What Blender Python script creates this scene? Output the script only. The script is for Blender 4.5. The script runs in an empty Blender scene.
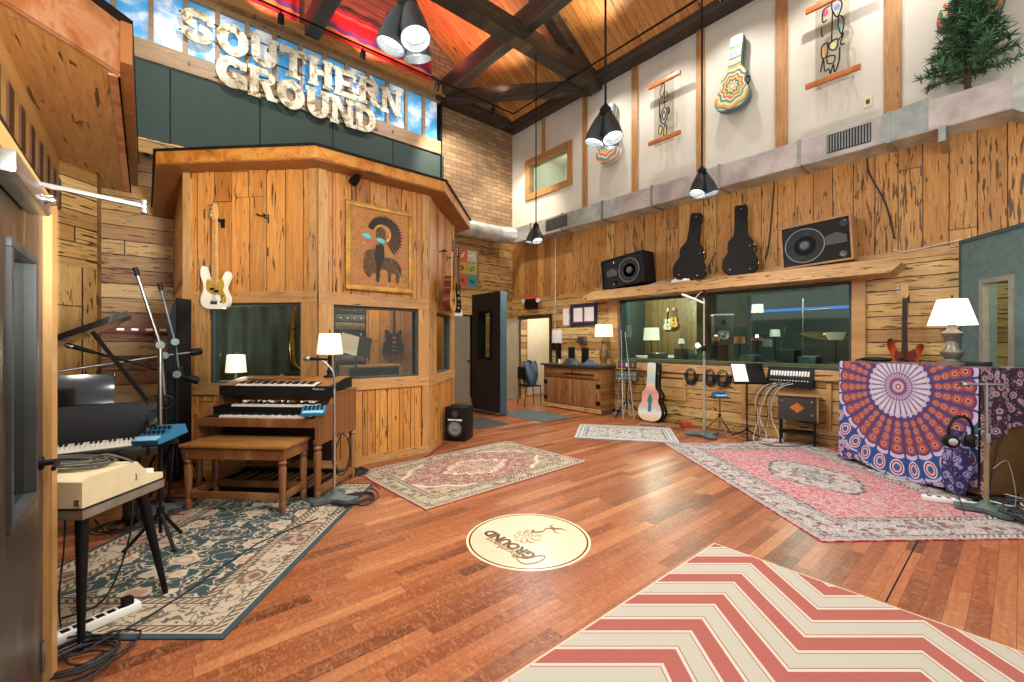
import bpy, bmesh, math, random
from math import sin, cos, pi, radians as R, atan2, hypot
from mathutils import Vector as V, Matrix as M
random.seed(11)
SC = bpy.context.scene
COL = SC.collection
# ---------------------------------------------------------------- survey of the photograph
H, FPX, CX, HY = 1.45, 432.0, 512.0, 342.0      # eye height, focal length in px, principal point / horizon
TH = R(40.3)                                    # camera yaw against the room axes (X along the sign wall, Y along the window wall)
RT, FW, UP = V((cos(TH), -sin(TH), 0)), V((sin(TH), cos(TH), 0)), V((0, 0, 1))
EYE = V((0, 0, H))
CAMROT = -TH
XR, YL = 7.34, 8.64                             # window wall (X = XR) and sign wall (Y = YL)
def ray(px, py): return FW + RT * ((px - CX) / FPX) + UP * ((HY - py) / FPX)
def at(px, py, d): return EYE + ray(px, py) * d
def fl(px, py, z=0.0):
    r = ray(px, py); return EYE + r * ((z - H) / r.z)
def onX(px, py, X=XR):
    r = ray(px, py); return EYE + r * (X / r.x)
def onY(px, py, Y=YL):
    r = ray(px, py); return EYE + r * (Y / r.y)
def rf(r, f, z=0.0):                            # camera-right / forward metres -> room
    p = RT * r + FW * f; return V((p.x, p.y, z))
# ---------------------------------------------------------------- mesh builder
def frame(z, up=None):
    z = V(z).normalized()
    a = V((0, 0, 1)) if abs(z.z) < .95 else V((1, 0, 0))
    x = a.cross(z).normalized(); y = z.cross(x)
    return M((x, y, z)).transposed()
def cr(pts, n=6, closed=True):
    P = [V(p) for p in pts]; out = []; k = len(P)
    for i in range(k if closed else k - 1):
        g = (lambda j: P[j % k]) if closed else (lambda j: P[max(0, min(k - 1, j))])
        p0, p1, p2, p3 = g(i - 1), g(i), g(i + 1), g(i + 2)
        for q in range(n):
            t = q / n
            out.append(.5 * ((2 * p1) + (p2 - p0) * t + (2 * p0 - 5 * p1 + 4 * p2 - p3) * t * t + (3 * p1 - p0 - 3 * p2 + p3) * t ** 3))
    if not closed: out.append(P[-1])
    return out
class MB:
    def __init__(s): s.v = []; s.f = []; s.m = []; s.mi = 0
    def _add(s, vs, fs):
        o = len(s.v); s.v += [tuple(p) for p in vs]
        for f in fs: s.f.append([o + i for i in f]); s.m.append(s.mi)
        return s
    def bb(s, x0, x1, y0, y1, z0, z1, bv=0.0):
        return s.box(((x0 + x1) / 2, (y0 + y1) / 2, (z0 + z1) / 2), (x1 - x0, y1 - y0, z1 - z0), bv=bv)
    def box(s, c, d, rot=None, bv=0.0):
        c = V(c); hx, hy, hz = d[0] / 2, d[1] / 2, d[2] / 2
        rm = rot if rot is not None else M.Identity(3)
        if bv <= 0:
            vs = [c + rm @ V((a * hx, b * hy, e * hz)) for a in (-1, 1) for b in (-1, 1) for e in (-1, 1)]
            return s._add(vs, [(0, 1, 3, 2), (4, 6, 7, 5), (0, 4, 5, 1), (2, 3, 7, 6), (0, 2, 6, 4), (1, 5, 7, 3)])
        bm = bmesh.new(); bmesh.ops.create_cube(bm, size=1)
        for q in bm.verts: q.co = V((q.co.x * d[0], q.co.y * d[1], q.co.z * d[2]))
        bmesh.ops.bevel(bm, geom=bm.edges[:], offset=min(bv, .45 * min(d)), segments=2, profile=.6, affect='EDGES')
        bm.verts.index_update()
        s._add([c + rm @ q.co for q in bm.verts], [[q.index for q in f.verts] for f in bm.faces]); bm.free(); return s
    def bar(s, a, b, w, h, upv=(0, 0, 1), bv=0.0):
        a, b = V(a), V(b); y = (b - a); L = y.length; y.normalize()
        x = y.cross(V(upv)).normalized(); z = x.cross(y)
        return s.box((a + b) / 2, (w, L, h), M((x, y, z)).transposed(), bv)
    def tube(s, pts, r, seg=8, closed=False, cap=True):
        P = [V(p) for p in pts]; n = len(P)
        rr = r if isinstance(r, (list, tuple)) else [r] * n
        T = []
        for i in range(n):
            a = P[i - 1] if (i > 0 or closed) else P[i]; b = P[(i + 1) % n] if (i < n - 1 or closed) else P[i]
            t = b - a; T.append(t.normalized() if t.length > 1e-9 else V((0, 0, 1)))
        f = frame(T[0]); x = f.col[0].copy(); vs = []; fs = []
        for i in range(n):
            x = (x - T[i] * x.dot(T[i])); x = x.normalized() if x.length > 1e-6 else frame(T[i]).col[0].copy()
            y = T[i].cross(x)
            for k in range(seg):
                a = 2 * pi * k / seg; vs.append(P[i] + (x * cos(a) + y * sin(a)) * rr[i])
        for i in range(n if closed else n - 1):
            j = (i + 1) % n
            for k in range(seg):
                l = (k + 1) % seg; fs.append((i * seg + k, i * seg + l, j * seg + l, j * seg + k))
        if cap and not closed: fs += [tuple(range(seg))[::-1], tuple((n - 1) * seg + k for k in range(seg))]
        return s._add(vs, fs)
    def lathe(s, prof, c=(0, 0, 0), seg=24, ax=(0, 0, 1), cap=True):
        c = V(c); f = frame(ax); vs = []; fs = []; n = len(prof)
        for (r, z) in prof:
            for k in range(seg):
                a = 2 * pi * k / seg; vs.append(c + f @ V((r * cos(a), r * sin(a), z)))
        for i in range(n - 1):
            for k in range(seg):
                l = (k + 1) % seg; fs.append((i * seg + k, i * seg + l, (i + 1) * seg + l, (i + 1) * seg + k))
        if cap: fs += [tuple(range(seg))[::-1], tuple((n - 1) * seg + k for k in range(seg))]
        return s._add(vs, fs)
    def cyl(s, a, b, r, seg=12): return s.tube([a, b], r, seg)
    def prism(s, poly, t, o=(0, 0, 0), x=(1, 0, 0), y=(0, 0, 1), n=(0, 1, 0)):
        o, x, y, n = V(o), V(x), V(y), V(n); k = len(poly)
        base = [o + x * p[0] + y * p[1] for p in poly]; vs = base + [b + n * t for b in base]
        fs = [tuple(range(k)), tuple(range(2 * k - 1, k - 1, -1))] + [((i + 1) % k, i, k + i, k + (i + 1) % k) for i in range(k)]
        return s._add(vs, fs)
    def disc(s, c, r, h, seg=32): return s.lathe([(r, 0), (r, h)], c, seg)
    def grid(s, fn, nu, nv):
        vs = [fn(i / nu, j / nv) for i in range(nu + 1) for j in range(nv + 1)]
        return s._add(vs, [(i * (nv + 1) + j, (i + 1) * (nv + 1) + j, (i + 1) * (nv + 1) + j + 1, i * (nv + 1) + j + 1) for i in range(nu) for j in range(nv)])
def obj(name, mb, mat, parent=None, smooth=True, loc=None, rz=0.0, kind=None, ang=38):
    me = bpy.data.meshes.new(name); me.from_pydata(mb.v, [], mb.f)
    for m_ in (mat if isinstance(mat, (list, tuple)) else [mat]): me.materials.append(m_)
    if isinstance(mat, (list, tuple)):
        me.polygons.foreach_set('material_index', mb.m)
    bm = bmesh.new(); bm.from_mesh(me); bmesh.ops.recalc_face_normals(bm, faces=bm.faces[:]); bm.to_mesh(me); bm.free()
    if smooth:
        me.polygons.foreach_set('use_smooth', [True] * len(me.polygons)); me.set_sharp_from_angle(angle=R(ang))
    me.update()
    o = bpy.data.objects.new(name, me); COL.objects.link(o)
    if loc is not None: o.location = loc
    o.rotation_euler.z = rz
    if parent is not None: o.parent = parent
    if kind: o['kind'] = kind
    return o
def tag(o, label, cat, group=None):
    o['label'] = label; o['category'] = cat
    if group: o['group'] = group
    return o
def thing(name, label, cat, loc=(0, 0, 0), rz=0.0, group=None, rot=None):
    o = bpy.data.objects.new(name, None); COL.objects.link(o); o.empty_display_size = .1
    o.location = loc; o.rotation_euler = rot if rot else (0, 0, rz)
    return tag(o, label, cat, group)
def one(name, mb, mat, label, cat, group=None, loc=(0, 0, 0), rz=0.0, smooth=True):
    return tag(obj(name, mb, mat, None, smooth, loc, rz), label, cat, group)
def struct(name, mb, mat, parent=None, smooth=False, loc=None, rz=0.0):
    return obj(name, mb, mat, parent, smooth, loc, rz, kind='structure' if parent is None else None)
def dup(root, loc=None, rz=None, label=None, group=None, rot=None):
    def cp(o, par):
        c = o.copy(); COL.objects.link(c)
        if par: c.parent = par
        for ch in [q for q in o.children]: cp(ch, c)
        return c
    r = cp(root, None)
    if loc is not None: r.location = loc
    if rz is not None: r.rotation_euler = (0, 0, rz)
    if rot is not None: r.rotation_euler = rot
    if label: r['label'] = label
    if group: r['group'] = group
    return r
# ---------------------------------------------------------------- material nodes
def lin(h):
    if not isinstance(h, str): return (*h[:3], 1.0)
    c = [int(h[i:i + 2], 16) / 255 for i in (0, 2, 4)]
    return (*[(x / 12.92 if x <= .04045 else ((x + .055) / 1.055) ** 2.4) for x in c], 1.0)
class NT:
    def __init__(s, name):
        s.mat = bpy.data.materials.new(name); s.mat.use_nodes = True; s.t = s.mat.node_tree; s.t.nodes.clear()
        s.out = s.t.nodes.new('ShaderNodeOutputMaterial'); s._p = None
    def _set(s, sock, val):
        if val is None: return
        if isinstance(val, bpy.types.NodeSocket): s.t.links.new(val, sock)
        else: sock.default_value = val
    def m(s, op, a, b=None, c=None):
        n = s.t.nodes.new('ShaderNodeMath'); n.operation = op
        for i, q in enumerate((a, b, c)): s._set(n.inputs[i], q)
        return n.outputs[0]
    def vm(s, op, a, b=None, sc=None):
        n = s.t.nodes.new('ShaderNodeVectorMath'); n.operation = op
        s._set(n.inputs[0], a); s._set(n.inputs[1], b)
        if sc is not None: s._set(n.inputs[3], sc)
        return n.outputs['Value'] if op in ('DOT_PRODUCT', 'LENGTH', 'DISTANCE') else n.outputs[0]
    @property
    def P(s):
        if s._p is None: s._p = s.t.nodes.new('ShaderNodeTexCoord').outputs['Object']
        return s._p
    def sep(s, v):
        n = s.t.nodes.new('ShaderNodeSeparateXYZ'); s._set(n.inputs[0], v); return n.outputs
    def comb(s, x, y=0.0, z=0.0):
        n = s.t.nodes.new('ShaderNodeCombineXYZ')
        for i, q in enumerate((x, y, z)): s._set(n.inputs[i], q)
        return n.outputs[0]
    def mix(s, f, a, b, blend='MIX'):
        n = s.t.nodes.new('ShaderNodeMix'); n.data_type = 'RGBA'; n.blend_type = blend
        s._set(n.inputs[0], f)
        s._set(n.inputs[6], lin(a) if isinstance(a, (str, tuple)) else a); s._set(n.inputs[7], lin(b) if isinstance(b, (str, tuple)) else b)
        return n.outputs[2]
    def ramp(s, f, stops, interp='LINEAR'):
        n = s.t.nodes.new('ShaderNodeValToRGB'); e = n.color_ramp.elements; n.color_ramp.interpolation = interp
        while len(e) < len(stops): e.new(1)
        for q, (p, c) in zip(e, stops): q.position = p; q.color = lin(c)
        s._set(n.inputs[0], f); return n.outputs[0]
    def sstep(s, x, a, b):
        n = s.t.nodes.new('ShaderNodeMapRange'); n.interpolation_type = 'SMOOTHSTEP'
        s._set(n.inputs[0], x); s._set(n.inputs[1], a); s._set(n.inputs[2], b); return n.outputs[0]
    def noise(s, v, sc, det=2.0, ro=.5, dist=0.0):
        n = s.t.nodes.new('ShaderNodeTexNoise'); s._set(n.inputs['Vector'], v); n.inputs['Scale'].default_value = sc
        n.inputs['Detail'].default_value = det; n.inputs['Roughness'].default_value = ro; n.inputs['Distortion'].default_value = dist
        return n.outputs[0]
    def vor(s, v, sc, feat='F1', out='Distance', rnd=1.0):
        n = s.t.nodes.new('ShaderNodeTexVoronoi'); n.feature = feat; s._set(n.inputs['Vector'], v); n.inputs['Scale'].default_value = sc
        n.inputs['Randomness'].default_value = rnd; return n.outputs[out]
    def wn(s, v):
        n = s.t.nodes.new('ShaderNodeTexWhiteNoise'); s._set(n.inputs['Vector'], v); return n.outputs['Value']
    def bsdf(s, col, rough=.5, metal=0.0, bump=None, bstr=.3, bdist=.01, **kw):
        n = s.t.nodes.new('ShaderNodeBsdfPrincipled')
        s._set(n.inputs['Base Color'], lin(col) if isinstance(col, (str, tuple)) else col)
        s._set(n.inputs['Roughness'], rough); s._set(n.inputs['Metallic'], metal)
        for k, q in kw.items(): s._set(n.inputs[k.replace('_', ' ')], q)
        if bump is not None:
            b = s.t.nodes.new('ShaderNodeBump'); b.inputs['Strength'].default_value = bstr; b.inputs['Distance'].default_value = bdist
            s._set(b.inputs['Height'], bump); s.t.links.new(b.outputs[0], n.inputs['Normal'])
        s.t.links.new(n.outputs[0], s.out.inputs[0]); return s.mat
def simple(name, c, rough=.5, metal=0.0, var=.12, sc=9.0, bump=0.0, **kw):
    n = NT(name); f = n.noise(n.P, sc, 4, .6)
    dark = tuple(x * (1 - var * 1.4) for x in lin(c)[:3]); lite = tuple(min(1, x * (1 + var)) for x in lin(c)[:3])
    col = n.mix(n.sstep(f, .3, .7), dark, lite)
    return n.bsdf(col, rough, metal, bump=n.noise(n.P, sc * 14, 3) if bump else None, bstr=bump, bdist=.004, **kw)
def emit(name, c, st, base='ffffff'):
    n = NT(name); f = n.noise(n.P, 6, 2)
    return n.bsdf(n.mix(f, base, base), .6, Emission_Color=lin(c), Emission_Strength=st)
def boards(name, u, v, w, L, cols, peck=.4, gap=.004, rough=.45, bump=.4, gdark='2a1608', figure=0.0, seed=0.0, pscale=1.0, split=None, wav=0.0, gs=1.0):
    """boards running along u, laid side by side along v; split = (z, u2, v2, w2) changes direction below height z"""
    n = NT(name)
    def lay(u, v, w):
        a = n.vm('DOT_PRODUCT', n.P, tuple(u)); c = n.vm('DOT_PRODUCT', n.P, tuple(v)); return a, n.m('DIVIDE', n.m('ADD', c, 20.0 + seed * .037), w), c
    a, cw, c = lay(u, v, w)
    if split:
        z = n.sep(n.P)[2]; k = n.m('LESS_THAN', z, split[0]); a2, cw2, c2 = lay(*split[1:])
        pick = lambda p, q: n.m('ADD', p, n.m('MULTIPLY', k, n.m('SUBTRACT', q, p)))
        a, cw, c = pick(a, a2), pick(cw, cw2), pick(c, c2)
    if wav: cw = n.m('ADD', cw, n.m('MULTIPLY', n.m('SUBTRACT', n.noise(n.comb(n.m('MULTIPLY', a, 1.7), n.m('MULTIPLY', c, 1.5), seed), 1.6, 3, .6), .5), wav / w))
    i = n.m('FLOOR', cw); fr = n.m('FRACT', cw)
    r1 = n.wn(n.comb(i, seed, 1.3))
    al = n.m('DIVIDE', n.m('ADD', a, n.m('ADD', n.m('MULTIPLY', r1, L * 3), 30.0)), L); j = n.m('FLOOR', al); fj = n.m('FRACT', al)
    r2 = n.wn(n.comb(i, j, seed + 4.1))
    base = n.ramp(r2, [(k / max(1, len(cols) - 1), q) for k, q in enumerate(cols)])
    off = n.m('MULTIPLY', r2, 37.0)
    gv = n.comb(n.m('MULTIPLY', a, 1.3), n.m('MULTIPLY', c, 16.0), off)
    g = n.noise(gv, 1.6, 5, .62, 1.2)
    col = n.mix(n.m('MULTIPLY', n.sstep(g, .42, .72), .55 * gs), base, n.mix(.6, base, '3b1d0a'), 'MIX')
    col = n.mix(n.m('MULTIPLY', n.sstep(g, .5, .25), .35 * gs), col, n.mix(.5, base, 'f0c88c'))
    hgt = n.m('MULTIPLY', g, .25)
    if figure:
        fg = n.noise(n.comb(n.m('MULTIPLY', a, 16.0), n.m('MULTIPLY', c, 6.0), off), 3.0, 3, .6, 1.5)
        col = n.mix(n.m('MULTIPLY', n.sstep(fg, .45, .7), figure), col, n.mix(.5, base, 'f2b27a'))
    if peck:
        pv = n.comb(n.m('MULTIPLY', a, 2.1 * pscale), n.m('MULTIPLY', c, 19.0 * pscale), off)
        pk = n.noise(pv, 2.2, 2, .5, .4)
        dens = n.noise(n.comb(n.m('MULTIPLY', a, .5), n.m('MULTIPLY', i, 3.7), off), 1.0, 1)
        th = n.m('SUBTRACT', .70 - .1 * peck, n.m('MULTIPLY', n.m('SUBTRACT', dens, .5), .35))
        pm = n.sstep(n.m('SUBTRACT', pk, th), 0.0, .035)
        col = n.mix(n.m('MULTIPLY', pm, .85), col, '2e1707'); hgt = n.m('SUBTRACT', hgt, n.m('MULTIPLY', pm, .8))
    e = n.m('MINIMUM', n.m('MULTIPLY', n.m('MINIMUM', fr, n.m('SUBTRACT', 1.0, fr)), w), n.m('MULTIPLY', n.m('MINIMUM', fj, n.m('SUBTRACT', 1.0, fj)), L))
    gm = n.sstep(e, gap, gap * .35)
    col = n.mix(gm, col, gdark); hgt = n.m('SUBTRACT', hgt, gm)
    return n.bsdf(col, rough if not figure else n.m('ADD', rough, n.m('MULTIPLY', g, .12)), bump=hgt, bstr=bump, bdist=.012)
X_, Y_, Z_ = (1, 0, 0), (0, 1, 0), (0, 0, 1)
# ---------------------------------------------------------------- materials
PINE = ['b87832', 'c8873e', 'd6974c', 'a66628', 'cc8c42', 'b87a36']
PECK = ['bf9556', 'd3ac6a', 'ad8246', 'dcba7a', '9c6f3a', 'c8a05e']
RUST = ['b07634', 'c28c46', '9a6228', 'cc9a54', 'a66e30', 'b9823e']
m_pine_v = boards('pine_upright_boards', Z_, X_, .21, 6.6, PINE, .5, .006, .42, .45, pscale=.8)
m_pine_w = boards('pine_wainscot_boards', Z_, X_, .155, 6.6, PINE, .5, .006, .42, .45, seed=3, pscale=.8)
m_pine_h = boards('pine_rail', X_, Z_, .4, 3.0, ['b6854c', 'c09056'], .18, .0, .42, .2, seed=5)
m_pine_post = boards('pine_post', Z_, X_, .5, 4.0, ['b6854c', 'c09056'], .22, .0, .42, .2, seed=6)
m_peck_l = boards('pecky_lap_boards', X_, Z_, .215, 4.1, PECK + ['8e5c2a', '9c6a34'], .95, .008, .5, .6, seed=7)
m_peck_left = boards('pecky_corner_boards', X_, Z_, .2, 2.4, PECK, .9, .008, .5, .6, seed=8, split=(2.4, Z_, X_, .24))
m_peck_rh = boards('pecky_log_boards', Y_, Z_, .165, 5.3, PECK, .9, .008, .5, .8, seed=9, wav=.045)
m_peck_rv = boards('pecky_upright_boards', Z_, Y_, .23, 9.0, RUST, .9, .006, .48, .55, seed=10)
m_slab = boards('pecky_slab', Y_, Z_, .6, 9.0, ['bf945c', 'c8a06c'], .75, 0, .45, .5, seed=12)
m_ply = boards('soffit_plywood', Y_, X_, 1.2, 2.4, ['b07a42', 'b98248'], .28, .003, .4, .15, seed=13, pscale=.45)
m_wood_soff = boards('roof_underside', X_, Y_, .25, 2.0, ['9c5f28', '8a5222'], .2, .004, .5, .2, seed=14)
m_floor = boards('floor_boards', X_, Y_, .085, 1.0, ['844628', '9a5632', 'a4623c', '7c4024', 'b0724a', '905032', '5c2e1a', 'a05c36', '6e3820', '9a5834'], 0, .0013, .27, .05, '4a220f', figure=.4, seed=15, gs=.65)
m_hatch = boards('floor_hatch_boards', Y_, X_, .15, 1.4, ['85522f', '98653f', '8e5a34', 'a2704a', '784828'], 0, .002, .24, .05, '2c1206', figure=.25, seed=16)
CE = (.857, 0, -.515)
m_ceil = boards('ceiling_planks', CE, Y_, .135, 3.4, ['c08040', 'cc8e4c', 'b47438', 'd49a58'], .25, .005, .5, .25, '6a3a14', seed=17, pscale=.7)
m_gable = boards('gable_planks', X_, Z_, .17, 3.0, ['8a5a48', '946250', '7e5040'], .1, .008, .6, .4, '2a1612', seed=18)
m_beam = boards('dark_stained_timber', X_, Z_, .6, 5.0, ['2c2722', '35302a'], .1, 0, .5, .2, seed=19)
m_stud = boards('timber_stud', Z_, Y_, .5, 5.0, ['a87844', 'b4844e'], .2, 0, .5, .25, seed=20)
m_rail = boards('weathered_timber', X_, Z_, .5, 4.0, ['93795a', '9e8464'], .25, 0, .55, .3, seed=21)
m_frame = boards('frame_timber', X_, Z_, .4, 4.0, ['a0733e', 'ab7f48'], .2, 0, .5, .2, seed=22)
m_doorwood = boards('door_edge_pine', Z_, X_, .5, 4.0, ['c09254', 'ca9c60'], .12, 0, .45, .15, seed=23)
m_darkdoor = boards('dark_stained_door', Z_, Y_, .4, 4.0, ['2f2923', '37302a'], .1, 0, .38, .2, seed=24)
m_organ = boards('walnut_organ_case', X_, Y_, .6, 3.0, ['774a28', '82542f'], 0, 0, .3, .08, seed=25)
m_bench = boards('bench_top_wood', X_, Y_, .6, 3.0, ['94622f', '9e6c38'], 0, 0, .28, .08, seed=26)
m_cab = boards('rustic_cabinet_boards', Y_, Z_, .15, 1.6, ['8a5a32', '98683c', '7c4e2a'], .55, .004, .45, .4, seed=27)
m_cabd = boards('rustic_cabinet_door', Z_, Y_, .11, 1.6, ['906036', '9e6e42', '845430'], .5, .003, .45, .4, seed=28)
m_white = simple('white_plaster', 'cfc9bb', .8, var=.03, sc=2)
m_pale = simple('pale_corridor_paint', 'cbc4b2', .8, var=.05, sc=2)
m_teal = simple('dark_teal_paint', '35423f', .7, var=.1, sc=2)
m_pineback = boards('control_room_planks', Z_, Y_, .17, 3.0, ['8a7048', '9a8054', '7a623e'], .3, .005, .5, .3, seed=29)
m_panel = simple('dark_green_fabric_panel', '384743', .9, var=.08, sc=40, bump=.3)
m_black = simple('black_matte', '0f0f11', .55, var=.2, Specular_IOR_Level=.22)
m_blackg = simple('black_gloss', '08090b', .14, var=.1, Coat_Weight=.5)
m_blackt = simple('black_tolex', '111215', .6, var=.2, sc=40, bump=.5, Specular_IOR_Level=.22)
m_dkgrey = simple('dark_grey', '35383a', .5)
m_grey = simple('mid_grey', '7c8080', .5)
m_chrome = simple('chrome', 'd4d6d6', .16, 1.0, .05)
m_steel = simple('brushed_steel', 'a9aba6', .35, 1.0, .1)
m_castiron = simple('grey_enamel_iron', '5d6c6a', .45, .3, .2)
m_galv = simple('galvanised_duct', 'bfc2ba', .40, .55, .22, 3.0)
m_galvpink = simple('galvanised_duct_face', 'c0b4ae', .42, .6, .2, 2.5)
m_whiteplastic = simple('white_plastic', 'e6e4de', .4, var=.03)
m_key = simple('ivory_keys', 'ece6d6', .3, var=.03)
m_cream = simple('cream_enamel', 'd9cba4', .35, var=.05)
m_paper = simple('white_paper', 'e9e6e0', .8, var=.03)
m_redtab = simple('red_plastic', 'b03528', .4)
m_blue = simple('blue_plastic', '24688f', .4, var=.1)
m_bluel = simple('pale_blue_plastic', '8fc0d8', .4, var=.05)
m_brown = simple('brown_board', '6e4c26', .7, var=.1)
m_rubber = simple('rubber_cable', '151617', .55)
m_cablegrey = simple('grey_cable', '8d8d88', .55)
m_cablew = simple('pale_cable', 'cfcabb', .5)
m_cabler = simple('red_cable', 'a3212c', .5)
m_ceramic = simple('pewter_lamp_base', '7c776c', .4, .35, .2)
m_maple = simple('maple_neck', 'cf9a55', .35, var=.12, sc=20)
m_rose = simple('rosewood', '3a2317', .45, var=.2)
m_whitebody = simple('cream_white_lacquer', 'ebe4cf', .15, var=.03)
m_goldguard = simple('gold_anodised', 'c09a3c', .35, .4, .1)
m_spruce = simple('spruce_top', 'd9a04c', .25, var=.1)
m_mahog = simple('mahogany', '6a2a16', .2, var=.15)
m_blacklac = simple('black_lacquer', '0f0e10', .12, var=.1)
m_cone = simple('speaker_cone', '26292c', .6, var=.2, sc=20, Specular_IOR_Level=.25)
m_dust = simple('dust_cap', '4e5456', .45)
m_tanspk = simple('raw_plywood_cabinet', 'a5784a', .6, var=.15)
m_brass = simple('oiled_bronze', '4a3a24', .4, .6)
m_gmat = simple('grey_doormat', '53605f', .95, var=.2, sc=60, bump=.5)
m_gmatd = simple('dark_doormat', '45433f', .95, var=.2, sc=60, bump=.5)
m_vinyl = simple('dark_blue_vinyl', '16232b', .5, var=.12, sc=20)
m_vinyle = simple('blue_grey_vinyl', '3c5058', .5, var=.12, sc=20)
m_green = simple('green_grey_vinyl', '5c7878', .42, var=.12, sc=12)
m_denim = simple('denim_cloth', '47586a', .9, var=.3, sc=25)
m_beige = simple('beige_door_paint', '9b9078', .55, var=.05, sc=3)
m_greydoor = simple('grey_door_paint', '7e7768', .5, var=.06, sc=3)
m_burlap = simple('burlap', '9a845a', .95, var=.3, sc=60, bump=.5)
m_orangeshade = simple('orange_shade', 'c77a45', .7)
m_pinkshade = simple('pink_shade', 'b5505a', .7)
m_foam = simple('charcoal_foam', '222b33', .95, var=.35, sc=90, bump=.8)
m_bark = simple('bark', '4a3826', .9, var=.3)
m_needle = simple('fir_needles', '3a6240', .7, var=.45, sc=6)
m_copper = None
def glass(name, tint='e4f0ec', refl=1.0):
    n = NT(name); t = n.t.nodes.new('ShaderNodeBsdfTransparent'); g = n.t.nodes.new('ShaderNodeBsdfGlossy'); ge = n.t.nodes.new('ShaderNodeNewGeometry'); x = n.t.nodes.new('ShaderNodeMixShader')
    nz = n.noise(n.P, 3, 2)
    n._set(t.inputs[0], n.mix(nz, tint, tint)); g.inputs['Roughness'].default_value = .02; f = n.m('ADD', .04, n.m('MULTIPLY', .9, n.m('POWER', n.m('SUBTRACT', 1.0, n.m('ABSOLUTE', n.vm('DOT_PRODUCT', ge.outputs['Normal'], ge.outputs['Incoming']))), 5.0)))
    n._set(x.inputs[0], n.m('MULTIPLY', f, refl)); n.t.links.new(t.outputs[0], x.inputs[1]); n.t.links.new(g.outputs[0], x.inputs[2]); n.t.links.new(x.outputs[0], n.out.inputs[0]); return n.mat
m_glass = glass('window_glass')
m_glassd = glass('control_window_glass', 'e0eee8', 1.3)
m_acry = glass('clear_acrylic', 'efeeea', .6)
def copper(name):
    n = NT(name); f = n.noise(n.P, 3.0, 4, .65, .8); f2 = n.noise(n.P, 11, 3)
    c = n.ramp(f, [(.3, '9a5228'), (.46, 'c88a5c'), (.56, 'd6a27a'), (.7, 'a35c34')])
    return n.bsdf(n.mix(n.m('MULTIPLY', f2, .3), c, 'b3622e'), .32, .55, bump=f2, bstr=.1)
m_copper = copper('aged_copper')
def copper2(name):
    n = NT(name); f = n.noise(n.P, 4.0, 5, .7, .6)
    c = n.ramp(f, [(.3, '8a4a18'), (.48, 'c67d30'), (.58, 'd39848'), (.72, 'a05a20')])
    return n.bsdf(c, .35, .25, bump=f, bstr=.25)
m_fascia = copper2('mottled_amber_fascia')
def brick(name):
    n = NT(name); s = n.sep(n.P); b = n.t.nodes.new('ShaderNodeTexBrick')
    n._set(b.inputs['Vector'], n.comb(n.m('ADD', s[0], n.m('MULTIPLY', s[1], 1.0)), s[2], 0.0)); b.offset = .5
    for k, q in (('Scale', 1.0), ('Mortar Size', .012), ('Mortar Smooth', .3), ('Bias', 0.0), ('Brick Width', .30), ('Row Height', .10)): b.inputs[k].default_value = q
    b.inputs['Color1'].default_value = lin('a07a56'); b.inputs['Color2'].default_value = lin('6e4c34'); b.inputs['Mortar'].default_value = lin('4e3e30')
    f = n.noise(n.P, 5, 4, .6); c = n.mix(n.m('MULTIPLY', f, .35), b.outputs[0], 'c9b48e')
    return n.bsdf(c, .85, bump=n.m('SUBTRACT', n.m('MULTIPLY', f, .4), b.outputs[1]), bstr=.6, bdist=.012)
m_brick = brick('old_brick')
def sky(name):
    n = NT(name); f = n.noise(n.P, 1.5, 5, .6, .6); f2 = n.noise(n.vm('ADD', n.P, V((9, 3, 1))), 4.0, 4)
    k = n.sstep(n.m('ADD', f, n.m('MULTIPLY', f2, .25)), .56, .78)
    c = n.mix(k, n.mix(f2, '2f86c8', '5fb0e0'), 'dfe6ea')
    return n.bsdf(c, .7, Emission_Color=c, Emission_Strength=.28)
m_sky = sky('cloud_printed_sky')
def letters(name):
    n = NT(name); f = n.noise(n.P, 7, 5, .7, .5); g = n.noise(n.P, 2.2, 3)
    c = n.ramp(f, [(.36, '6a5636'), (.43, 'a89a78'), (.5, 'd9d3bd'), (.7, 'e9e6da')])
    return n.bsdf(n.mix(n.m('MULTIPLY', n.sstep(g, .5, .65), .45), c, '8c7a4e'), .7, bump=f, bstr=.5)
m_letter = letters('flaking_white_paint')
def drape(name):
    n = NT(name); s = n.sep(n.P); q = n.m('ADD', s[2], n.m('MULTIPLY', n.noise(n.P, 1.6, 2), .12))
    c = n.ramp(n.m('FRACT', n.m('DIVIDE', q, .62)), [(0, 'd98a48'), (.10, 'd98a48'), (.13, '5a3f78'), (.27, '5a3f78'), (.30, 'a8222c'), (.62, 'b82a2e'), (.66, 'd8683a'), (.74, '7a3a66'), (.8, 'ad242c')], 'CONSTANT')
    return n.bsdf(c, .9, bump=n.noise(n.P, 30, 2), bstr=.3)
m_drape = drape('striped_red_blanket')
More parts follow.
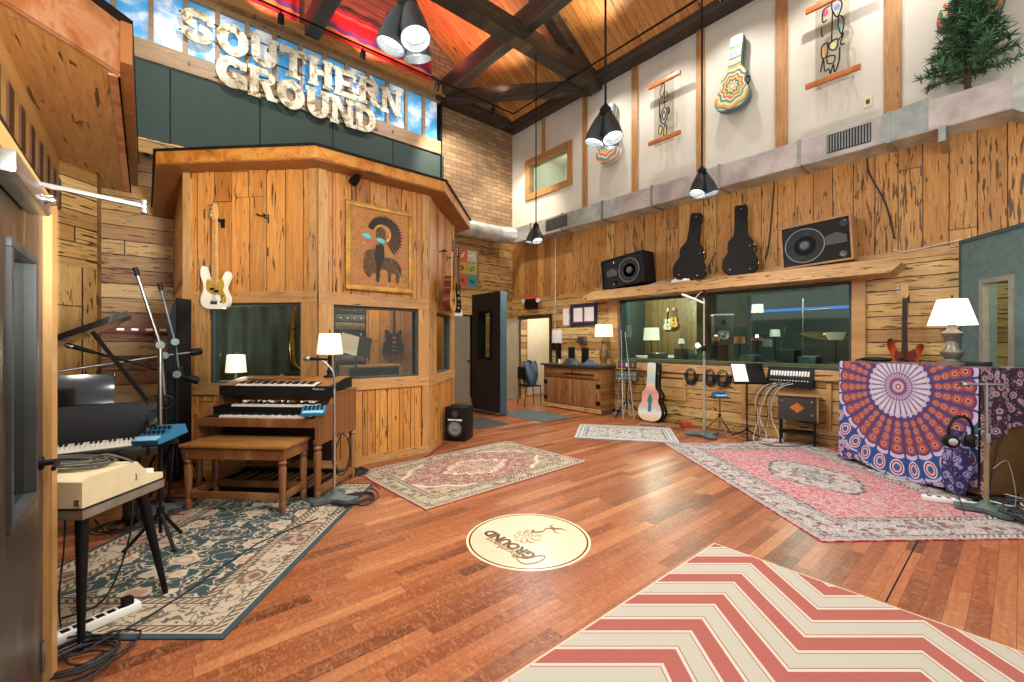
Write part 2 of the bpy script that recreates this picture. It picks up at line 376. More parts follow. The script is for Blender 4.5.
def chevron(name):
    n = NT(name); s = n.sep(n.P)           # local x runs across the stripes, y along the zigzag axis
    P = .82; tc = fl(714, 543.5); ox, oy = 2.835 - (tc.x - CHX), .306 - (tc.y - CHY); ca, sa = cos(R(4.7)), sin(R(4.7))
    qx, qy = n.m('SUBTRACT', s[0], ox), n.m('SUBTRACT', s[1], oy)
    ux = n.m('ADD', n.m('MULTIPLY', qx, ca), n.m('MULTIPLY', qy, sa)); uy = n.m('SUBTRACT', n.m('MULTIPLY', qy, ca), n.m('MULTIPLY', qx, sa))
    t = n.m('FRACT', n.m('ADD', n.m('DIVIDE', uy, P), 20.0)); tri = n.m('MULTIPLY', n.m('ABSOLUTE', n.m('SUBTRACT', t, .5)), P)
    k = n.m('FRACT', n.m('ADD', n.m('DIVIDE', n.m('SUBTRACT', ux, n.m('SUBTRACT', tri, P / 2)), .311), 30.2))
    w = n.noise(n.P, 170, 2)
    c = n.ramp(k, [(0, '923830'), (.40, 'bdb5a4'), (.475, '803a34'), (.50, 'a6a294'), (.90, '803a34'), (.925, 'bdb5a4')], 'CONSTANT')
    c = n.mix(n.m('MULTIPLY', w, .3), c, n.mix(.5, c, 'f0dcc8'))
    e = n.m('MINIMUM', n.m('SUBTRACT', CHX, n.m('ABSOLUTE', s[0])), n.m('SUBTRACT', CHY, n.m('ABSOLUTE', s[1])))
    c = n.mix(n.m('LESS_THAN', e, .012), c, 'bfb49c')
    return n.bsdf(c, .95, bump=w, bstr=.25, bdist=.003)
CHX, CHY = 1.3, 1.7
m_chev = chevron('red_chevron_weave')
def rug(name, hx, hy, edge, bord, bmot, field, fmot, med=None, bw=.3, ew=.03, sc=5.0, guard='5a4a3a', mot3=None, fade=0.0, medr=(.6, .6)):
    n = NT(name); s = n.sep(n.P); ax, ay = n.m('ABSOLUTE', s[0]), n.m('ABSOLUTE', s[1])
    e = n.m('MINIMUM', n.m('SUBTRACT', hx, ax), n.m('SUBTRACT', hy, ay))
    p = n.comb(ax, ay, 0.0); wob = n.noise(p, sc * 1.6, 3, .6)
    pd = n.vm('ADD', p, n.vm('SCALE', n.comb(wob, n.noise(n.vm('ADD', p, V((5, 5, 0))), sc * 1.6, 3, .6), 0.0), None, .12))
    d = n.vor(pd, sc); d2 = n.vor(pd, sc * 3.1)
    scroll = n.m('ABSOLUTE', n.m('SUBTRACT', n.noise(p, sc * 2.2, 2, .5, .8), .5))
    def motif(base, m1, m2, m3):
        c = n.mix(n.sstep(scroll, .035, .02), base, m1)
        c = n.mix(n.sstep(d2, .26, .20), c, m3)
        c = n.mix(n.sstep(d, .40, .37), c, m1); c = n.mix(n.sstep(d, .30, .27), c, m2); c = n.mix(n.sstep(d, .2, .17), c, m1)
        return n.mix(n.sstep(d, .11, .08), c, m3)
    f = motif(field, fmot[0], fmot[1], fmot[2])
    if med:
        a = n.m('ADD', n.m('POWER', n.m('DIVIDE', ax, hx * medr[0]), 1.35), n.m('POWER', n.m('DIVIDE', ay, hy * medr[1]), 1.35))
        a = n.m('ADD', a, n.m('MULTIPLY', n.m('SINE', n.m('MULTIPLY', n.m('ARCTAN2', s[1], s[0]), 16.0)), .035))
        f = n.mix(n.sstep(a, 1.03, 1.0), f, med[0]); f = n.mix(n.sstep(a, .94, .92), f, motif(med[1], med[2], med[3], med[2]))
        f = n.mix(n.sstep(a, .34, .32), f, med[0]); f = n.mix(n.sstep(a, .28, .26), f, motif(med[2], med[1], med[0], med[1]))
    b = motif(bord, bmot[0], bmot[1], bmot[2])
    g = n.mix(n.m('GREATER_THAN', n.m('FRACT', n.m('MULTIPLY', n.m('ADD', ax, ay), 22.0)), .5), bord, guard)
    def band(c, lo, hi, cc):
        return n.mix(n.m('MULTIPLY', n.m('GREATER_THAN', e, lo), n.m('LESS_THAN', e, hi)), c, cc)
    c = n.mix(n.m('LESS_THAN', e, bw), f, b)
    for lo, hi, cc in ((bw - .012, bw + .004, guard), (bw - .05, bw - .018, g), (bw - .062, bw - .052, guard), (ew + .055, ew + .065, guard), (ew + .014, ew + .05, g), (ew, ew + .012, bord)): c = band(c, lo, hi, cc)
    c = n.mix(n.m('LESS_THAN', e, ew), c, edge)
    w = n.noise(n.P, 120, 2)
    if fade: c = n.mix(n.m('MULTIPLY', n.sstep(n.noise(n.P, 22, 4, .7), .42, .62), fade), c, bord)
    c = n.mix(n.m('MULTIPLY', w, .25), c, n.mix(.5, c, '201814'))
    return n.bsdf(c, .95, bump=w, bstr=.25, bdist=.003)
m_rug_blue = rug('blue_oriental_rug_pile', .76, 1.16, '2e424c', 'b3a48c', ('6c5c4a', 'b08a78', '4a5250'), '2f4444', ('bfb098', 'b08c74', '8a6e5c'), bw=.34, ew=.035, sc=5.0)
m_rug_red = rug('red_medallion_rug_pile', 1.13, .74, '8c3440', 'b8a88e', ('6b6454', '8b5a50', '4f5a5a'), 'b3a288', ('77604e', '8f4444', '5d625c'), med=('c9bca2', '84404a', 'bba58c', '5a4a4c'), bw=.24, ew=.016, sc=9.0, fade=.25, medr=(.86, .9))
m_rug_small = rug('white_border_mat_pile', .76, .56, '7c8a96', 'd8cfbb', ('d8cfbb', 'd8cfbb', 'd0c4b0'), 'cfc4ae', ('4a5a78', '8a8a8e', '39485e'), bw=.17, ew=.018, sc=14.0, guard='3f5a7a')
m_rug_pink = rug('pink_faded_rug_pile', 1.05, 1.52, '9a2038', 'b4aaa4', ('2e383a', '983c4c', '3a3a40'), 'b03a4c', ('b89c9a', '7c2838', 'c4b8b0'), med=('39393f', 'b8b0a8', '4c4a50', 'b04c5a'), bw=.40, ew=.018, sc=12.0, guard='2e2c32', fade=.6, medr=(.40, .40))
def mandala(name, cx, cz):
    n = NT(name); s = n.sep(n.P); x = n.m('SUBTRACT', s[0], cx); z = n.m('SUBTRACT', s[2], cz)
    r = n.m('SQRT', n.m('ADD', n.m('MULTIPLY', x, x), n.m('MULTIPLY', z, z))); th = n.m('ARCTAN2', z, x)
    f = n.m('FRACT', n.m('ADD', n.m('MULTIPLY', th, 30 / (2 * pi)), 30.0)); fa = n.m('ABSOLUTE', n.m('SUBTRACT', f, .5))     # 0 mid sector, .5 at its edge
    def blob(r0, rr, ww, a, b):              # ellipse mask centred at radius r0
        q = n.m('ADD', n.m('POWER', n.m('DIVIDE', n.m('SUBTRACT', r, r0), rr), 2.0), n.m('POWER', n.m('DIVIDE', fa, ww), 2.0))
        return q
    fl_ = n.vor(n.P, 17.0); fl2 = n.vor(n.P, 46.0)
    ground = n.mix(n.sstep(fl_, .50, .44), '3e2c66', 'b7a8c4'); ground = n.mix(n.sstep(fl_, .30, .26), ground, 'b88a96'); ground = n.mix(n.sstep(fl_, .16, .12), ground, '4a3a86')
    ground = n.mix(n.m('MULTIPLY', n.sstep(fl2, .28, .2), .6), ground, 'd6cedc')
    c = ground
    def put(c, mask, col): return n.mix(mask, c, col)
    def inr(a): return n.m('LESS_THAN', r, a)
    scal = n.m('ADD', r, n.m('MULTIPLY', n.m('POWER', n.m('MULTIPLY', fa, 2.0), 2.0), .03))
    c = put(c, n.m('LESS_THAN', scal, .98), 'b9b2d2'); c = put(c, n.m('LESS_THAN', scal, .955), '23508e')
    q = blob(.86, .085, .36, 0, 0)
    for lim, col in ((1.0, 'd8cbd8'), (.7, '8e2a56'), (.42, 'd8b0a8'), (.18, '2a5a9a')): c = put(c, n.m('LESS_THAN', q, lim), col)
    c = put(c, n.m('LESS_THAN', scal, .765), 'c4b8d4'); c = put(c, n.m('LESS_THAN', scal, .725), '6d2a60')
    c = put(c, inr(.70), n.mix(n.sstep(r, .35, .66), '6e2c44', '84324e'))
    for r0, rr, ww in ((.655, .045, .33), (.565, .042, .33), (.478, .04, .34), (.40, .036, .36)):
        q = blob(r0, rr, ww, 0, 0)
        for lim, col in ((1.0, 'b4664a'), (.6, '86304c'), (.33, 'cc946c'), (.1, '6a2c52')): c = put(c, n.m('LESS_THAN', q, lim), col)
    c = put(c, n.m('LESS_THAN', scal, .35), '4a3478'); c = put(c, n.m('LESS_THAN', scal, .335), 'b8adc0')
    c = put(c, n.m('MULTIPLY', inr(.30), n.m('GREATER_THAN', fa, .40)), '4a3a70')
    c = put(c, n.m('LESS_THAN', blob(.25, .06, .22, 0, 0), 1.0), 'cfc6d0')
    c = put(c, inr(.15), '6a5484'); c = put(c, n.m('MULTIPLY', inr(.14), n.m('LESS_THAN', fa, .3)), 'b9a4b8')
    c = put(c, inr(.095), '7a4a6e'); c = put(c, inr(.06), 'b8a0b4'); c = put(c, inr(.03), '9a4a5a'); c = put(c, inr(.012), 'e8e0e0')
    ln = n.m('MULTIPLY', n.m('MULTIPLY', n.m('GREATER_THAN', n.m('MULTIPLY', fa, n.m('MULTIPLY', r, 2 * pi / 30)), n.m('SUBTRACT', n.m('MULTIPLY', r, pi / 30), .011)), n.m('GREATER_THAN', r, .33)), inr(.95))
    c = put(c, ln, '25407e')
    w = n.noise(n.P, 140, 2); c = n.mix(n.m('MULTIPLY', w, .2), c, '2a1c40')
    return n.bsdf(c, .9, bump=n.noise(n.P, 5, 2), bstr=.2)
def floral(name, c0='3a2238', c1='a98f9a', c2='7c2e48', c3='c8b4b4'):
    n = NT(name); f = n.vor(n.P, 15); g = n.vor(n.P, 42)
    c = n.mix(n.sstep(f, .5, .44), c0, c1); c = n.mix(n.sstep(f, .32, .28), c, c2); c = n.mix(n.sstep(f, .16, .12), c, c3)
    return n.bsdf(n.mix(n.m('MULTIPLY', n.sstep(g, .26, .18), .6), c, 'b9a6b6'), .9)
m_floral = floral('purple_floral_cotton')
m_floral2 = floral('violet_floral_cotton', '2c2456', '8a86b8', '4a4490', 'b0a8d0')
def burst(name):
    n = NT(name); s = n.sep(n.P); z = n.m('SUBTRACT', s[2], .24); r = n.m('SQRT', n.m('ADD', n.m('MULTIPLY', s[0], s[0]), n.m('MULTIPLY', n.m('MULTIPLY', z, z), .6)))
    return n.bsdf(n.ramp(r, [(.08, 'c8702c'), (.15, '9a3418'), (.19, '6a1e14'), (.23, '2a100c')]), .15)
m_burst = burst('sunburst_lacquer')
def folk(name, a, b, c3, d4, ctr=.32, k=9.0):
    """concentric hand-painted folk pattern around the lower bout"""
    n = NT(name); s = n.sep(n.P); z = n.m('SUBTRACT', s[2], ctr); x = s[0]
    r = n.m('SQRT', n.m('ADD', n.m('MULTIPLY', x, x), n.m('MULTIPLY', n.m('MULTIPLY', z, z), .8))); th = n.m('ARCTAN2', z, x)
    q = n.m('ADD', r, n.m('MULTIPLY', n.m('SINE', n.m('MULTIPLY', th, k)), .012))
    c = n.ramp(n.m('MULTIPLY', q, 1.25), [(0, 'e8dcc0'), (.03, b), (.05, 'd8c8a0'), (.08, a), (.12, 'd0b878'), (.15, b), (.18, 'd8ccb0'), (.21, c3), (.25, 'd8c8a0'), (.29, d4), (.33, c3), (.36, 'd6cab0'), (.44, b), (.47, '7fa8b0'), (.58, 'd0b878'), (.62, a), (.66, '8fb4bc'), (.78, 'd6ccb4')], 'CONSTANT')
    sp = n.vor(n.P, 34.0); c = n.mix(n.sstep(sp, .22, .16), c, n.mix(n.wn(n.vm('SCALE', n.P, None, 1.0)), b, d4))
    return n.bsdf(c, .45)
m_folk1 = folk('painted_case_greens', '3f7a50', 'c0562e', '4a8a6a', 'd09a3a')
m_folk2 = folk('painted_case_blues', '2f6a8a', 'd8a848', 'c05a3a', '4a8a9a')
m_folk3 = folk('painted_case_golds', 'd89a30', '3a8a9a', 'c8552e', '4a7a4a')
def beachcase(name):
    n = NT(name); s = n.sep(n.P); f = n.noise(n.P, 9, 4, .6)
    c = n.ramp(n.m('ADD', n.m('MULTIPLY', s[2], .9), n.m('MULTIPLY', f, .10)), [(0, 'd8b890'), (.12, 'e0c8a8'), (.20, 'dfe2e0'), (.26, 'b8c4c8'), (.30, 'd8b0a0'), (.52, 'c88a80'), (.62, 'dcb8a0'), (.72, '9ac0cc'), (.85, 'c8c8a8'), (1.0, 'cfd8d8')])
    return n.bsdf(c, .5)
m_beach = beachcase('painted_beach_case')
def shade_mat(name, st, c='fff0d8'):
    n = NT(name); f = n.noise(n.P, 30, 2)
    return n.bsdf(n.mix(f, 'f2ead8', 'efe6d2'), .8, Emission_Color=lin(c), Emission_Strength=st)
m_shade = shade_mat('lit_lampshade', .45)
m_shade2 = shade_mat('faint_glow_lampshade', .15)  # weak emission puts a faint glow into these shades
m_shade3 = shade_mat('bright_lampshade', .95, 'fff0d4')
m_bulb = emit('white_bulb', 'fff8ee', 5.0)
m_bulb2 = emit('bulb_glow', 'fff6e8', 30.0)
m_ledblue = emit('blue_led_strip', '3a90ff', .5, '2060c0')
m_exit = emit('exit_red', 'd02a24', .35, 'b02a24')
m_inlay = None
def inlay(name):
    n = NT(name); s = n.sep(n.P); r = n.m('SQRT', n.m('ADD', n.m('MULTIPLY', s[0], s[0]), n.m('MULTIPLY', s[1], s[1])))
    g = n.noise(n.comb(n.m('MULTIPLY', s[0], 1.0), n.m('MULTIPLY', s[1], 14.0), 0.0), 2.5, 4, .6)
    pl = n.wn(n.comb(n.m('FLOOR', n.m('MULTIPLY', s[0], 5.3)), 1.0, 2.0))
    c = n.mix(pl, 'cdbf9f', 'd6caae'); c = n.mix(n.m('MULTIPLY', n.sstep(g, .45, .75), .35), c, 'c4a878')
    c = n.mix(n.m('GREATER_THAN', r, .425), c, '6a3a1c'); c = n.mix(n.m('GREATER_THAN', r, .438), c, 'e2d0ac')
    return n.bsdf(c, .22)
m_inlay = inlay('maple_inlay')
m_inklogo = simple('burnt_brown_ink', '5a3e24', .3)
m_inklogo2 = simple('light_brown_ink', '8a6434', .3)
# ---------------------------------------------------------------- room shell
def text_mb(txt, size, ext, shear=0.0, spacing=1.0, offset=0.0):
    c = bpy.data.curves.new('t', 'FONT'); c.body = txt; c.size = size; c.extrude = ext; c.shear = shear; c.space_character = spacing; c.offset = offset
    c.align_x = 'CENTER'; c.resolution_u = 3
    o = bpy.data.objects.new('t', c); COL.objects.link(o)
    me = bpy.data.meshes.new_from_object(o.evaluated_get(bpy.context.evaluated_depsgraph_get()))
    mb = MB(); mb._add([v.co.copy() for v in me.vertices], [list(p.vertices) for p in me.polygons])
    bpy.data.objects.remove(o); bpy.data.curves.remove(c); bpy.data.meshes.remove(me); return mb
def xf(mb, mat4):
    mb.v = [tuple(mat4 @ V(p)) for p in mb.v]; return mb
def join(a, b):
    o = len(a.v); a.v += b.v; a.f += [[o + i for i in f] for f in b.f]; a.m += [a.mi] * len(b.f); return a
def slab(put, u0, u1, z0, z1, holes):
    us = sorted({u0, u1, *[min(max(q, u0), u1) for h in holes for q in h[:2]]}); 
    for a, b in zip(us, us[1:]):
        m_ = (a + b) / 2; zs = [(h[2], h[3]) for h in holes if h[0] < m_ < h[1]]; z = z0
        for lo, hi in sorted(zs):
            if lo > z: put(a, b, z, min(lo, z1))
            z = max(z, hi)
            if z >= z1: break
        if z < z1: put(a, b, z, z1)
b = MB(); b.bb(-4, 12.2, -3.2, 9.8, -.1, 0); struct('floor', b, m_floor)
# darker boards at the near right, beyond the seam (a slightly different board field let into the floor)
hp = [fl(905, 553), fl(890, 612)]
hd = V((1, 0, 0)); a0 = rf(1.55, 2.9)
b = MB(); b.bb(3.15, 4.35, .485, .493, -.01, .0008); struct('trim_1', b, m_black)
# window wall
CW = (1.49, 5.26, 1.05, 2.29); DR = (7.26, 8.30, -1, 2.04)
UWa, UWb = onX(526.5, 182, 7.34).y, onX(572.5, 166, 7.34).y
UW = (UWb + .12, UWa - .12, 5.14, 5.86)
b = MB()
def putR(a, c, z, y): b.bb(XR, XR + .2, a, c, z, y)
b.mi = 0; slab(putR, -3.2, 8.84, 0, 2.55, [CW, DR])
b.mi = 1; slab(putR, -3.2, 8.84, 2.55, 4.05, [])
b.mi = 2; slab(putR, -3.2, 8.84, 4.05, 7.1, [UW])
struct('wall_right', b, [m_peck_rh, m_peck_rv, m_white])
b = MB(); b.bb(XR - .03, XR, -1.5, 5.9, 2.50, 2.60); struct('trim_2', b, m_slab)
# sign wall: lower logs, brick, plank gable
DL = (5.52, 6.45, -1, 2.10)
b = MB()
def putL(a, c, z, y): b.bb(a, c, YL, YL + .2, z, y)
b.mi = 0; slab(putL, -4, XR, 0, 4.3, [DL])
b.mi = 1; slab(putL, 5.08, XR, 4.3, 6.95, [])
b.mi = 2; slab(putL, -4, 5.08, 4.3, 6.95, [])
def slope(x): return 6.93 + .6 * (XR - x)
b.mi = 1; b.prism([(4.5, 6.95), (XR, 6.95), (XR, slope(XR)), (4.5, slope(4.5))], .2, (0, YL, 0))
b.mi = 2; b.prism([(-1, 6.95), (4.5, 6.95), (4.5, slope(4.5)), (-1, slope(-1))], .2, (0, YL, 0))
struct('wall_left', b, [m_peck_l, m_brick, m_gable])
# ceiling
b = MB(); b.prism([(XR + .25, slope(XR + .25)), (-1, slope(-1)), (-1, slope(-1) + .12), (XR + .25, slope(XR + .25) + .12)], 12.0, (0, -3.2, 0)); struct('ceiling', b, m_ceil)
tn = [3]
def trim(mb, mat, smooth=False):
    o = struct('trim_%d' % tn[0], mb, mat, smooth=smooth); tn[0] += 1; return o
def beam(a, c, w, h, mat=m_beam): trim(MB().bar(a, c, w, h, bv=.012), mat)
beam((XR - .11, -3, 6.98), (XR - .11, 8.6, 6.98), .22, .26)                       # wall plate, window wall
beam((4.95, YL - .12, 7.0), (XR - .2, YL - .12, 7.0), .22, .24)                   # plate over the brick
beam((-1, YL - .2, 7.06), (5.15, YL - .2, 7.06), .2, .2, m_frame)                  # plate over the sign windows
beam((-.5, 5.82, 6.93), (XR - .02, 5.82, 6.93), .26, .34)                         # tie beam of the truss
beam((5.15, -2, 7.14), (5.15, YL - .05, 7.14), .24, .34)
beam((2.3, -2, 7.14), (2.3, YL - .05, 7.14), .24, .34)
beam((XR - .1, 5.90, 6.86), (5.2, YL - .25, 6.98), .2, .26)                       # diagonal brace
beam((XR - .05, 5.82, slope(XR) - .12), (2.2, 5.82, slope(2.15) - .12), .22, .28)    # rafter
b = MB()
for q in (5.15,): b.bb(q - .16, q + .16, 5.68, 5.96, 6.74, 7.3)
for px_, w_ in ((544, .10), (585.5, .13), (635.5, .14), (701, .14), (782, .16), (893, .17)):
    y = onX(px_, 200, XR).y; z0 = 4.05
    trim(MB().bb(XR - .035, XR, y - w_ / 2, y + w_ / 2, z0, 6.86, bv=.008) if px_ != 544 else MB().bb(XR - .035, XR, y - w_ / 2, y + w_ / 2, 5.98, 6.86), m_stud)
# small upper window
b = MB(); ya, yb = UW[0] - .13, UW[1] + .13
for (p, q, z, w) in ((ya, UW[0], 5.0, 6.0), (UW[1], yb, 5.0, 6.0), (UW[0], UW[1], 5.0, 5.14), (UW[0], UW[1], 5.86, 6.0)): b.bb(XR - .05, XR + .14, p, q, z, w)
w = struct('window_1', b, m_stud)
obj('pane', MB().bb(XR + .10, XR + .108, UW[0], UW[1], 5.14, 5.86), m_glass, w)
b = MB(); b.bb(XR + .2, XR + 1.6, UW[0] - .3, UW[1] + .3, 4.9, 4.95); b.bb(XR + 1.5, XR + 1.6, UW[0] - .3, UW[1] + .3, 4.95, 6.3); b.bb(XR + .2, XR + 1.6, UW[1] + .25, UW[1] + .3, 4.95, 6.3); b.bb(XR + .2, XR + 1.6, UW[0] - .3, UW[1] + .3, 6.3, 6.35)
struct('wall_loft', b, m_pale)
# sign band: green panels, weathered rail, windows full of printed sky
YS = 8.50
for i in range(6):
    x0 = -.94 + 1.22 * i + .015; x1 = min(x0 + 1.205, 5.07)
    trim(MB().bb(x0, x1, YS, YL, 4.5, 5.68, bv=.006), m_panel)
trim(MB().bb(-.95, 5.08, YS - .03, YL, 4.28, 4.5), m_peck_l)
trim(MB().bb(-.95, 5.08, YS - .04, YL, 5.68, 5.97, bv=.01), m_rail)
b = MB(); b.bb(-.95, 5.08, YS - .02, YL, 6.86, 6.97)
x = .062
xs = [-.77, -.36] + [.062 + .418 * i for i in range(13)]
for q in xs:
    if q < 5.03: b.bb(q - .03, q + .03, YS - .02, YL, 5.97, 6.86)
w = struct('window_2', b, m_rail)
for i, q in enumerate(xs[:-1]):
    e_ = min(xs[i + 1], 5.05)
    obj('sky_pane', MB().bb(q + .03, e_ - .03, YS + .05, YS + .06, 5.97, 6.86), m_sky, w)
# black corner bead where the sign band ends in front of the brick
trim(MB().bb(5.08, 5.11, YS - .04, YL, 4.3, 6.95), m_black)
# ---------------------------------------------------------------- vocal booth, three faces of an octagon
def face(nm, P0, P1, zt, holes, mats, thick=.12):
    L = (V(P1) - V(P0)).length; rz = atan2(P1[1] - P0[1], P1[0] - P0[0]); b = MB()
    b.mi = 0; slab(lambda a, c, z, y: b.bb(a, c, 0, thick, z, y), 0, L, .9, zt, holes)
    b.mi = 1; slab(lambda a, c, z, y: b.bb(a, c, 0, thick, z, y), 0, L, 0, .9, [])
    b.mi = 2
    b.bb(0, L, -.018, 0, 0, .10)
    return b, L, rz
A0, A1, B1, C1 = (.334, 6.175), (1.459, 5.05), (2.84, 5.05), (3.90, 6.11)
wins = ((A0, A1, (.315, 1.405, .985, 1.889), 'window_3'), (A1, B1, (.162, 1.229, 1.015, 1.875), 'window_4'), (B1, C1, (.337, 1.26, 1.0, 1.87), 'window_5'))
for k, (P0, P1, hole, wname) in enumerate(wins):
    b, L, rz = face('', P0, P1, 3.5, [hole], None)
    u0, u1, z0, z1 = hole
    b.mi = 2                                              # rails and casings
    b.bb(.0, L, -.026, 0, z1, z1 + .13); b.bb(.0, L, -.026, 0, z0 - .13, z0 - .0)
    b.mi = 3
    b.bb(max(0, u0 - .17), u0, -.022, 0, z0 - .12, z1 + .0); b.bb(u1, min(L, u1 + .15), -.022, 0, z0 - .12, z1)
    b.bb(0, .10, -.02, 0, .1, 3.5); b.bb(L - .10, L, -.02, 0, .1, 3.5)
    b.mi = 0
    for q in ([.30, .62, .98, 1.27] if k == 0 else [.22, 1.17] if k == 1 else [.5, .95]): b.bb(q - .03, q + .03, -.014, 0, z1 + .13, 3.5)
    if k == 0: b.bb(.63, .96, -.02, 0, 3.08, 3.5)
    if k == 1: b.bb(.42, .80, -.03, 0, 3.0, 3.45)
    b.mi = 1; u = .1
    while u < L - .1: b.bb(u - .008, u + .008, -.012, 0, .1, z0 - .13); u += .155
    struct(('wall_booth_front', 'wall_booth_middle', 'wall_booth_side')[k], b, [m_pine_v, m_pine_w, m_pine_h, m_pine_post], loc=(P0[0], P0[1], 0), rz=rz)
    f = MB()
    for (a, c, z, y) in ((u0, u0 + .03, z0, z1), (u1 - .03, u1, z0, z1), (u0 + .03, u1 - .03, z0, z0 + .02), (u0 + .03, u1 - .03, z1 - .03, z1)): f.bb(a, c, .01, .11, z, y)
    w = struct(wname, f, m_teal, loc=(P0[0], P0[1], 0), rz=rz)
    obj('pane', MB().bb(u0 + .03, u1 - .03, .05, .056, z0 + .02, z1 - .03), m_glass, w)
b = MB(); b.bb(.334, .46, 6.175, 8.64, 0, 3.5); struct('wall_booth_left', b, m_pine_v)
b = MB(); b.bb(3.78, 3.90, 6.11, 8.64, 0, 3.5); struct('wall_booth_right', b, m_pine_v)
b = MB(); b.bb(.46, 3.78, 7.7, 7.78, 0, 3.37); struct('wall_booth_back', b, m_pine_v)
# booth roof: flat octagonal lid with a mottled copper fascia
RF = [(.084, 8.60), (.084, 6.071), (1.355, 4.80), (2.944, 4.80), (4.20, 6.056), (4.20, 8.60)]
b = MB(); b.mi = 0; b.prism(RF, .02, (0, 0, 3.372), (1, 0, 0), (0, 1, 0), (0, 0, 1)); b.mi = 1
for p, q in zip(RF[:-1], RF[1:]):
    d = (V(q) - V(p)).normalized(); n_ = V((d.y, -d.x)) * -1
    b.prism([p, q, (q[0] + n_.x * .03, q[1] + n_.y * .03), (p[0] + n_.x * .03, p[1] + n_.y * .03)], .13, (0, 0, 3.385), (1, 0, 0), (0, 1, 0), (0, 0, 1))
b.mi = 2; RO = [(.06, 8.60), (.06, 6.06), (1.345, 4.775), (2.954, 4.775), (4.225, 6.046), (4.225, 8.60)]
b.prism(RO, .022, (0, 0, 3.515), (1, 0, 0), (0, 1, 0), (0, 0, 1))
struct('ceiling_booth', b, [m_wood_soff, m_fascia, m_black])
# ---------------------------------------------------------------- neighbouring booth hood at the upper left
SZ = 3.66
HP = [(-1.20, 3.78), (-.16, 4.82), (-.16, 8.50), (-1.60, 8.50), (-1.60, 3.78)]
b = MB(); b.mi = 0; b.prism(HP, .02, (0, 0, SZ), (1, 0, 0), (0, 1, 0), (0, 0, 1))
b.mi = 1; d = .7071
b.prism([(-1.20, 3.78), (-.16, 4.82), (-.18, 4.84), (-1.22, 3.80)], .44, (0, 0, SZ - .005), (1, 0, 0), (0, 1, 0), (0, 0, 1))
b.bb(-.235, -.16, 4.85, 8.48, SZ - .012, SZ + .0)
b.bb(-.175, -.16, 4.82, 8.48, SZ - .012, SZ + .05)
b.mi = 4; b.bb(-.16, -.085, 4.80, 8.48, SZ + .10, SZ + .44)
b.mi = 3; b.prism([(-1.21, 3.74), (-.08, 4.80), (-.075, 8.48), (-1.6, 8.48), (-1.6, 3.74)], .03, (0, 0, SZ + .44), (1, 0, 0), (0, 1, 0), (0, 0, 1))
struct('ceiling_hood', b, [m_ply, m_copper, m_slab, m_black, m_wood_soff])
b = MB(); b.bb(-.92, -.80, 3.6, 7.57, 3.05, SZ)
o = struct('wall_hood', b, m_doorwood)
m_slot = simple('slot_shade', '4a2c14', .6)  # dark panels painted as the shade inside open slots
for i in range(9):
    y = 4.1 + i * .42
    trim(MB().bb(-.80, -.785, y, y + .17, 3.06, SZ - .24), m_slot)
b = MB(); b.prism([(-.92, 7.57), (-.80, 7.57), (-.49, 7.9), (-.49, 8.64), (-.92, 8.64)], SZ, (0, 0, 0), (1, 0, 0), (0, 1, 0), (0, 0, 1))
struct('wall_corner', b, m_peck_left)
b = MB(); b.bb(-1.3, -1.2, .6, 2.66, 0, 2.06); struct('wall_iso', b, m_pine_v)
b = MB(); b.bb(-1.8, -1.7, 2.7, 8.64, 0, 2.2); b.bb(-1.7, -.92, 8.5, 8.64, 0, 2.2); b.bb(-1.8, -.92, 3.6, 8.64, 2.15, 2.2); struct('wall_alcove', b, m_peck_l)
# red board with clips behind the piano
t = thing('shelf_board', 'red stained board with metal clips along the log wall behind the piano', 'shelf', (-.02, 8.52, 1.58))
obj('board', MB().bb(-.46, .34, -.06, .1, 0, .10, bv=.01), simple('red_stain', '8a4030', .5), t)
for i in range(4): obj('clip', MB().bb(-.3 + i * .16, -.22 + i * .16, -.07, -.06, .04, .07), m_steel, t)
# ---------------------------------------------------------------- corridor and control room beyond the walls
b = MB(); b.bb(XR + .2, XR + 1.5, 8.75, 8.85, 0, 2.5); b.bb(XR + 1.5, XR + 1.6, 7.15, 8.85, 0, 2.5); b.bb(XR + .2, XR + 1.6, 7.15, 8.85, 2.5, 2.55); b.bb(XR + .2, XR + 1.5, 7.15, 7.24, 0, 2.5)
struct('wall_corridor', b, m_pale)
b = MB(); b.bb(XR - .03, XR + .22, 7.18, 7.26, 0, 2.12); b.bb(XR - .03, XR + .22, 8.30, 8.38, 0, 2.12); b.bb(XR - .03, XR + .22, 7.26, 8.30, 2.04, 2.12)
struct('door_1', b, simple('dark_brown_frame', '33261a', .5))
b = MB(); b.bb(XR + .23, XR + .48, 8.60, 8.74, 0, 2.3); struct('trim_90', b, m_cab)
b = MB(); b.bb(XR - .92, XR - .03, 8.33, 8.38, .01, 2.03)
d_ = struct('door_2', b, m_beige)
fr_ = MB()
for a in ((XR - .66, XR - .42, 1.72, 1.77), (XR - .66, XR - .42, 1.32, 1.37), (XR - .66, XR - .61, 1.37, 1.72), (XR - .47, XR - .42, 1.37, 1.72)): fr_.bb(a[0], a[1], 8.31, 8.33, a[2], a[3])
obj('window_frame', fr_, m_doorwood, d_); obj('pane', MB().bb(XR - .61, XR - .47, 8.322, 8.328, 1.37, 1.72), m_glass, d_)
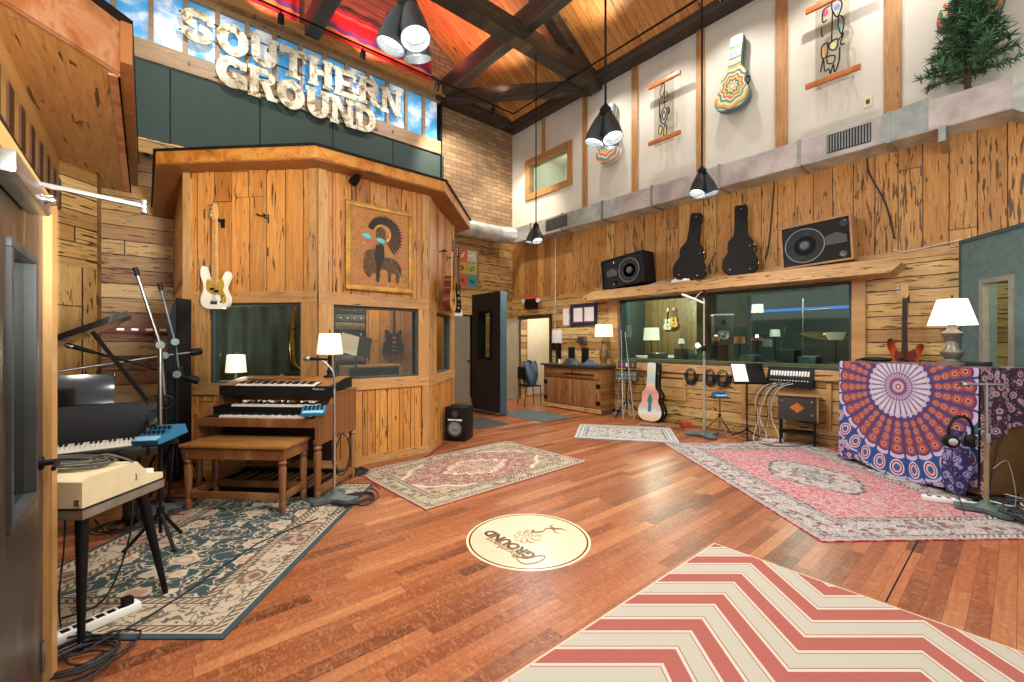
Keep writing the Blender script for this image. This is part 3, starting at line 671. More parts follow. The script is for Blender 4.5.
# closet doorway in the sign wall
b = MB(); b.bb(5.3, 6.7, 9.5, 9.6, 0, 2.4); b.bb(5.3, 5.4, 8.84, 9.5, 0, 2.4); b.bb(6.6, 6.7, 8.84, 9.5, 0, 2.4); b.bb(5.3, 6.7, 8.84, 9.6, 2.4, 2.45); struct('wall_closet', b, m_dkgrey)
b = MB(); b.bb(0, .46, 0, .045, .01, 2.06); d_ = struct('door_3', b, m_greydoor, loc=(5.46, 8.56, 0), rz=R(-3))
k_ = MB(); k_.lathe([(.012, 0), (.012, .04), (.028, .05), (.032, .065), (.02, .08)], (.40, 0, 1.0), 14, (0, -1, 0)); obj('door_knob', k_, m_brass, d_)
# control room shell
b = MB(); b.mi = 0; b.bb(11.6, 11.7, -.6, 5.6, 0, 2.75); b.bb(XR + .2, 11.6, -.6, -.5, 0, 2.75); b.bb(XR + .2, 11.6, 7.02, 7.10, 0, 2.75); b.bb(XR + .2, 11.7, -.6, 7.1, 2.75, 2.8)
b.mi = 1; b.bb(11.0, 11.7, 5.5, 7.05, 0, 2.75)
struct('wall_control_room', b, [m_teal, m_pineback])
b = MB()
a, c, z, y = CW
for q in ((a - .0, a + .035, z, y), (c - .035, c, z, y), (a + .035, c - .035, z, z + .03), (a + .035, c - .035, y - .03, y)): b.bb(XR - .01, XR + .19, *q)
w = struct('window_6', b, m_teal)
obj('pane', MB().bb(XR + .06, XR + .068, a + .035, c - .035, z + .03, y - .03), m_glassd, w)
obj('window_sill', MB().bb(XR + .07, XR + .32, a + .035, c - .035, z + .03, z + .07), m_burlap, w)
trim(MB().bb(XR - .05, XR, a - .15, a - .0, .98, 2.32, bv=.006), m_pine_post)
trim(MB().bb(XR - .05, XR, a, c + .2, .90, 1.05, bv=.008), m_slab)
trim(MB().prism([(c, .95), (c + .16, .95), (c + .26, 2.32), (c + .04, 2.32)], .06, (XR, 0, 0), (0, 1, 0), (0, 0, 1), (-1, 0, 0)), m_slab)
# wall recess frames under the window
for (p0, p1, q0, q1, inner) in ((650, 687, 374, 399, m_pine_h), (742, 832, 372, 424, m_pine_h)):
    ya, yb = onX(p0, 390).y, onX(p1, 390).y; za, zb = onX((p0 + p1) / 2, q1).z, onX((p0 + p1) / 2, q0).z
    b = MB()
    for q in ((yb, ya, zb - .05, zb), (yb, ya, za, za + .05), (yb, yb + .06, za + .05, zb - .05), (ya - .06, ya, za + .05, zb - .05)): b.bb(XR - .035, XR, *q)
    trim(b, m_pine_post)
# floor inlay
c_ = rf(.12, 3.19)
t = thing('floor_inlay', 'round pale maple emblem set into the red floor boards', 'floor emblem', (c_.x, c_.y, 0))
obj('disc', MB().lathe([(.456, 0), (.456, .0012)], (0, 0, 0), 72), m_inlay, t, smooth=False)
# lettering reads along +Y with its top towards -X
lay = M.Rotation(R(90), 4, 'Z')
tb = xf(text_mb('GROUND', .118, .0006, spacing=1.0, offset=.006), M.Translation((-.125, .03, .0018)) @ lay); obj('lettering', tb, m_inklogo, t)
tb = xf(text_mb('Southern', .10, .0006, shear=.4, offset=.001), M.Translation((-.20, .0, .0018)) @ lay); obj('script_lettering', tb, m_inklogo2, t)
fl_ = MB(); sw = cr([(-.20, -.20, .002), (-.26, -.17, .002), (-.27, -.26, .002), (-.18, -.30, .002), (-.10, -.28, .002), (-.13, -.24, .002), (-.22, -.21, .002), (-.25, -.12, .002)], 6, False); fl_.tube(sw, .0045, 5)
obj('flourish', fl_, m_inklogo2, t)
rs = MB()
for k in range(5):
    for q in range(5 + k):
        a = 2 * pi * q / (5 + k) + k * .5; r_ = .016 + .020 * k
        rs.tube([(.01 + cos(a + s_ * .5) * (r_ + .008 * sin(s_ * pi)), .02 + sin(a + s_ * .5) * (r_ + .008 * sin(s_ * pi)), .002) for s_ in (0, .5, 1)], .0030, 4)
obj('rose', rs, m_inklogo2, t)
bd = MB(); bd.tube(cr([(.06, -.05, .002), (.10, -.02, .002), (.09, -.06, .002), (.14, -.09, .002), (.20, -.07, .002), (.24, -.12, .002)], 6, False), [.005, .005, .006, .006, .007, .008] * 5 + [.009], 5)
bd.tube([(.24, -.12, .002), (.25, -.06, .002), (.30, -.05, .002)], [.008, .006, .001], 5); bd.tube([(.24, -.12, .002), (.28, -.15, .002), (.29, -.20, .002)], [.008, .006, .001], 5); bd.tube([(.23, -.11, .002), (.20, -.16, .002), (.21, -.20, .002)], [.007, .005, .001], 5)
bd.v = [(x + .02, y * 1.0 + .10, z) for x, y, z in bd.v]
obj('bird', bd, m_inklogo2, t)
# ---------------------------------------------------------------- the big sign
def band(cx, cy, rx, ry, a0, a1, t, n=14):
    out = []
    for i in range(n):
        p, q = R(a0 + (a1 - a0) * i / n), R(a0 + (a1 - a0) * (i + 1) / n)
        out.append([(cx + rx * cos(p), cy + ry * sin(p)), (cx + rx * cos(q), cy + ry * sin(q)), (cx + (rx - t) * cos(q), cy + (ry - t * .8) * sin(q)), (cx + (rx - t) * cos(p), cy + (ry - t * .8) * sin(p))])
    return out
def rc(a, c, b, d): return [(a, b), (c, b), (c, d), (a, d)]
def stem(x, s=.30, lo=0.0, hi=1.0, bot=True, top=True):
    o = [rc(x, x + s, lo, hi)]; e = .07
    if bot: o.append(rc(x - e, x + s + e, lo, lo + .13))
    if top: o.append(rc(x - e, x + s + e, hi - .13, hi))
    return o
GL = {
 'S': band(.5, .70, .48, .30, 15, 262, .30) + band(.5, .30, .48, .30, -165, 82, .30) + [rc(.78, .98, .62, .86), rc(.02, .22, .14, .38)],
 'O': band(.5, .5, .52, .50, 0, 360, .34, 26),
 'G': band(.5, .5, .52, .50, 48, 330, .34, 22) + [rc(.52, 1.0, .34, .50), rc(.74, 1.0, .05, .45), rc(.76, .98, .66, .92)],
 'U': stem(.06, .30, .35, 1.0, False) + stem(.66, .28, .35, 1.0, False) + band(.5, .38, .44, .38, 180, 360, .30),
 'T': [rc(0, 1, .76, 1), rc(.35, .65, 0, .9), rc(.22, .78, 0, .13), rc(0, .14, .60, .9), rc(.86, 1, .60, .9)],
 'H': stem(.06) + stem(.64) + [rc(.3, .7, .40, .60)],
 'E': stem(.06) + [rc(.3, .96, .80, 1), rc(.3, .78, .41, .59), rc(.3, .98, 0, .20), rc(.84, .96, .66, .9), rc(.86, .98, .1, .34)],
 'R': stem(.06) + band(.5, .73, .45, .27, -90, 90, .24) + [rc(.3, .52, .82, 1), rc(.3, .52, .46, .62), [(.45, .48), (.75, .48), (.98, .0), (.66, .0)], rc(.66, 1.02, 0, .12)],
 'N': stem(.04, .24) + stem(.72, .24) + [[(.04, 1.0), (.32, 1.0), (.96, 0.0), (.68, 0.0)]],
 'D': stem(.06) + band(.42, .5, .55, .50, -90, 90, .28) + [rc(.3, .46, .78, 1), rc(.3, .46, 0, .22)],
}
t = thing('marquee_sign', 'large flaking white letters reading SOUTHERN GROUND in front of the sky windows', 'sign', (.41, YS - .10, 5.6))
for word, x0, z0, wd, ht, pit in (('SOUTHERN', 0.0, .56, .435, .53, .462), ('GROUND', .45, .01, .43, .52, .452)):
    for i, ch in enumerate(word):
        mb = MB(); jx = random.uniform(-.01, .01); jz = random.uniform(-.02, .02)
        for k_, p in enumerate(GL[ch]): mb.prism([(x0 + i * pit + jx + q[0] * wd, z0 + jz + q[1] * ht) for q in p], .022, (0, -.0004 * k_, 0))
        obj('letter', mb, m_letter, t, smooth=False)
mb = MB()
for z in (.70, .98): mb.bb(-.02, 3.68, .04, .055, z, z + .018)
for z in (.14, .40): mb.bb(.44, 3.18, .04, .055, z, z + .018)
for x in (.1, 1.2, 2.3, 3.5): mb.bb(x, x + .02, .04, .10, .2, .25); mb.bb(x, x + .02, .04, .10, .9, .95)
obj('mounting_rail', mb, m_brass, t)
# striped blankets pinned along the gable above the windows
xs_ = ((.5, 2.15, 'left'), (2.45, 4.9, 'right'))
for (xa, xb, lab) in xs_:
    def fn(u, v, xa=xa, xb=xb):
        x = xa + (xb - xa) * u; sag = .22 * sin(pi * u) * (1 - v) ** .5
        return (x, YL - .07 + .03 * sin(u * 40) * (1 - v * .5) - .02, 7.17 + .75 * v - sag * .35)
    one('striped_blanket', MB().grid(fn, 60, 10), m_drape, 'red striped blanket draped over the sign, %s of the dark rafter' % ('left' if lab == 'left' else 'right'), 'blanket')
# ---------------------------------------------------------------- guitars
def mirror(h): return h + [(-x, z) for x, z in reversed(h) if abs(x) > 1e-6]
BASS = [(0, 0), (.10, .005), (.158, .05), (.168, .12), (.135, .19), (.125, .24), (.15, .30), (.172, .36), (.158, .408), (.12, .40), (.09, .345), (.05, .32), (-.05, .32), (-.085, .37), (-.10, .43), (-.125, .475), (-.157, .46), (-.167, .38), (-.135, .28), (-.135, .2), (-.165, .12), (-.15, .04), (-.09, .005)]
ACOU = mirror([(0, 0), (.10, .008), (.175, .05), (.2, .13), (.185, .21), (.135, .29), (.122, .335), (.138, .41), (.13, .465), (.07, .497), (0, .5)])
SEMI = mirror([(0, 0), (.10, .008), (.178, .05), (.202, .13), (.185, .20), (.135, .275), (.128, .315), (.155, .38), (.165, .43), (.135, .455), (.09, .41), (.05, .385), (0, .385)])
def guitar(name, label, outline, m_body, depth=.045, guard=None, neck=(m_maple, m_rose), L=1.16, f0=.32, kind='bass', loc=(0, 0, 0), rz=0.0, group=None, rot=None, scale=1.0, m_top=None):
    t = thing(name, label, 'guitar', loc, rz, group, rot); t.scale = (scale,) * 3
    poly = [(p.x, p.y) for p in cr([(x, z, 0) for x, z in outline], 4)]
    obj('body', MB().prism(poly, depth, (0, -depth / 2, 0)), m_body, t)
    nt = L - .20 if kind == 'bass' else L - .17
    mb = MB(); mb.mi = 0; mb.prism([(-.031, f0), (.031, f0), (.021, nt), (-.021, nt)], .022, (0, -depth / 2 + .0, 0)); mb.mi = 1
    mb.prism([(-.032, f0 - .04), (.032, f0 - .04), (.022, nt), (-.022, nt)], .006, (0, -depth / 2 - .006, 0))
    obj('neck', mb, list(neck), t)
    fr = MB()
    for k in range(16):
        z = f0 - .02 + (nt - f0 + .02) * (1 - 2 ** (-k / 9.0)) / (1 - 2 ** (-15 / 9.0)); z = nt - (z - (f0 - .02))
        fr.bb(-.022, .022, -depth / 2 - .0075, -depth / 2 - .006, z - .001, z + .001)
    obj('fretboard_inlay', fr, m_brass, t)
    if kind == 'bass': hp_ = [(-.022, nt), (.022, nt), (.034, nt + .03), (.036, nt + .10), (.03, nt + .17), (.008, nt + .20), (-.02, nt + .19), (-.036, nt + .12), (-.05, nt + .06), (-.034, nt + .03)]
    else: hp_ = [(-.022, nt), (.022, nt), (.034, nt + .03), (.038, nt + .15), (.02, nt + .165), (0, nt + .155), (-.02, nt + .165), (-.038, nt + .15), (-.034, nt + .03)]
    obj('headstock', MB().prism(hp_, .016, (0, -depth / 2 - .002, 0)), neck[0] if kind == 'bass' else m_body, t)
    for k in range(4 if kind == 'bass' else 3):
        for s_ in ((-1,) if kind == 'bass' else (-1, 1)):
            z = nt + .045 + k * .042; mb = MB(); mb.cyl((s_ * .02, -depth / 2 - .012, z), (s_ * .02, -depth / 2 + .02, z), .007, 8); mb.box((s_ * .062, -depth / 2 + .008, z), (.026, .008, .02), bv=.003); mb.cyl((s_ * .03, -depth / 2 + .008, z), (s_ * .055, -depth / 2 + .008, z), .004, 6)
            obj('tuner', mb, m_steel, t)
    y = -depth / 2
    if guard:
        gp = [(-.085, .33), (-.03, .30), (.03, .30), (.085, .345), (.115, .26), (.10, .20), (.13, .15), (.135, .08), (.09, .06), (.06, .15), (-.02, .16), (-.08, .19), (-.10, .25)]
        obj('pickguard', MB().prism([(p.x, p.y) for p in cr([(x, z, 0) for x, z in gp], 3)], .003, (0, y - .003, 0)), guard, t)
        obj('pickup', MB().bb(-.05, .0, y - .012, y, .205, .232, .004).bb(-.002, .048, y - .012, y, .180, .207, .004), m_black, t)
        obj('bridge', MB().bb(-.04, .04, y - .014, y, .05, .10, .004), m_chrome, t)
        for k in range(3): obj('control_knob', MB().lathe([(.012, 0), (.011, .012)], (.105 - .01 * k, y - .003, .14 - .03 * k), 12, (0, -1, 0)), m_chrome, t)
    elif kind == 'acoustic':
        obj('soundboard', MB().prism([(x * .99, .002 + z * .99) for x, z in poly], .003, (0, y - .003, 0)), m_top or m_body, t); y -= .003
        obj('soundhole', MB().lathe([(.05, 0), (.05, .001)], (0, y - .0008, .335), 24, (0, -1, 0)), m_black, t)
        obj('bridge', MB().bb(-.07, .07, y - .010, y, .14, .165, .004), m_rose, t)
    else:
        for z in (.20, .285): obj('pickup', MB().bb(-.036, .036, y - .012, y, z, z + .038, .004), m_chrome, t)
        obj('bridge', MB().bb(-.045, .045, y - .016, y, .125, .145, .004), m_chrome, t); obj('tailpiece', MB().bb(-.04, .04, y - .014, y, .06, .08, .004), m_chrome, t)
        for s_ in (-1, 1):
            f_ = cr([(s_ * .10, y - .001, .12), (s_ * .085, y - .001, .15), (s_ * .10, y - .001, .20), (s_ * .088, y - .001, .24)], 4, False); obj('sound_slot', MB().tube(f_, .004, 5), m_black, t)
    sg = MB()
    for k in range(4): sg.cyl(((k - 1.5) * .011, y - .010, .09), ((k - 1.5) * .008, y - .010, nt + .02), .0012, 4)
    obj('string_set', sg, m_brass, t)
    return t
def onface(P0, P1, u, z, off=.0):
    d = (V(P1) - V(P0)).normalized(); n_ = V((d.y, -d.x)); p = V(P0) + d * u + n_ * off; return (p.x, p.y, z)
def hanger(loc, rz, label):
    t = thing('guitar_hanger', label, 'guitar hanger', loc, rz)
    obj('plate', MB().bb(-.022, .022, -.012, 0, -.05, .05, .004), m_black, t)
    mb = MB(); mb.cyl((0, -.01, 0), (0, -.075, .012), .008)
    obj('post', mb, m_black, t)
    for s_ in (-1, 1): obj('yoke', MB().tube([(0, -.075, .012), (s_ * .036, -.08, .012), (s_ * .04, -.125, .02)], .008, 8), m_black, t)
    return t
guitar('bass_guitar', 'cream white bass guitar with gold pickguard hanging on the booth front', BASS, m_whitebody, guard=m_goldguard, neck=(m_maple, m_maple), loc=onface(A0, A1, .475, 1.815, .105), rz=R(-45), L=1.17)
hanger(onface(A0, A1, .475, 2.79, .0), R(-45), 'black wall hanger holding the white bass by its neck')
u_ = 1.591 - .49
hanger(onface(A0, A1, 1.0, 2.83, .0), R(-45), 'empty black guitar hanger on the booth front above the left window')
# two guitars hung on the far booth face, seen edge on
t = guitar('acoustic_guitar', 'amber topped acoustic guitar hanging edge-on on the booth side', ACOU, m_mahog, m_top=m_spruce, depth=.10, kind='acoustic', L=1.02, f0=.45, loc=onface(B1, C1, .50, 1.89, .17), rz=R(45))
t2 = guitar('electric_guitar', 'black guitar hanging beyond the acoustic on the booth side', SEMI, m_blacklac, kind='semi', L=1.02, f0=.37, loc=onface(B1, C1, 1.02, 1.90, .17), rz=R(45), neck=(m_mahog, m_rose))
hanger(onface(B1, C1, .50, 2.74, .0), R(45), 'black wall hanger carrying the acoustic guitar on the booth side'); hanger(onface(B1, C1, 1.02, 2.75, .0), R(45), 'black wall hanger carrying the black guitar on the booth side')
# ---------------------------------------------------------------- framed art on the booth
pa, pb = onY(344.5, 250, 5.05), onY(411, 250, 5.05)
W_, Hh = pb.x - pa.x, 1.03
t = thing('framed_artwork', 'gilt framed picture of a feathered rider on a bison above the middle booth window', 'picture', ((pa.x + pb.x) / 2, 5.028, 2.06))
mb = MB()
for q in ((-W_ / 2, W_ / 2, 0, .055), (-W_ / 2, W_ / 2, Hh - .055, Hh)): mb.bb(q[0], q[1], -.03, 0, q[2], q[3], .006)
for q in (-W_ / 2, W_ / 2 - .055): mb.bb(q, q + .055, -.03, 0, .055, Hh - .055, .006)
gilt = simple('gilt_frame', 'b98a3c', .4, .5, .2); obj('frame', mb, gilt, t)
n = NT('artwork_ground'); f = n.noise(n.P, 7.5, 6, .75, .6); artm = n.bsdf(n.ramp(f, [(.3, '7a5428'), (.43, '9c6a30'), (.5, 'b8823a'), (.56, 'a8542c'), (.68, 'd0a650')]), .5)
obj('canvas', MB().bb(-W_ / 2 + .05, W_ / 2 - .05, -.012, -.002, .05, Hh - .05), artm, t)
ink = simple('art_dark_ink', '2e2016', .6, var=.3, sc=25); ink2 = simple('art_brown_ink', '5e4426', .6, var=.4, sc=30); inkt = simple('art_teal', '5ec4c4', .4)
fe = MB()
for k in range(26):
    a = R(160 - k * 8.6); c_ = V((.02, .70)); r0, r1 = .07 + .004 * k * .5, .185 + .004 * k
    d = V((cos(a), sin(a))); nrm = V((-d.y, d.x)) * .016
    fe.prism([tuple(c_ + d * r0 + nrm * .4), tuple(c_ + d * r1 * .9 + nrm), tuple(c_ + d * r1 * 1.05), tuple(c_ + d * r1 * .9 - nrm), tuple(c_ + d * r0 - nrm * .4)], .002, (0, -.0145, 0))
obj('headdress', fe, ink, t)
obj('headdress_band', MB().prism([(.02 + .112 * cos(R(165 - k * 9)), .70 + .112 * sin(R(165 - k * 9))) for k in range(26)] + [(.02 + .085 * cos(R(165 - k * 9)), .70 + .085 * sin(R(165 - k * 9))) for k in range(25, -1, -1)], .002, (0, -.0175, 0)), gilt, t)
for k in range(13): obj('feather_tip', MB().lathe([(.008, 0), (.006, .003)], (.02 + .182 * cos(R(156 - k * 17.2)), -.0148, .70 + .182 * sin(R(156 - k * 17.2))), 8, (0, -1, 0)), ink2, t)
mb = MB(); mb.prism([(p.x, p.y) for p in cr([(-.05, .74, 0), (.01, .78, 0), (.06, .73, 0), (.055, .64, 0), (.02, .56, 0), (-.03, .58, 0), (-.06, .66, 0)], 4)], .003, (0, -.016, 0)); obj('face', mb, ink2, t)
mb = MB()
for cx_, cz_ in ((-.175, .645), (.0, .615)): mb.prism([(cx_ + .055 * cos(a), cz_ + .03 * sin(a) - .15 * .055 * cos(a)) for a in [2 * pi * k / 16 for k in range(16)]], .002, (0, -.020, 0))
obj('lens', mb, inkt, t)
mb = MB(); mb.prism([(p.x, p.y) for p in cr([(-.21, .36, 0), (-.17, .48, 0), (-.05, .50, 0), (.02, .42, 0), (.16, .42, 0), (.24, .36, 0), (.25, .26, 0), (.235, .13, 0), (.20, .12, 0), (.19, .22, 0), (.14, .23, 0), (.13, .13, 0), (.095, .13, 0), (.08, .26, 0), (-.01, .25, 0), (-.015, .12, 0), (-.05, .12, 0), (-.06, .21, 0), (-.10, .20, 0), (-.14, .16, 0), (-.18, .19, 0), (-.215, .27, 0)], 3)], .002, (0, -.0145, 0)); obj('bison', mb, ink2, t)
mb = MB(); mb.prism([(-.06, .56), (.04, .56), (.05, .42), (.0, .30), (-.02, .12), (-.06, .12), (-.05, .30), (-.08, .42)], .002, (0, -.017, 0)); mb.prism([(.22, .36), (.27, .30), (.26, .20), (.24, .28)], .002, (0, -.017, 0)); obj('rider', mb, ink, t)
# spotlight clamped under the booth roof
t = thing('clip_spotlight', 'small black spotlight under the booth roof above the framed picture', 'spotlight', (1.86, 4.93, 3.372))
obj('bracket', MB().bb(-.03, .03, -.02, .02, -.05, 0, .005), m_black, t); obj('lamp_head', MB().lathe([(.02, 0), (.045, .03), (.05, .11), (.045, .11)], (0, 0, -.03), 16, (-.5, -.2, -.6)), m_black, t)
# ---------------------------------------------------------------- black grand piano
PX, PY = -1.42, 4.21
t = thing('grand_piano', 'black grand piano with raised lid in the left corner', 'piano', (PX, PY, 0))
rim = [(0, .26), (1.49, .26), (1.49, .80)] + [(p.x, p.y) for p in cr([(1.49, .8, 0), (1.36, 1.15, 0), (1.02, 1.45, 0), (.62, 1.76, 0), (.30, 1.86, 0), (.06, 1.78, 0)], 5, False)][1:] + [(0, 1.6)]
obj('rim', MB().prism(rim, .34, (0, 0, .62), X_, Y_, Z_), m_blackg, t)
mb = MB(); mb.bb(0, 1.49, .0, .28, .60, .69, .01); mb.bb(0, .07, 0, .28, .69, .86, .015); mb.bb(1.42, 1.49, 0, .28, .69, .86, .015); obj('key_bed', mb, m_blackg, t)
mb = MB(); mb.mi = 0; mb.bb(.09, 1.40, .02, .17, .69, .725); mb.mi = 1
wk = 1.31 / 52
for i in range(51):
    if i % 7 in (0, 2, 3, 5, 6): mb.bb(.09 + (i + 1) * wk - .006, .09 + (i + 1) * wk + .006, .07, .17, .725, .738)
    mb.bb(.09 + (i + 1) * wk - .0008, .09 + (i + 1) * wk + .0008, .018, .17, .71, .7256)
obj('keyboard', mb, [m_key, m_black], t)
obj('fallboard', MB().prism([(.17, .69), (.26, .69), (.30, .98), (.26, .98), (.19, .86)], 1.35, (.07, 0, 0), Y_, Z_, X_), m_black, t)
obj('music_desk', MB().box((.74, .55, 1.075), (.98, .02, .24), M.Rotation(R(-14), 3, 'X'), .004), m_blackg, t)
lidp = [(0, .30)] + rim[1:2] + rim[2:]
ang = R(27); lx, lz, ln = V((cos(ang), 0, sin(ang))), V((-sin(ang), 0, cos(ang))), None
lp = [(x, y) for x, y in rim]
obj('lid', MB().prism([(x, y + .12) for x, y in lp], .045, (0.0, 0, .985), lx, Y_, lz), m_blackg, t)
obj('lid_prop', MB().bar((1.43, .42, .97), (1.10, .52, 1.53), .022, .026), m_black, t)
for x, y in ((.16, .30), (1.33, .32), (.36, 1.5)):
    l_ = MB(); l_.box((x, y, .59), (.15, .15, .06), bv=.01); l_.lathe([(.045, .03), (.055, .08), (.05, .12), (.065, .5), (.07, .56)], (x, y, 0), 10); l_.lathe([(.03, 0), (.03, .03)], (x, y, 0), 10); obj('leg', l_, m_blackg, t)
ly = MB(); ly.bb(.66, .84, .36, .42, .06, .14, .01); ly.bar((.69, .39, .12), (.69, .39, .62), .03, .03, (0, 1, 0)); ly.bar((.81, .39, .12), (.81, .39, .62), .03, .03, (0, 1, 0)); obj('pedal_lyre', ly, m_black, t)
for k in range(3): obj('pedal', MB().bb(.69 + k * .05, .71 + k * .05, .24, .37, .07, .08), m_brass, t)
# ---------------------------------------------------------------- small electronic piano in front
t = thing('electric_piano', 'cream electric piano on splayed black legs beside the door', 'keyboard', tuple(rf(-2.02, 2.03)), CAMROT)
prof = [(0, .665), (.47, .665), (.47, .70), (.37, .722), (.30, .805), (.02, .805), (0, .79)]
obj('case', MB().prism(prof, 1.0, (-1.0, 0, 0), Y_, Z_, X_), m_cream, t)
mb = MB(); mb.bb(-1.005, .006, -.004, .475, .612, .668, .006); obj('chassis', mb, simple('grey_chassis_metal', '8a8678', .4, .4), t)
obj('trim_strip', MB().bb(-1.006, .009, -.008, .478, .66, .667), m_black, t)
mb = MB(); mb.mi = 0; mb.bb(-.94, -.05, .37, .465, .70, .722); mb.mi = 1
for i in range(42): mb.bb(-.94 + i * .0212, -.937 + i * .0212, .366, .466, .70, .7225)
obj('keyboard', mb, [m_key, m_black], t)
for (a, c) in (((-.05, .05, .615), (-.005, .0, 0)), ((-.03, .36, .615), (.03, .455, 0)), ((-.95, .05, .615), (-1.0, .0, 0)), ((-.95, .38, .615), (-1.0, .455, 0))):
    obj('leg', MB().tube([c, V(c).lerp(V(a), .03), a], [.011, .013, .027], 14), m_black, t)
obj('rear_latch', MB().bb(-.03, -.005, -.01, .0, .68, .71, .003), m_chrome, t)
def coil(c, r, n, rr=.005, jit=.02, sq=1.0, ph=0.0, dz=.006, seg=6, seed=1):
    rd = random.Random(seed); P = []
    for k in range(n):
        ox, oy, q = rd.uniform(-jit, jit), rd.uniform(-jit, jit), rd.uniform(.85, 1.1)
        for i in range(14):
            a = ph + 2 * pi * i / 14; P.append(V((c[0] + ox + r * q * cos(a), c[1] + oy + r * q * sq * sin(a), c[2] + rr + dz * (k + i / 14) * .6 + rd.uniform(0, .002))))
    return P
mb = MB(); mb.tube(coil((0, 0, 0), .16, 7, .0055, .04, .55, seed=3, dz=.008), .0055, 6)
P = [(.13, .02, .05), (.17, .03, .06), (.215, .06, .04), (.25, .10, .0), (.252, .11, -.07)]
mb.tube(cr(P, 5, False), .0055, 6)
t = thing('coiled_cable', 'coil of grey instrument cable lying on top of the cream electric piano', 'cable', tuple(rf(-2.28, 2.21, .806)), CAMROT)
obj('cord', mb, simple('dusty_cable', '58594f', .6), t)
mb = MB(); mb.tube([(.252, .11, -.06), (.252, .112, -.075), (.252, .112, -.10)], [.008, .011, .011], 10); obj('plug', mb, m_chrome, t)
# ---------------------------------------------------------------- narrow booth door at the left edge
t = thing('glazed_door', 'dark stained glazed door at the left edge of the room', 'door', (-.326, 2.63, 0))
mb = MB()
Y0 = -.95
for q in ((Y0, 0, .01, .87), (Y0, 0, 1.76, 1.975), (Y0, -.61, .87, 1.76), (-.205, 0, .87, 1.76)): mb.bb(-.045, 0, q[0], q[1], q[2], q[3])
obj('door_leaf', mb, m_darkdoor, t)
mb = MB()
for q in ((-.62, -.20, .855, .885), (-.62, -.20, 1.745, 1.775), (-.62, -.59, .885, 1.745), (-.225, -.195, .885, 1.745)): mb.bb(-.05, .012, *q, .004)
obj('glazing_bead', mb, m_dkgrey, t)
obj('pane', MB().bb(-.025, -.02, -.59, -.225, .885, 1.745), m_glass, t)
mb = MB(); mb.lathe([(.026, 0), (.026, .012), (.012, .014), (.012, .05)], (0, -.07, .96), 14, (1, 0, 0)); mb.tube([(.05, -.07, .96), (.052, -.10, .962), (.052, -.19, .955)], [.011, .010, .008], 8); obj('lever_handle', mb, m_black, t)
cl = obj('door_closer', MB().bb(.005, .065, -.90, -.36, 1.90, 1.965, .012), m_steel, t)
mb = MB(); mb.tube([(.035, -.43, 1.966), (.035, -.43, 1.995)], .016, 10); mb.bar((.03, -.43, 2.0), (.32, -.40, 1.985), .026, .008); mb.bar((.03, -.455, 1.99), (.32, -.42, 1.975), .016, .008); mb.tube([(.32, -.405, 1.955), (.32, -.405, 2.005)], .012, 10); obj('closer_arm', mb, m_chrome, cl)
mb = MB(); mb.lathe([(.016, 0), (.018, .02), (.012, .03)], (.065, -.50, 1.93), 12, (1, 0, 0)); obj('adjuster', mb, m_chrome, cl)
obj('flush_bolt', MB().bb(0, .012, -.05, -.02, .10, .22, .003), m_steel, t)
b = MB(); b.bb(-.42, -.30, 2.64, 2.78, 0, 2.05); b.bb(-.42, -.30, 1.3, 2.64, 1.985, 2.05)
struct('door_4', b, m_doorwood)
b = MB(); b.bb(-1.7, -.42, 2.66, 2.76, 0, 2.06); struct('wall_entry', b, m_pine_v)
t = thing('edge_gasket', 'black rubber gasket draped over the pine door head at the far left', 'gasket', (-.32, 2.2, 2.06))
obj('strip', MB().tube(cr([(0, -.9, .05), (.0, -.5, .03), (.0, -.1, .014), (.0, .25, .014), (.0, .4, .014)], 6, False), .013, 8), m_black, t)
# ---------------------------------------------------------------- tonewheel organ, its bench and what stands on it
OR = R(-45)
op = rf(-2.335, 3.93)
t = thing('tonewheel_organ', 'walnut two-manual organ with drawbars against the booth front', 'organ', (op.x, op.y, 0), OR)
side = [(0, .56), (0, .79), (.10, .80), (.15, .84), (.24, .86), (.30, .945), (.76, .945), (.76, .52), (.06, .52)]
for x in (-.60, .565): obj('side_panel', MB().prism(side, .035, (x, 0, 0), Y_, Z_, X_), m_organ, t)
obj('back_panel', MB().bb(-.565, .565, .73, .76, .52, .945), m_organ, t)
obj('top_board', MB().bb(-.61, .61, .34, .775, .945, .965, .006), m_organ, t)
obj('key_slip', MB().bb(-.565, .565, .0, .035, .675, .755, .004), m_organ, t)
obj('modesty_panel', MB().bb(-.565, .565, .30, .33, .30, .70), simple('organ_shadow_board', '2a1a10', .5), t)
obj('key_frame', MB().bb(-.565, .565, .035, .34, .68, .75).bb(-.565, .565, .19, .36, .75, .83), m_black, t)
for (y0, z, nm) in ((.03, .752, 0), (.19, .832, 1)):
    mb = MB(); mb.mi = 1; mb.bb(-.50, -.38, y0, y0 + .14, z, z + .014); mb.mi = 0; mb.bb(-.375, .45, y0, y0 + .13, z, z + .018); mb.mi = 1
    wk = .825 / 36
    for i in range(35):
        x = -.375 + (i + 1) * wk
        if i % 7 in (0, 1, 3, 4, 5): mb.bb(x - .006, x + .006, y0 + .05, y0 + .13, z + .018, z + .03)
        mb.bb(x - .0008, x + .0008, y0 - .002, y0 + .13, z, z + .0185)
    obj('manual', mb, [m_key, m_black], t)
pn = obj('drawbar_panel', MB().bb(-.565, .565, .33, .36, .83, .945), simple('drawbar_board', '5a3a20', .4), t)
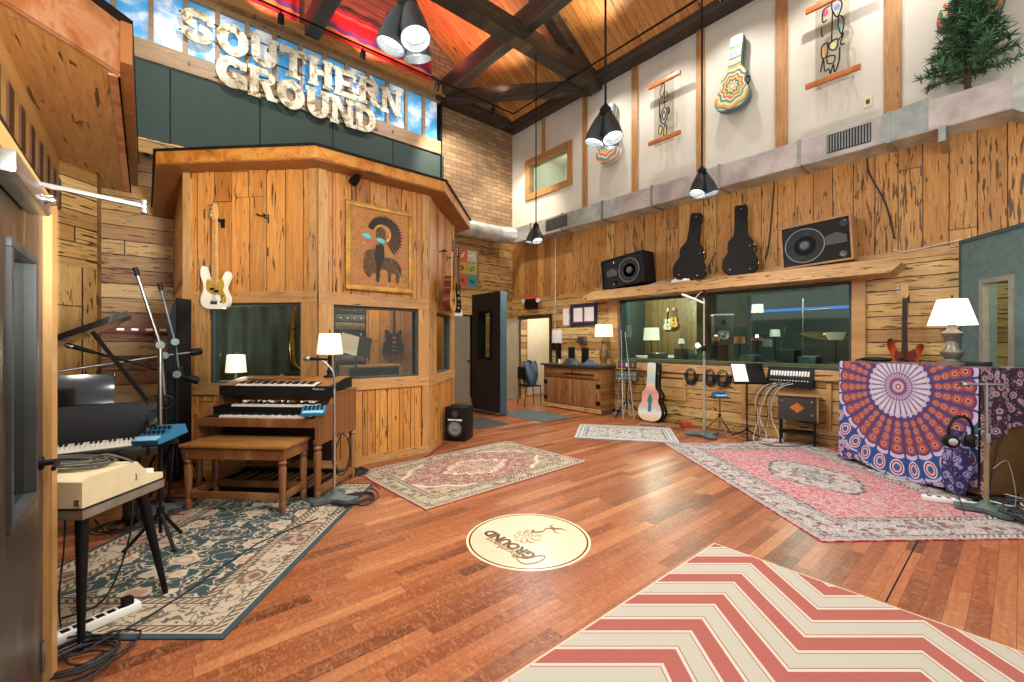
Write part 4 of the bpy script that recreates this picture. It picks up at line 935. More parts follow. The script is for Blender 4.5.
for i in range(22):
    x = -.33 + i * .036 + (i // 9) * .02
    if x > .5: break
    L_ = random.choice((.0, .02, .035, .05)); mb = MB(); mb.bb(x - .004, x + .004, .27 - L_, .335, .873, .880); mb.box((x, .268 - L_, .877), (.017, .016, .018), bv=.004); obj('drawbar', mb, random.choice((m_key, m_black, m_key, m_brown)), pn)
def turned(x, y, h, r):
    return MB().lathe([(r * .55, 0), (r * .62, .02), (r * .75, .05), (r * .8, .09), (r * .62, .10), (r * .75, .12), (r * .68, .14), (r * .95, h - .12), (r * .70, h - .10), (r * 1.02, h - .07), (r * .75, h - .05), (r * 1.05, h - .02), (r * 1.05, h)], (x, y, 0), 14)
for x, y in ((-.575, .03), (.575, .03), (-.575, .72), (.575, .72)): obj('leg', turned(x, y, .56, .038), m_organ, t)
for x in (-.575, .575): obj('stretcher', MB().bb(x - .02, x + .02, .05, .70, .06, .13, .006), m_organ, t)
obj('stretcher', MB().bb(-.57, .57, .62, .66, .06, .12, .006), m_organ, t)
pp = rf(-2.36, 4.05)
tp = thing('pedalboard', 'black organ pedalboard on the blue rug beneath the organ', 'pedalboard', (pp.x, pp.y, 0), OR)
mb = MB(); mb.bb(-.50, .50, .0, .05, .012, .08); mb.bb(-.50, .50, .45, .50, .012, .13); mb.bb(-.52, -.48, 0, .5, .012, .10); mb.bb(.48, .52, 0, .5, .012, .10); obj('frame', mb, m_black, tp)
for i in range(25):
    x = -.45 + i * .0375; obj('pedal', MB().bb(x - .011, x + .011, .03, .46, .075, .10 if i % 7 in (1, 3, 6) else .088), m_brown if i % 7 in (1, 3, 6) else m_black, tp)
bp = rf(-2.365, 3.655)
t = thing('organ_bench', 'long wooden organ bench with turned legs standing on the blue rug', 'bench', (bp.x, bp.y, 0), OR)
obj('seat', MB().bb(-.475, .475, -.02, .39, .55, .578, .01), m_bench, t)
mb = MB(); mb.bb(-.455, .455, 0, .025, .455, .55); mb.bb(-.455, .455, .345, .37, .455, .55); mb.bb(-.455, -.43, .025, .345, .455, .55); mb.bb(.43, .455, .025, .345, .455, .55); obj('apron', mb, m_organ, t)
for x in (-.425, .425):
    for y in (.03, .34): obj('leg', turned(x, y, .50, .036), m_organ, t)
obj('stretcher', MB().bb(-.41, .41, .015, .045, .11, .17, .006), m_organ, t); obj('stretcher', MB().bb(-.41, .41, .325, .355, .11, .17, .006), m_organ, t)
for x in (-.425, .425): obj('stretcher', MB().bb(x - .015, x + .015, .05, .32, .11, .17, .006), m_organ, t)
kp = rf(-2.29, 4.17)
t = thing('stage_keyboard', 'black fronted stage keyboard with brown wooden top lying on the organ', 'keyboard', (kp.x, kp.y, .965), OR)
obj('case', MB().prism([(0, -.03), (.085, -.03), (.09, .014), (.43, .014), (.43, .12), (.28, .115), (0, .058)], 1.14, (-.57, 0, 0), Y_, Z_, X_), m_blackt, t)
sl = M.Rotation(atan2(.057, .28), 3, 'X')
obj('top_cover', MB().prism([(.13, .0855), (.28, .1155), (.43, .1205), (.43, .124), (.28, .119), (.13, .089)], 1.12, (-.56, 0, 0), Y_, Z_, X_).prism([(.01, .0605), (.13, .0855), (.13, .0890), (.01, .064)], .12, (.42, 0, 0), Y_, Z_, X_).prism([(.01, .0605), (.13, .0855), (.13, .0890), (.01, .064)], .12, (-.56, 0, 0), Y_, Z_, X_), m_bench, t)
mb = MB(); mb.mi = 0; mb.prism([(.004, .0595), (.125, .085), (.125, .09), (.004, .0645)], .80, (-.41, 0, 0), Y_, Z_, X_); mb.mi = 1
for i in range(35):
    x = -.41 + (i + 1) * .0222
    if i % 7 in (0, 1, 3, 4, 5): mb.prism([(.05, .074), (.125, .09), (.125, .099), (.05, .085)], .012, (x - .006, 0, 0), Y_, Z_, X_)
    mb.prism([(.003, .0595), (.125, .085), (.125, .0905), (.003, .065)], .0016, (x - .0008, 0, 0), Y_, Z_, X_)
obj('keyboard', mb, [m_key, m_black], t)
mb = MB(); mb.tube(cr([(.38, -.002, .03), (.40, -.002, .045), (.405, -.002, .025), (.43, -.002, .042), (.435, -.002, .026), (.46, -.002, .038), (.47, -.002, .028), (.50, -.002, .036)], 5, False), .0022, 5); obj('badge', mb, m_whiteplastic, t)
for x in (-.45, -.05, .40): obj('rubber_foot', MB().lathe([(.018, 0), (.02, .014)], (x, .06, 0), 10), m_rubber, t)
for x in (-.45, .40): obj('rubber_foot', MB().lathe([(.018, 0), (.02, .014)], (x, .36, 0), 10), m_rubber, t)
mb = MB(); mb.tube(cr([(-.42, .2, 0), (-.2, .16, 0), (-.1, .24, 0), (.08, .2, 0), (.15, .26, 0), (-.05, .28, 0), (-.3, .25, 0)], 6, False), .006, 6)
one('cable', mb, m_rubber, 'black cable lying across the top of the stage keyboard', 'cable', loc=(kp.x, kp.y, .965 + .107 + .0), rz=OR)
def table_lamp(label, loc, h_base, prof, sr0, sr1, sh, shm, basem, rz=0.0, square=False):
    t = thing('table_lamp', label, 'lamp', loc, rz)
    obj('base', MB().lathe(prof, (0, 0, 0), 20), basem, t)
    zb = h_base
    seg = 4 if square else 28
    mb = MB(); mb.lathe([(sr0, zb), (sr1, zb + sh)], (0, 0, 0), seg, cap=False); mb.lathe([(sr0 - .004, zb), (sr1 - .004, zb + sh)], (0, 0, 0), seg, cap=False)
    o = obj('lamp_shade', mb, shm, t, smooth=not square)
    if square: o.rotation_euler.z = R(45)
    mb = MB(); mb.lathe([(.006, zb - .05), (.006, zb + sh + .01), (.012, zb + sh + .02), (.003, zb + sh + .045)], (0, 0, 0), 10); mb.lathe([(.014, zb - .06), (.017, zb + .02)], (0, 0, 0), 12); obj('stem', mb, m_brass, t)
    o = obj('bulb', MB().lathe([(.012, zb + .03), (.03, zb + .08), (.026, zb + .11), (.0, zb + .125)], (0, 0, 0), 12), m_bulb, t)
    return t
lp_ = rf(-1.885, 4.47)
table_lamp('table lamp with white drum shade on the right end of the stage keyboard', (lp_.x, lp_.y, .965 + .124), .235, [(.062, 0), (.062, .012), (.03, .02), (.024, .04), (.034, .06), (.022, .075), (.02, .20), (.028, .21), (.012, .22), (.012, .24)], .128, .105, .215, m_shade, m_black)
# blue headphone mixers, one loose on the organ, others on stands
def phone_mixer(label, loc, rz, tilt=0.0, pitch=0.0):
    t = thing('headphone_mixer', label, 'headphone mixer', loc, rot=(pitch, tilt, rz))
    obj('case', MB().prism([(-.07, 0), (.07, 0), (.07, .055), (.03, .06), (-.07, .025)], .20, (-.10, 0, 0), Y_, Z_, X_), m_blue, t)
    mb = MB(); mb.prism([(-.071, .0255), (-.04, .036), (-.04, .039), (-.071, .029)], .17, (-.085, 0, 0), Y_, Z_, X_); obj('faceplate', mb, m_bluel, t)
    for i in range(5):
        for j in range(2): obj('knob', MB().lathe([(.008, 0), (.007, .016)], (-.07 + i * .034, -.015 + j * .032, .043 + j * .012), 8), m_black, t)
    return t
phone_mixer('blue headphone mixer perched on the right end of the organ', tuple(rf(-1.80, 3.93, .80)), R(-25), 0, R(8))
# ---------------------------------------------------------------- rugs and mats
def flat(name, hx, hy, mat, label, cat, loc, rz, th=.007):
    mb = MB(); mb.box((0, 0, th / 2), (2 * hx, 2 * hy, th), bv=.002)
    return one(name, mb, mat, label, cat, None, (loc.x, loc.y, .0), rz, smooth=False)
flat('rug', .76, 1.16, m_rug_blue, 'dark blue bordered oriental rug under the organ bench', 'rug', rf(-2.165, 3.262), CAMROT)
rc_ = (fl(363, 470.5) + fl(420, 512) + fl(583, 462) + fl(509, 441.5)) / 4
flat('rug', 1.13, .74, m_rug_red, 'cream rug with dark red medallion in the middle of the floor', 'rug', rc_, R(2.5))
flat('rug', .76, .57, m_rug_small, 'small rug with wide white border near the cabinet', 'rug', (fl(581, 424) + fl(673, 428) + fl(678, 443.5) + fl(571.6, 438.3)) / 4, CAMROT + R(-13.5))
p0 = rf(2.207, 3.116)
pk_ = rf(2.2 + 1.05, 3.15 + 1.52)
flat('rug', 1.05, 1.52, m_rug_pink, 'large faded pink oriental rug along the window wall', 'rug', pk_, CAMROT + R(1.5), .009)
tc = fl(714, 543.5)                              # far corner of the chevron rug
flat('rug', CHX, CHY, m_chev, 'red and cream chevron rug in the right foreground', 'rug', V((tc.x - CHX, tc.y - CHY, 0)), 0.0, .006)
a, c, e = fl(510, 413), fl(555, 407.5), fl(600, 418)
flat('doormat', .42, .62, m_gmat, 'grey-green doormat in front of the rustic cabinet', 'mat', (fl(517, 413) + fl(562, 423)) / 2 + V((.12, .25, 0)), R(4))
flat('doormat', .35, .45, m_gmatd, 'dark brown-grey mat behind the floor monitor', 'mat', fl(480, 423), R(0))
# ---------------------------------------------------------------- floor monitor by the booth
mp = fl(455, 441.5)
t = thing('monitor_speaker', 'black studio monitor speaker standing on the floor at the booth corner', 'speaker', (mp.x, mp.y, 0), CAMROT + R(-14))
obj('cabinet', MB().box((0, .17, .255), (.33, .34, .49), bv=.02), m_black, t)
obj('woofer', MB().lathe([(.115, 0), (.12, .008), (.10, .006), (.05, -.03 + .02)], (0, 0, .19), 28, (0, -1, 0)), m_dkgrey, t)
obj('cone', MB().lathe([(.093, .009), (.035, .002), (.03, .012), (.0, .02)], (0, 0, .19), 28, (0, -1, 0), False), m_grey, t)
obj('tweeter', MB().lathe([(.05, 0), (.05, .006), (.02, .004), (.012, .012), (0, .014)], (0, 0, .40), 20, (0, -1, 0)), m_dkgrey, t)
obj('port', MB().bb(-.11, .11, -.004, .01, .30, .325, .008), m_whiteplastic, t)
for x in (-.13, .13): obj('rubber_foot', MB().bb(x - .02, x + .02, .02, .32, 0, .012), m_rubber, t)
# ---------------------------------------------------------------- rolling gobo in the doorway area
t = thing('rolling_gobo', 'tall dark blue padded gobo door with narrow window on casters', 'gobo', (5.255, 7.03, 0))
gw = .475
mb = MB()
for q in ((-gw, gw, .06, 1.12), (-gw, gw, 2.06, 2.44), (-gw, -.18, 1.12, 2.06), (.23, gw, 1.12, 2.06)): mb.bb(0, .16, *q)
obj('panel', mb, m_vinyl, t)
obj('edge_strip', MB().bb(.0, .16, -gw - .012, -gw, .06, 2.44), m_vinyle, t)
mb = MB()
for q in ((-.20, .25, 1.10, 1.14), (-.20, .25, 2.04, 2.08), (-.20, -.16, 1.14, 2.04), (.21, .25, 1.14, 2.04)): mb.bb(-.012, .17, *q)
obj('window_frame', mb, m_black, t); obj('pane', MB().bb(.07, .076, -.16, .21, 1.14, 2.04), m_glass, t)
obj('base_skid', MB().bb(-.06, .22, -gw + .02, gw, .04, .07), m_steel, t)
for y in (-gw + .08, gw - .08):
    for x in (-.03, .19): obj('caster', MB().lathe([(.022, -.012), (.022, .012)], (x, y, .022), 14, (1, 0, 0)), m_chrome, t)
# ---------------------------------------------------------------- back corner: poster, clock, exit light, frames
pa, pb = onY(455, 265, YL), onY(474.5, 270, YL)
t = thing('framed_poster', 'framed poster of six coloured squares on the log wall behind the booth', 'poster', (pa.x, YL, 2.72)); W_ = pb.x - pa.x + .12; Hh = 1.02
obj('frame', MB().bb(-.02, W_, -.03, 0, 0, .04).bb(-.02, W_, -.03, 0, Hh - .04, Hh).bb(-.02, .02, -.03, 0, .04, Hh - .04).bb(W_ - .04, W_, -.03, 0, .04, Hh - .04), m_frame, t)
obj('mount', MB().bb(.02, W_ - .04, -.012, -.004, .04, Hh - .04), m_burlap, t)
for j, row in enumerate((('c0503e', '3f8a8a'), ('c89a3a', 'a8a860'), ('d0603e', 'c9b8a8'))):
    for i, hx_ in enumerate(row):
        x0, z0 = .05 + i * (W_ - .10) / 2, .07 + j * .30; w2 = (W_ - .13) / 2
        pr_ = obj('print', MB().bb(x0, x0 + w2, -.015, -.012, z0, z0 + .27), simple('print_' + hx_, hx_, .7, var=.1), t)
        mk = MB(); cx_, cz_ = x0 + w2 / 2, z0 + .135; rr_ = random.Random(i * 3 + j)
        mk.tube(cr([(cx_ + rr_.uniform(-.07, .07), -.017, cz_ + rr_.uniform(-.08, .08)) for _ in range(6)], 4), .008, 5, True); obj('motif', mk, m_rose if j != 2 else m_paper, pr_)
ck = onY(457, 312, 8.5)
t = thing('wall_disc', 'round white disc above the grey closet door', 'disc', (5.62, YL, 2.13)); obj('rim', MB().lathe([(.15, 0), (.15, .03), (.135, .035), (.13, .02)], (0, 0, 0), 32, (0, -1, 0)), m_whiteplastic, t); obj('dial', MB().lathe([(.13, .018), (.0, .019)], (0, 0, 0), 32, (0, -1, 0)), m_paper, t)
ep = onX(530, 303, XR - .1)
t = thing('exit_light', 'black and red emergency light above the corridor doorway', 'emergency light', (XR, ep.y, ep.z), R(-90))
obj('housing', MB().bb(-.20, .20, -.10, 0, -.13, .10, .01), m_black, t); obj('top_cap', MB().bb(-.19, .19, -.095, 0, .10, .15, .006), m_exit, t)
for s_ in (-1, 1): obj('lamp_head', MB().lathe([(.03, 0), (.055, .03), (.055, .08)], (s_ * .26, -.03, .06), 14, (s_ * .3, -1, -.2)), m_whiteplastic, t)
cp_ = onX(556, 300, XR)
one('conduit_pipe', MB().cyl((XR - .025, cp_.y, 1.30), (XR - .025, cp_.y, 3.92), .014, 10), m_galv, 'thin grey conduit pipe running down the log wall beside the doorway', 'pipe')
ia, ib = onX(554, 337, XR), onX(562, 337, XR)
t = thing('intercom_box', 'white intercom box with two black handsets at the foot of the conduit', 'intercom', (XR, (ia.y + ib.y) / 2, 1.52), R(-90))
obj('housing', MB().bb(-.14, .14, -.06, 0, -.10, .20, .008), m_whiteplastic, t)
for x in (-.08, .07): obj('handset', MB().bb(x - .04, x + .04, -.07, -.01, -.26, -.09, .01), m_black, t)
pp_ = onX(566, 317, XR)
one('paper_notice', MB().bb(XR - .004, XR, pp_.y - .09, pp_.y + .09, pp_.z - .19, pp_.z + .19), m_paper, 'white paper notice pinned left of the navy picture frame', 'notice')
fa, fb = onX(571, 313, XR), onX(597.5, 313, XR); zf0, zf1 = onX(584, 325.5, XR).z, onX(584, 303.5, XR).z
t = thing('framed_certificate', 'navy framed pair of certificates on the log wall above the cabinet', 'picture', (XR, fb.y, zf0)); W_ = fa.y - fb.y; Hh = zf1 - zf0
navy = simple('navy_frame', '25304a', .4)
obj('frame', MB().bb(-.03, 0, 0, W_, 0, .06).bb(-.03, 0, 0, W_, Hh - .06, Hh).bb(-.03, 0, 0, .06, .06, Hh - .06).bb(-.03, 0, W_ - .06, W_, .06, Hh - .06), navy, t)
obj('mount', MB().bb(-.012, 0, .06, W_ - .06, .06, Hh - .06), simple('maroon_mount', '6a4048', .8), t)
for i in (0, 1): obj('sheet', MB().bb(-.016, -.012, .09 + i * (W_ - .12) / 2, .09 + i * (W_ - .12) / 2 + (W_ - .24) / 2, .09, Hh - .09), m_paper, t)
# cabinet
ca, cb = 5.39, 7.01
t = thing('rustic_cabinet', 'rustic plank cabinet with black counter beside the doorway', 'cabinet', (6.88, ca, 0)); W_ = cb - ca
obj('carcass', MB().bb(.02, XR - 6.885, 0, W_, .06, .93).bb(.06, XR - 6.885, .03, W_ - .03, 0, .06), m_cab, t)
obj('countertop', MB().bb(-.05, XR - 6.885, -.07, W_ + .05, .93, .975, .008), simple('dark_stone', '3a3a3c', .3, var=.2), t)
for i, (y0, y1) in enumerate(((.04, W_ * .46), (W_ * .48, W_ - .04))):
    d_ = obj('drawer', MB().bb(0, .03, y0, y1, .70, .90, .006), m_cab, t)
    d_ = obj('door', MB().bb(0, .03, y0, y1, .12, .66, .006), m_cabd, t)
    yh = y0 + .03 if i == 0 else y1 - .03
    for z in (.22, .56): obj('hinge', MB().bb(-.008, .0, yh - .05, yh + .05, z - .045, z + .045, .004), m_black, d_)
mb = MB(); mb.bb(-.008, .004, .18, W_ * .62, .765, .79); obj('drawer_gap', mb, m_black, t)
obj('plinth', MB().bb(-.01, .03, 0, W_, .02, .10), m_slab, t)
lc = onX(603.5, 362, 7.05)
sq = [(.075, 0), (.075, .02), (.05, .04), (.07, .12), (.085, .20), (.06, .30), (.03, .36), (.05, .40), (.02, .44), (.015, .50)]
sq2 = [(r_ * 1.15, z_ * 1.22) for r_, z_ in sq]
table_lamp('brown gourd lamp with white drum shade on the right end of the cabinet', (7.08, 5.47, .975), .58, sq2, .185, .17, .25, m_shade, simple('brown_glaze', '7a5a38', .3, var=.3))
for i, (px, w_, h_) in enumerate(((558.5, .14, .34), (571.5, .17, .36), (585, .18, .34))):
    p = onX(px, 350, XR - .03); one('dark_panel', MB().bb(-.015, .015, -w_ / 2, w_ / 2, 0, h_, .004), m_blackt, ('leftmost', 'middle', 'rightmost')[i] + ' of the three small dark panels leaning on the wall over the cabinet', 'panel', 'dark panels over the cabinet', (p.x, p.y, .977))
p = onX(562, 365, 7.12)
for i, (px, hx_, nm, lb) in enumerate(((560, 'e8e4da', 'paper_cup', 'small white cup at the left end of the cabinet top'), (562.5, 'd8a820', 'yellow_tin', 'little yellow tin on the cabinet top'))):
    q = onX(px, 362, 7.0); t = thing(nm, lb, 'container', (q.x, q.y, .975)); obj('body', MB().lathe([(.035, 0), (.042, .10), (.038, .10)], (0, 0, 0), 16), simple('cup_' + hx_, hx_, .5), t); obj('lid', MB().lathe([(.043, 0), (.043, .012), (.01, .014)], (0, 0, .10), 16), m_black if i == 0 else m_steel, t)
def heap(nm, label, cat, loc, sx, sy, sz, mat, seed, rz=0.0):
    rd = random.Random(seed); ph = [rd.uniform(0, 6) for _ in range(6)]
    def fn(u, v):
        a, r_ = 2 * pi * u, v; k = 1 + .18 * sin(3 * a + ph[0]) + .12 * sin(5 * a + ph[1]); h = (1 - r_ ** 2.6) * (1 + r_ * .3 * sin(5 * a + ph[2] + 5 * r_) + .15 * sin(9 * r_ + ph[3]))
        return (cos(a) * r_ * k * sx, sin(a) * r_ * k * sy, max(.001, h * sz))
    return one(nm, MB().grid(fn, 40, 14), mat, label, cat, None, loc, rz)
q = onX(572, 364, 6.98); heap('cloth_bundle', 'crumpled dark cloth heaped in the middle of the cabinet top', 'cloth', (q.x, q.y, .976), .12, .22, .12, m_dkgrey, 3)
q = onX(590, 364, 6.98); heap('denim_bundle', 'folded blue cloth heaped near the lamp on the cabinet', 'cloth', (q.x, q.y, .976), .10, .20, .09, m_denim, 5)
q = onX(582, 340, XR - .06)
t = thing('wall_fitting', 'small metal box fitting on a rail below the navy picture frame', 'wall fitting', (XR, q.y, q.z)); obj('box', MB().bb(-.10, 0, -.10, .10, -.08, .08, .008), m_steel, t); obj('rail', MB().cyl((-.03, .10, .02), (-.03, .62, .03), .012), m_castiron, t); obj('dial', MB().lathe([(.05, 0), (.05, .02)], (-.10, 0, 0), 18, (-1, 0, 0)), m_dkgrey, t)
# jacket over a chair left of the cabinet
q = fl(536.5, 404); q = V((6.98, 7.24, 0))
t = thing('metal_chair', 'dark metal chair half hidden left of the cabinet', 'chair', (6.72, 7.30, 0), R(75))
obj('seat', MB().bb(-.2, .2, -.2, .2, .44, .47, .01), m_black, t); obj('backrest', MB().bb(-.2, .2, .19, .215, .60, .88, .01), m_black, t)
for x in (-.18, .18):
    obj('leg', MB().tube([(x, -.2, 0), (x, -.18, .44)], .011, 8), m_brass, t); obj('leg', MB().tube([(x, .22, 0), (x, .19, .45), (x, .205, .88)], .011, 8), m_brass, t)
def jk(u, v):
    a = 2 * pi * u; r_ = .16 + .07 * sin(pi * v) + .025 * sin(5 * a + 6 * v) ; return (cos(a) * r_ * 1.1, sin(a) * r_ * .75, .50 + .50 * v - .03 * sin(3 * a))
one('jacket', MB().grid(jk, 40, 16), m_denim, 'blue-grey jacket draped over the chair beside the cabinet', 'jacket', None, (6.72, 7.30, 0), R(75))
# ---------------------------------------------------------------- stands
def tripod(t, h, r, leg_z, mat, rt=.011, n=3, ph=0.0):
    for k in range(n):
        a = ph + 2 * pi * k / n; obj('leg', MB().tube([(0, 0, leg_z), (r * .6 * cos(a), r * .6 * sin(a), leg_z * .42), (r * cos(a), r * sin(a), .012)], rt, 8), mat, t)
    obj('pole', MB().tube([(0, 0, leg_z * .4), (0, 0, h)], rt * .95, 10), mat, t)
    obj('collar', MB().lathe([(rt * 1.9, 0), (rt * 2, .05)], (0, 0, leg_z - .02), 12), m_black, t)
def starbase(t, r, mat, ph=0.0):
    P = []
    for k in range(3):
        a = ph + 2 * pi * k / 3; P += [(r * cos(a - .28), r * sin(a - .28), 0), (r * cos(a + .28), r * sin(a + .28), 0), (r * .40 * cos(a + pi / 3), r * .40 * sin(a + pi / 3), 0)]
    poly = [(p.x, p.y) for p in cr(P, 4)]
    obj('base', MB().prism(poly, .03, (0, 0, .012), X_, Y_, Z_).lathe([(r * .45, .042), (r * .3, .06), (.03, .075), (.022, .10)], (0, 0, 0), 20), mat, t)
    for k in range(3): obj('foot', MB().lathe([(.018, 0), (.022, .014)], (r * .85 * cos(ph + 2 * pi * k / 3), r * .85 * sin(ph + 2 * pi * k / 3), 0), 10), m_rubber, t)
# gooseneck mic stand in front of the organ
g = rf(-1.615, 3.93)
t = thing('microphone_stand', 'chrome gooseneck microphone stand on a cast star base beside the organ', 'microphone stand', (g.x, g.y, .007), CAMROT)
starbase(t, .20, m_castiron, R(-20))
zc = 1.45 - .007
obj('pole', MB().tube([(0, 0, .09), (0, 0, 1.02)], .012, 12).tube([(0, 0, .55), (0, 0, .60)], .017, 12), m_chrome, t)
gp = cr([(0, 0, 1.02), (0, 0, 1.10), (-.02, .0, 1.18), (-.08, .0, 1.25), (-.13, 0, 1.285)], 6, False)
obj('gooseneck', MB().tube(gp, .0095, 10), m_steel, t)
mb = MB(); mb.tube([(-.06, 0, 1.285), (-.10, 0, 1.285), (-.22, 0, 1.29)], [.010, .012, .017], 12); mc = obj('microphone', mb, m_black, t)
obj('grille', MB().lathe([(.018, 0), (.026, .01), (.027, .035), (.018, .055), (0, .06)], (-.22, 0, 1.29), 14, (-1, 0, .04)), m_steel, mc)
mb = MB(); mb.tube(cr([(.03, .02, .62), (.12, .02, .55), (.14, .02, .38), (.08, .02, .24), (.0, .02, .25), (-.03, .02, .42), (.01, .02, .58), (.08, .03, .60), (.13, .03, .45), (.09, .03, .28), (.02, .03, .27), (-.01, .03, .42), (.05, .03, .6)], 5, False), .005, 6)
one('cable', mb, m_rubber, 'black cable looped around the chrome gooseneck stand', 'cable', None, (g.x, g.y, .007), CAMROT)
# microphones around the piano
def boom(label, loc, h, tip, tail, mat=m_steel, base='tri', r=.30, mic=True, rz=0.0, rt=.012, ph=.3):
    t = thing('boom_microphone_stand', label, 'microphone stand', loc, rz)
    if base == 'tri': tripod(t, h, r, .55, m_black, .011, 3, ph)
    else: starbase(t, r, m_castiron, ph); obj('pole', MB().tube([(0, 0, .09), (0, 0, h * .55), (0, 0, h)], [rt * 1.25, rt * 1.25, rt * .9], 12), mat, t)
    obj('clutch', MB().lathe([(.032, -.02), (.036, 0), (.032, .02)], (0, 0, h), 18, (0, -1, 0)).lathe([(.014, -.03), (.014, .03)], (0, 0, h), 12), m_castiron, t)
    c_ = V((0, 0, h)); tip, tail = V(tip), V(tail)
    obj('boom_arm', MB().tube([tail, c_, tip], rt * .85, 10), mat, t)
    d = (tail - c_).normalized(); obj('counterweight', MB().lathe([(.03, -.05), (.036, -.04), (.036, .04), (.03, .05)], tail, 16, d), m_black, t)
    if mic:
        d = (tip - c_).normalized(); m2 = MB(); m2.tube([tip, tip + d * .02, tip + d * .14], [.013, .016, .02], 12); m_ = obj('microphone', m2, m_black, t)
        obj('mic_grille', MB().lathe([(.02, 0), (.024, .02), (.02, .05), (0, .058)], tip + d * .14, 12, d), m_steel, m_)
    else:
        m2 = MB(); d = (tip - c_).normalized(); m2.tube([tip - d * .04, tip + d * .03], .018, 10); obj('end_fitting', m2, m_black, t)
    if base == 'star': obj('shock_mount', MB().tube([(tail.x + .055 * cos(2 * pi * k / 16), tail.y - .03, tail.z + .055 * sin(2 * pi * k / 16)) for k in range(16)], .011, 6, True), m_black, t)
    return t
def cam_rel(o, px, py, d):            # offset of a photographed point from a stand's foot
    q = at(px, py, d); return V((q.x - o.x, q.y - o.y, q.z))
o = rf(-2.98, 3.66); boom('tall grey boom microphone stand leaning up over the grand piano', (o.x, o.y, 0), 1.425, cam_rel(o, 136, 271, 3.5), cam_rel(o, 165, 402, 3.72), m_steel, 'star', .24, False, rt=.015)
o = rf(-3.16, 4.05); boom('second boom stand behind, its arm pointing up between piano and foam baffle', (o.x, o.y, 0), 1.45, cam_rel(o, 160, 286, 3.95), cam_rel(o, 179, 372, 4.1), m_castiron, 'tri', .28, False)
o = V((.14, 5.35, 0)); boom('low boom microphone stand reaching across into the open grand piano', (o.x, o.y, 0), 1.32, (-.75, -.30, 1.20), (.25, .08, 1.35), m_steel, 'tri', .26, True)
o = V((.22, 5.06, 0)); boom('black boom stand with drooping arm at the tail side of the piano', (o.x, o.y, 0), 1.15, (-.55, .05, 1.36), (.12, -.02, 1.10), m_black, 'tri', .22, True, ph=1.2)
bs = rf(-2.49, 3.06)
t = thing('mixer_stand', 'short black stand holding a blue headphone mixer by the piano', 'stand', (bs.x, bs.y, 0)); tripod(t, .73, .20, .25, m_black, .012, 3, .9); obj('tray', MB().bb(-.10, .10, -.08, .08, .73, .745, .004), m_black, t)
phone_mixer('blue headphone mixer on the short stand between piano and organ bench', (bs.x, bs.y, .765), R(-60), R(-6), R(14)).scale = (1.42, 1.42, 1.2)
ft = rf(-3.60, 4.5)
t = thing('foam_baffle', 'tall charcoal foam baffle leaning between piano and booth', 'baffle', (ft.x, ft.y, 0), CAMROT)
obj('foam', MB().prism([(0, 0), (.10, 0), (.10, 1.90), (.08, 1.88), (.05, 1.80), (.015, 1.55), (0, 1.30)], .20), m_foam, t); obj('backing_board', MB().prism([(.10, 0), (.112, 0), (.112, 1.91), (.10, 1.91)], .20), m_black, t)
# tall white stand with boom in front of the control window
o = fl(704, 436)
t = thing('boom_microphone_stand', 'tall pale microphone stand with crossbar in front of the control room window', 'microphone stand', (o.x, o.y, 0), CAMROT)
starbase(t, .27, m_castiron, R(-90)); dz = o.x * FW.x + o.y * FW.y
obj('pole', MB().tube([(0, 0, .09), (0, 0, 1.2), (0, 0, 1.2), (0, 0, 2.12), ], [.02, .02, .013, .011], 12), simple('dull_zinc', 'a9a296', .45, .4), t)
obj('clutch', MB().lathe([(.03, -.04), (.032, .04)], (0, 0, 1.35), 14), m_black, t); obj('clutch', MB().lathe([(.026, -.03), (.026, .03)], (0, 0, 1.22), 14), m_castiron, t)
obj('crossbar', MB().tube([(-.36, -.05, 2.18), (.0, .0, 2.05)], .018, 10), m_whiteplastic, t); obj('crossbar', MB().tube([(-.22, .0, 2.05), (-.02, .02, 2.24)], .011, 10), m_chrome, t); obj('end_bracket', MB().tube([(-.03, 0, 2.24), (.02, 0, 2.25), (.03, 0, 2.10)], .014, 8), m_black, t)
# music stand
o = rf(.544 * 6.45, 6.45)
t = thing('music_stand', 'black music stand holding a white sheet below the control window', 'music stand', (o.x, o.y, 0), CAMROT + R(-8))
tripod(t, .82, .24, .14, m_black, .011, 3, .2)
tl = M.Rotation(R(-32), 3, 'X')
obj('desk', MB().box((.03, .04, .98), (.46, .012, .34), tl, .004).box((.03, -.065, .845), (.46, .06, .012), tl), m_black, t)
one('sheet_music', MB().box((-.09, .030, .982), (.20, .004, .31), tl), m_paper, 'white sheet of paper lying on the left half of the music stand', 'paper', None, (o.x, o.y, 0), CAMROT + R(-8))
# blue mixer on a brown tripod
o = rf(.481 * 6.72, 6.72)
t = thing('mixer_stand', 'brown metal tripod stand below the hanging cables', 'stand', (o.x, o.y, 0), CAMROT); tripod(t, .58, .26, .30, simple('brown_enamel', '6a5030', .5, .3), .011, 3, .5); obj('tray', MB().bb(-.13, .13, -.08, .08, .58, .594, .004), m_black, t)
phone_mixer('blue headphone mixer lying on the brown tripod stand', (o.x, o.y, .600), CAMROT, 0, R(6))
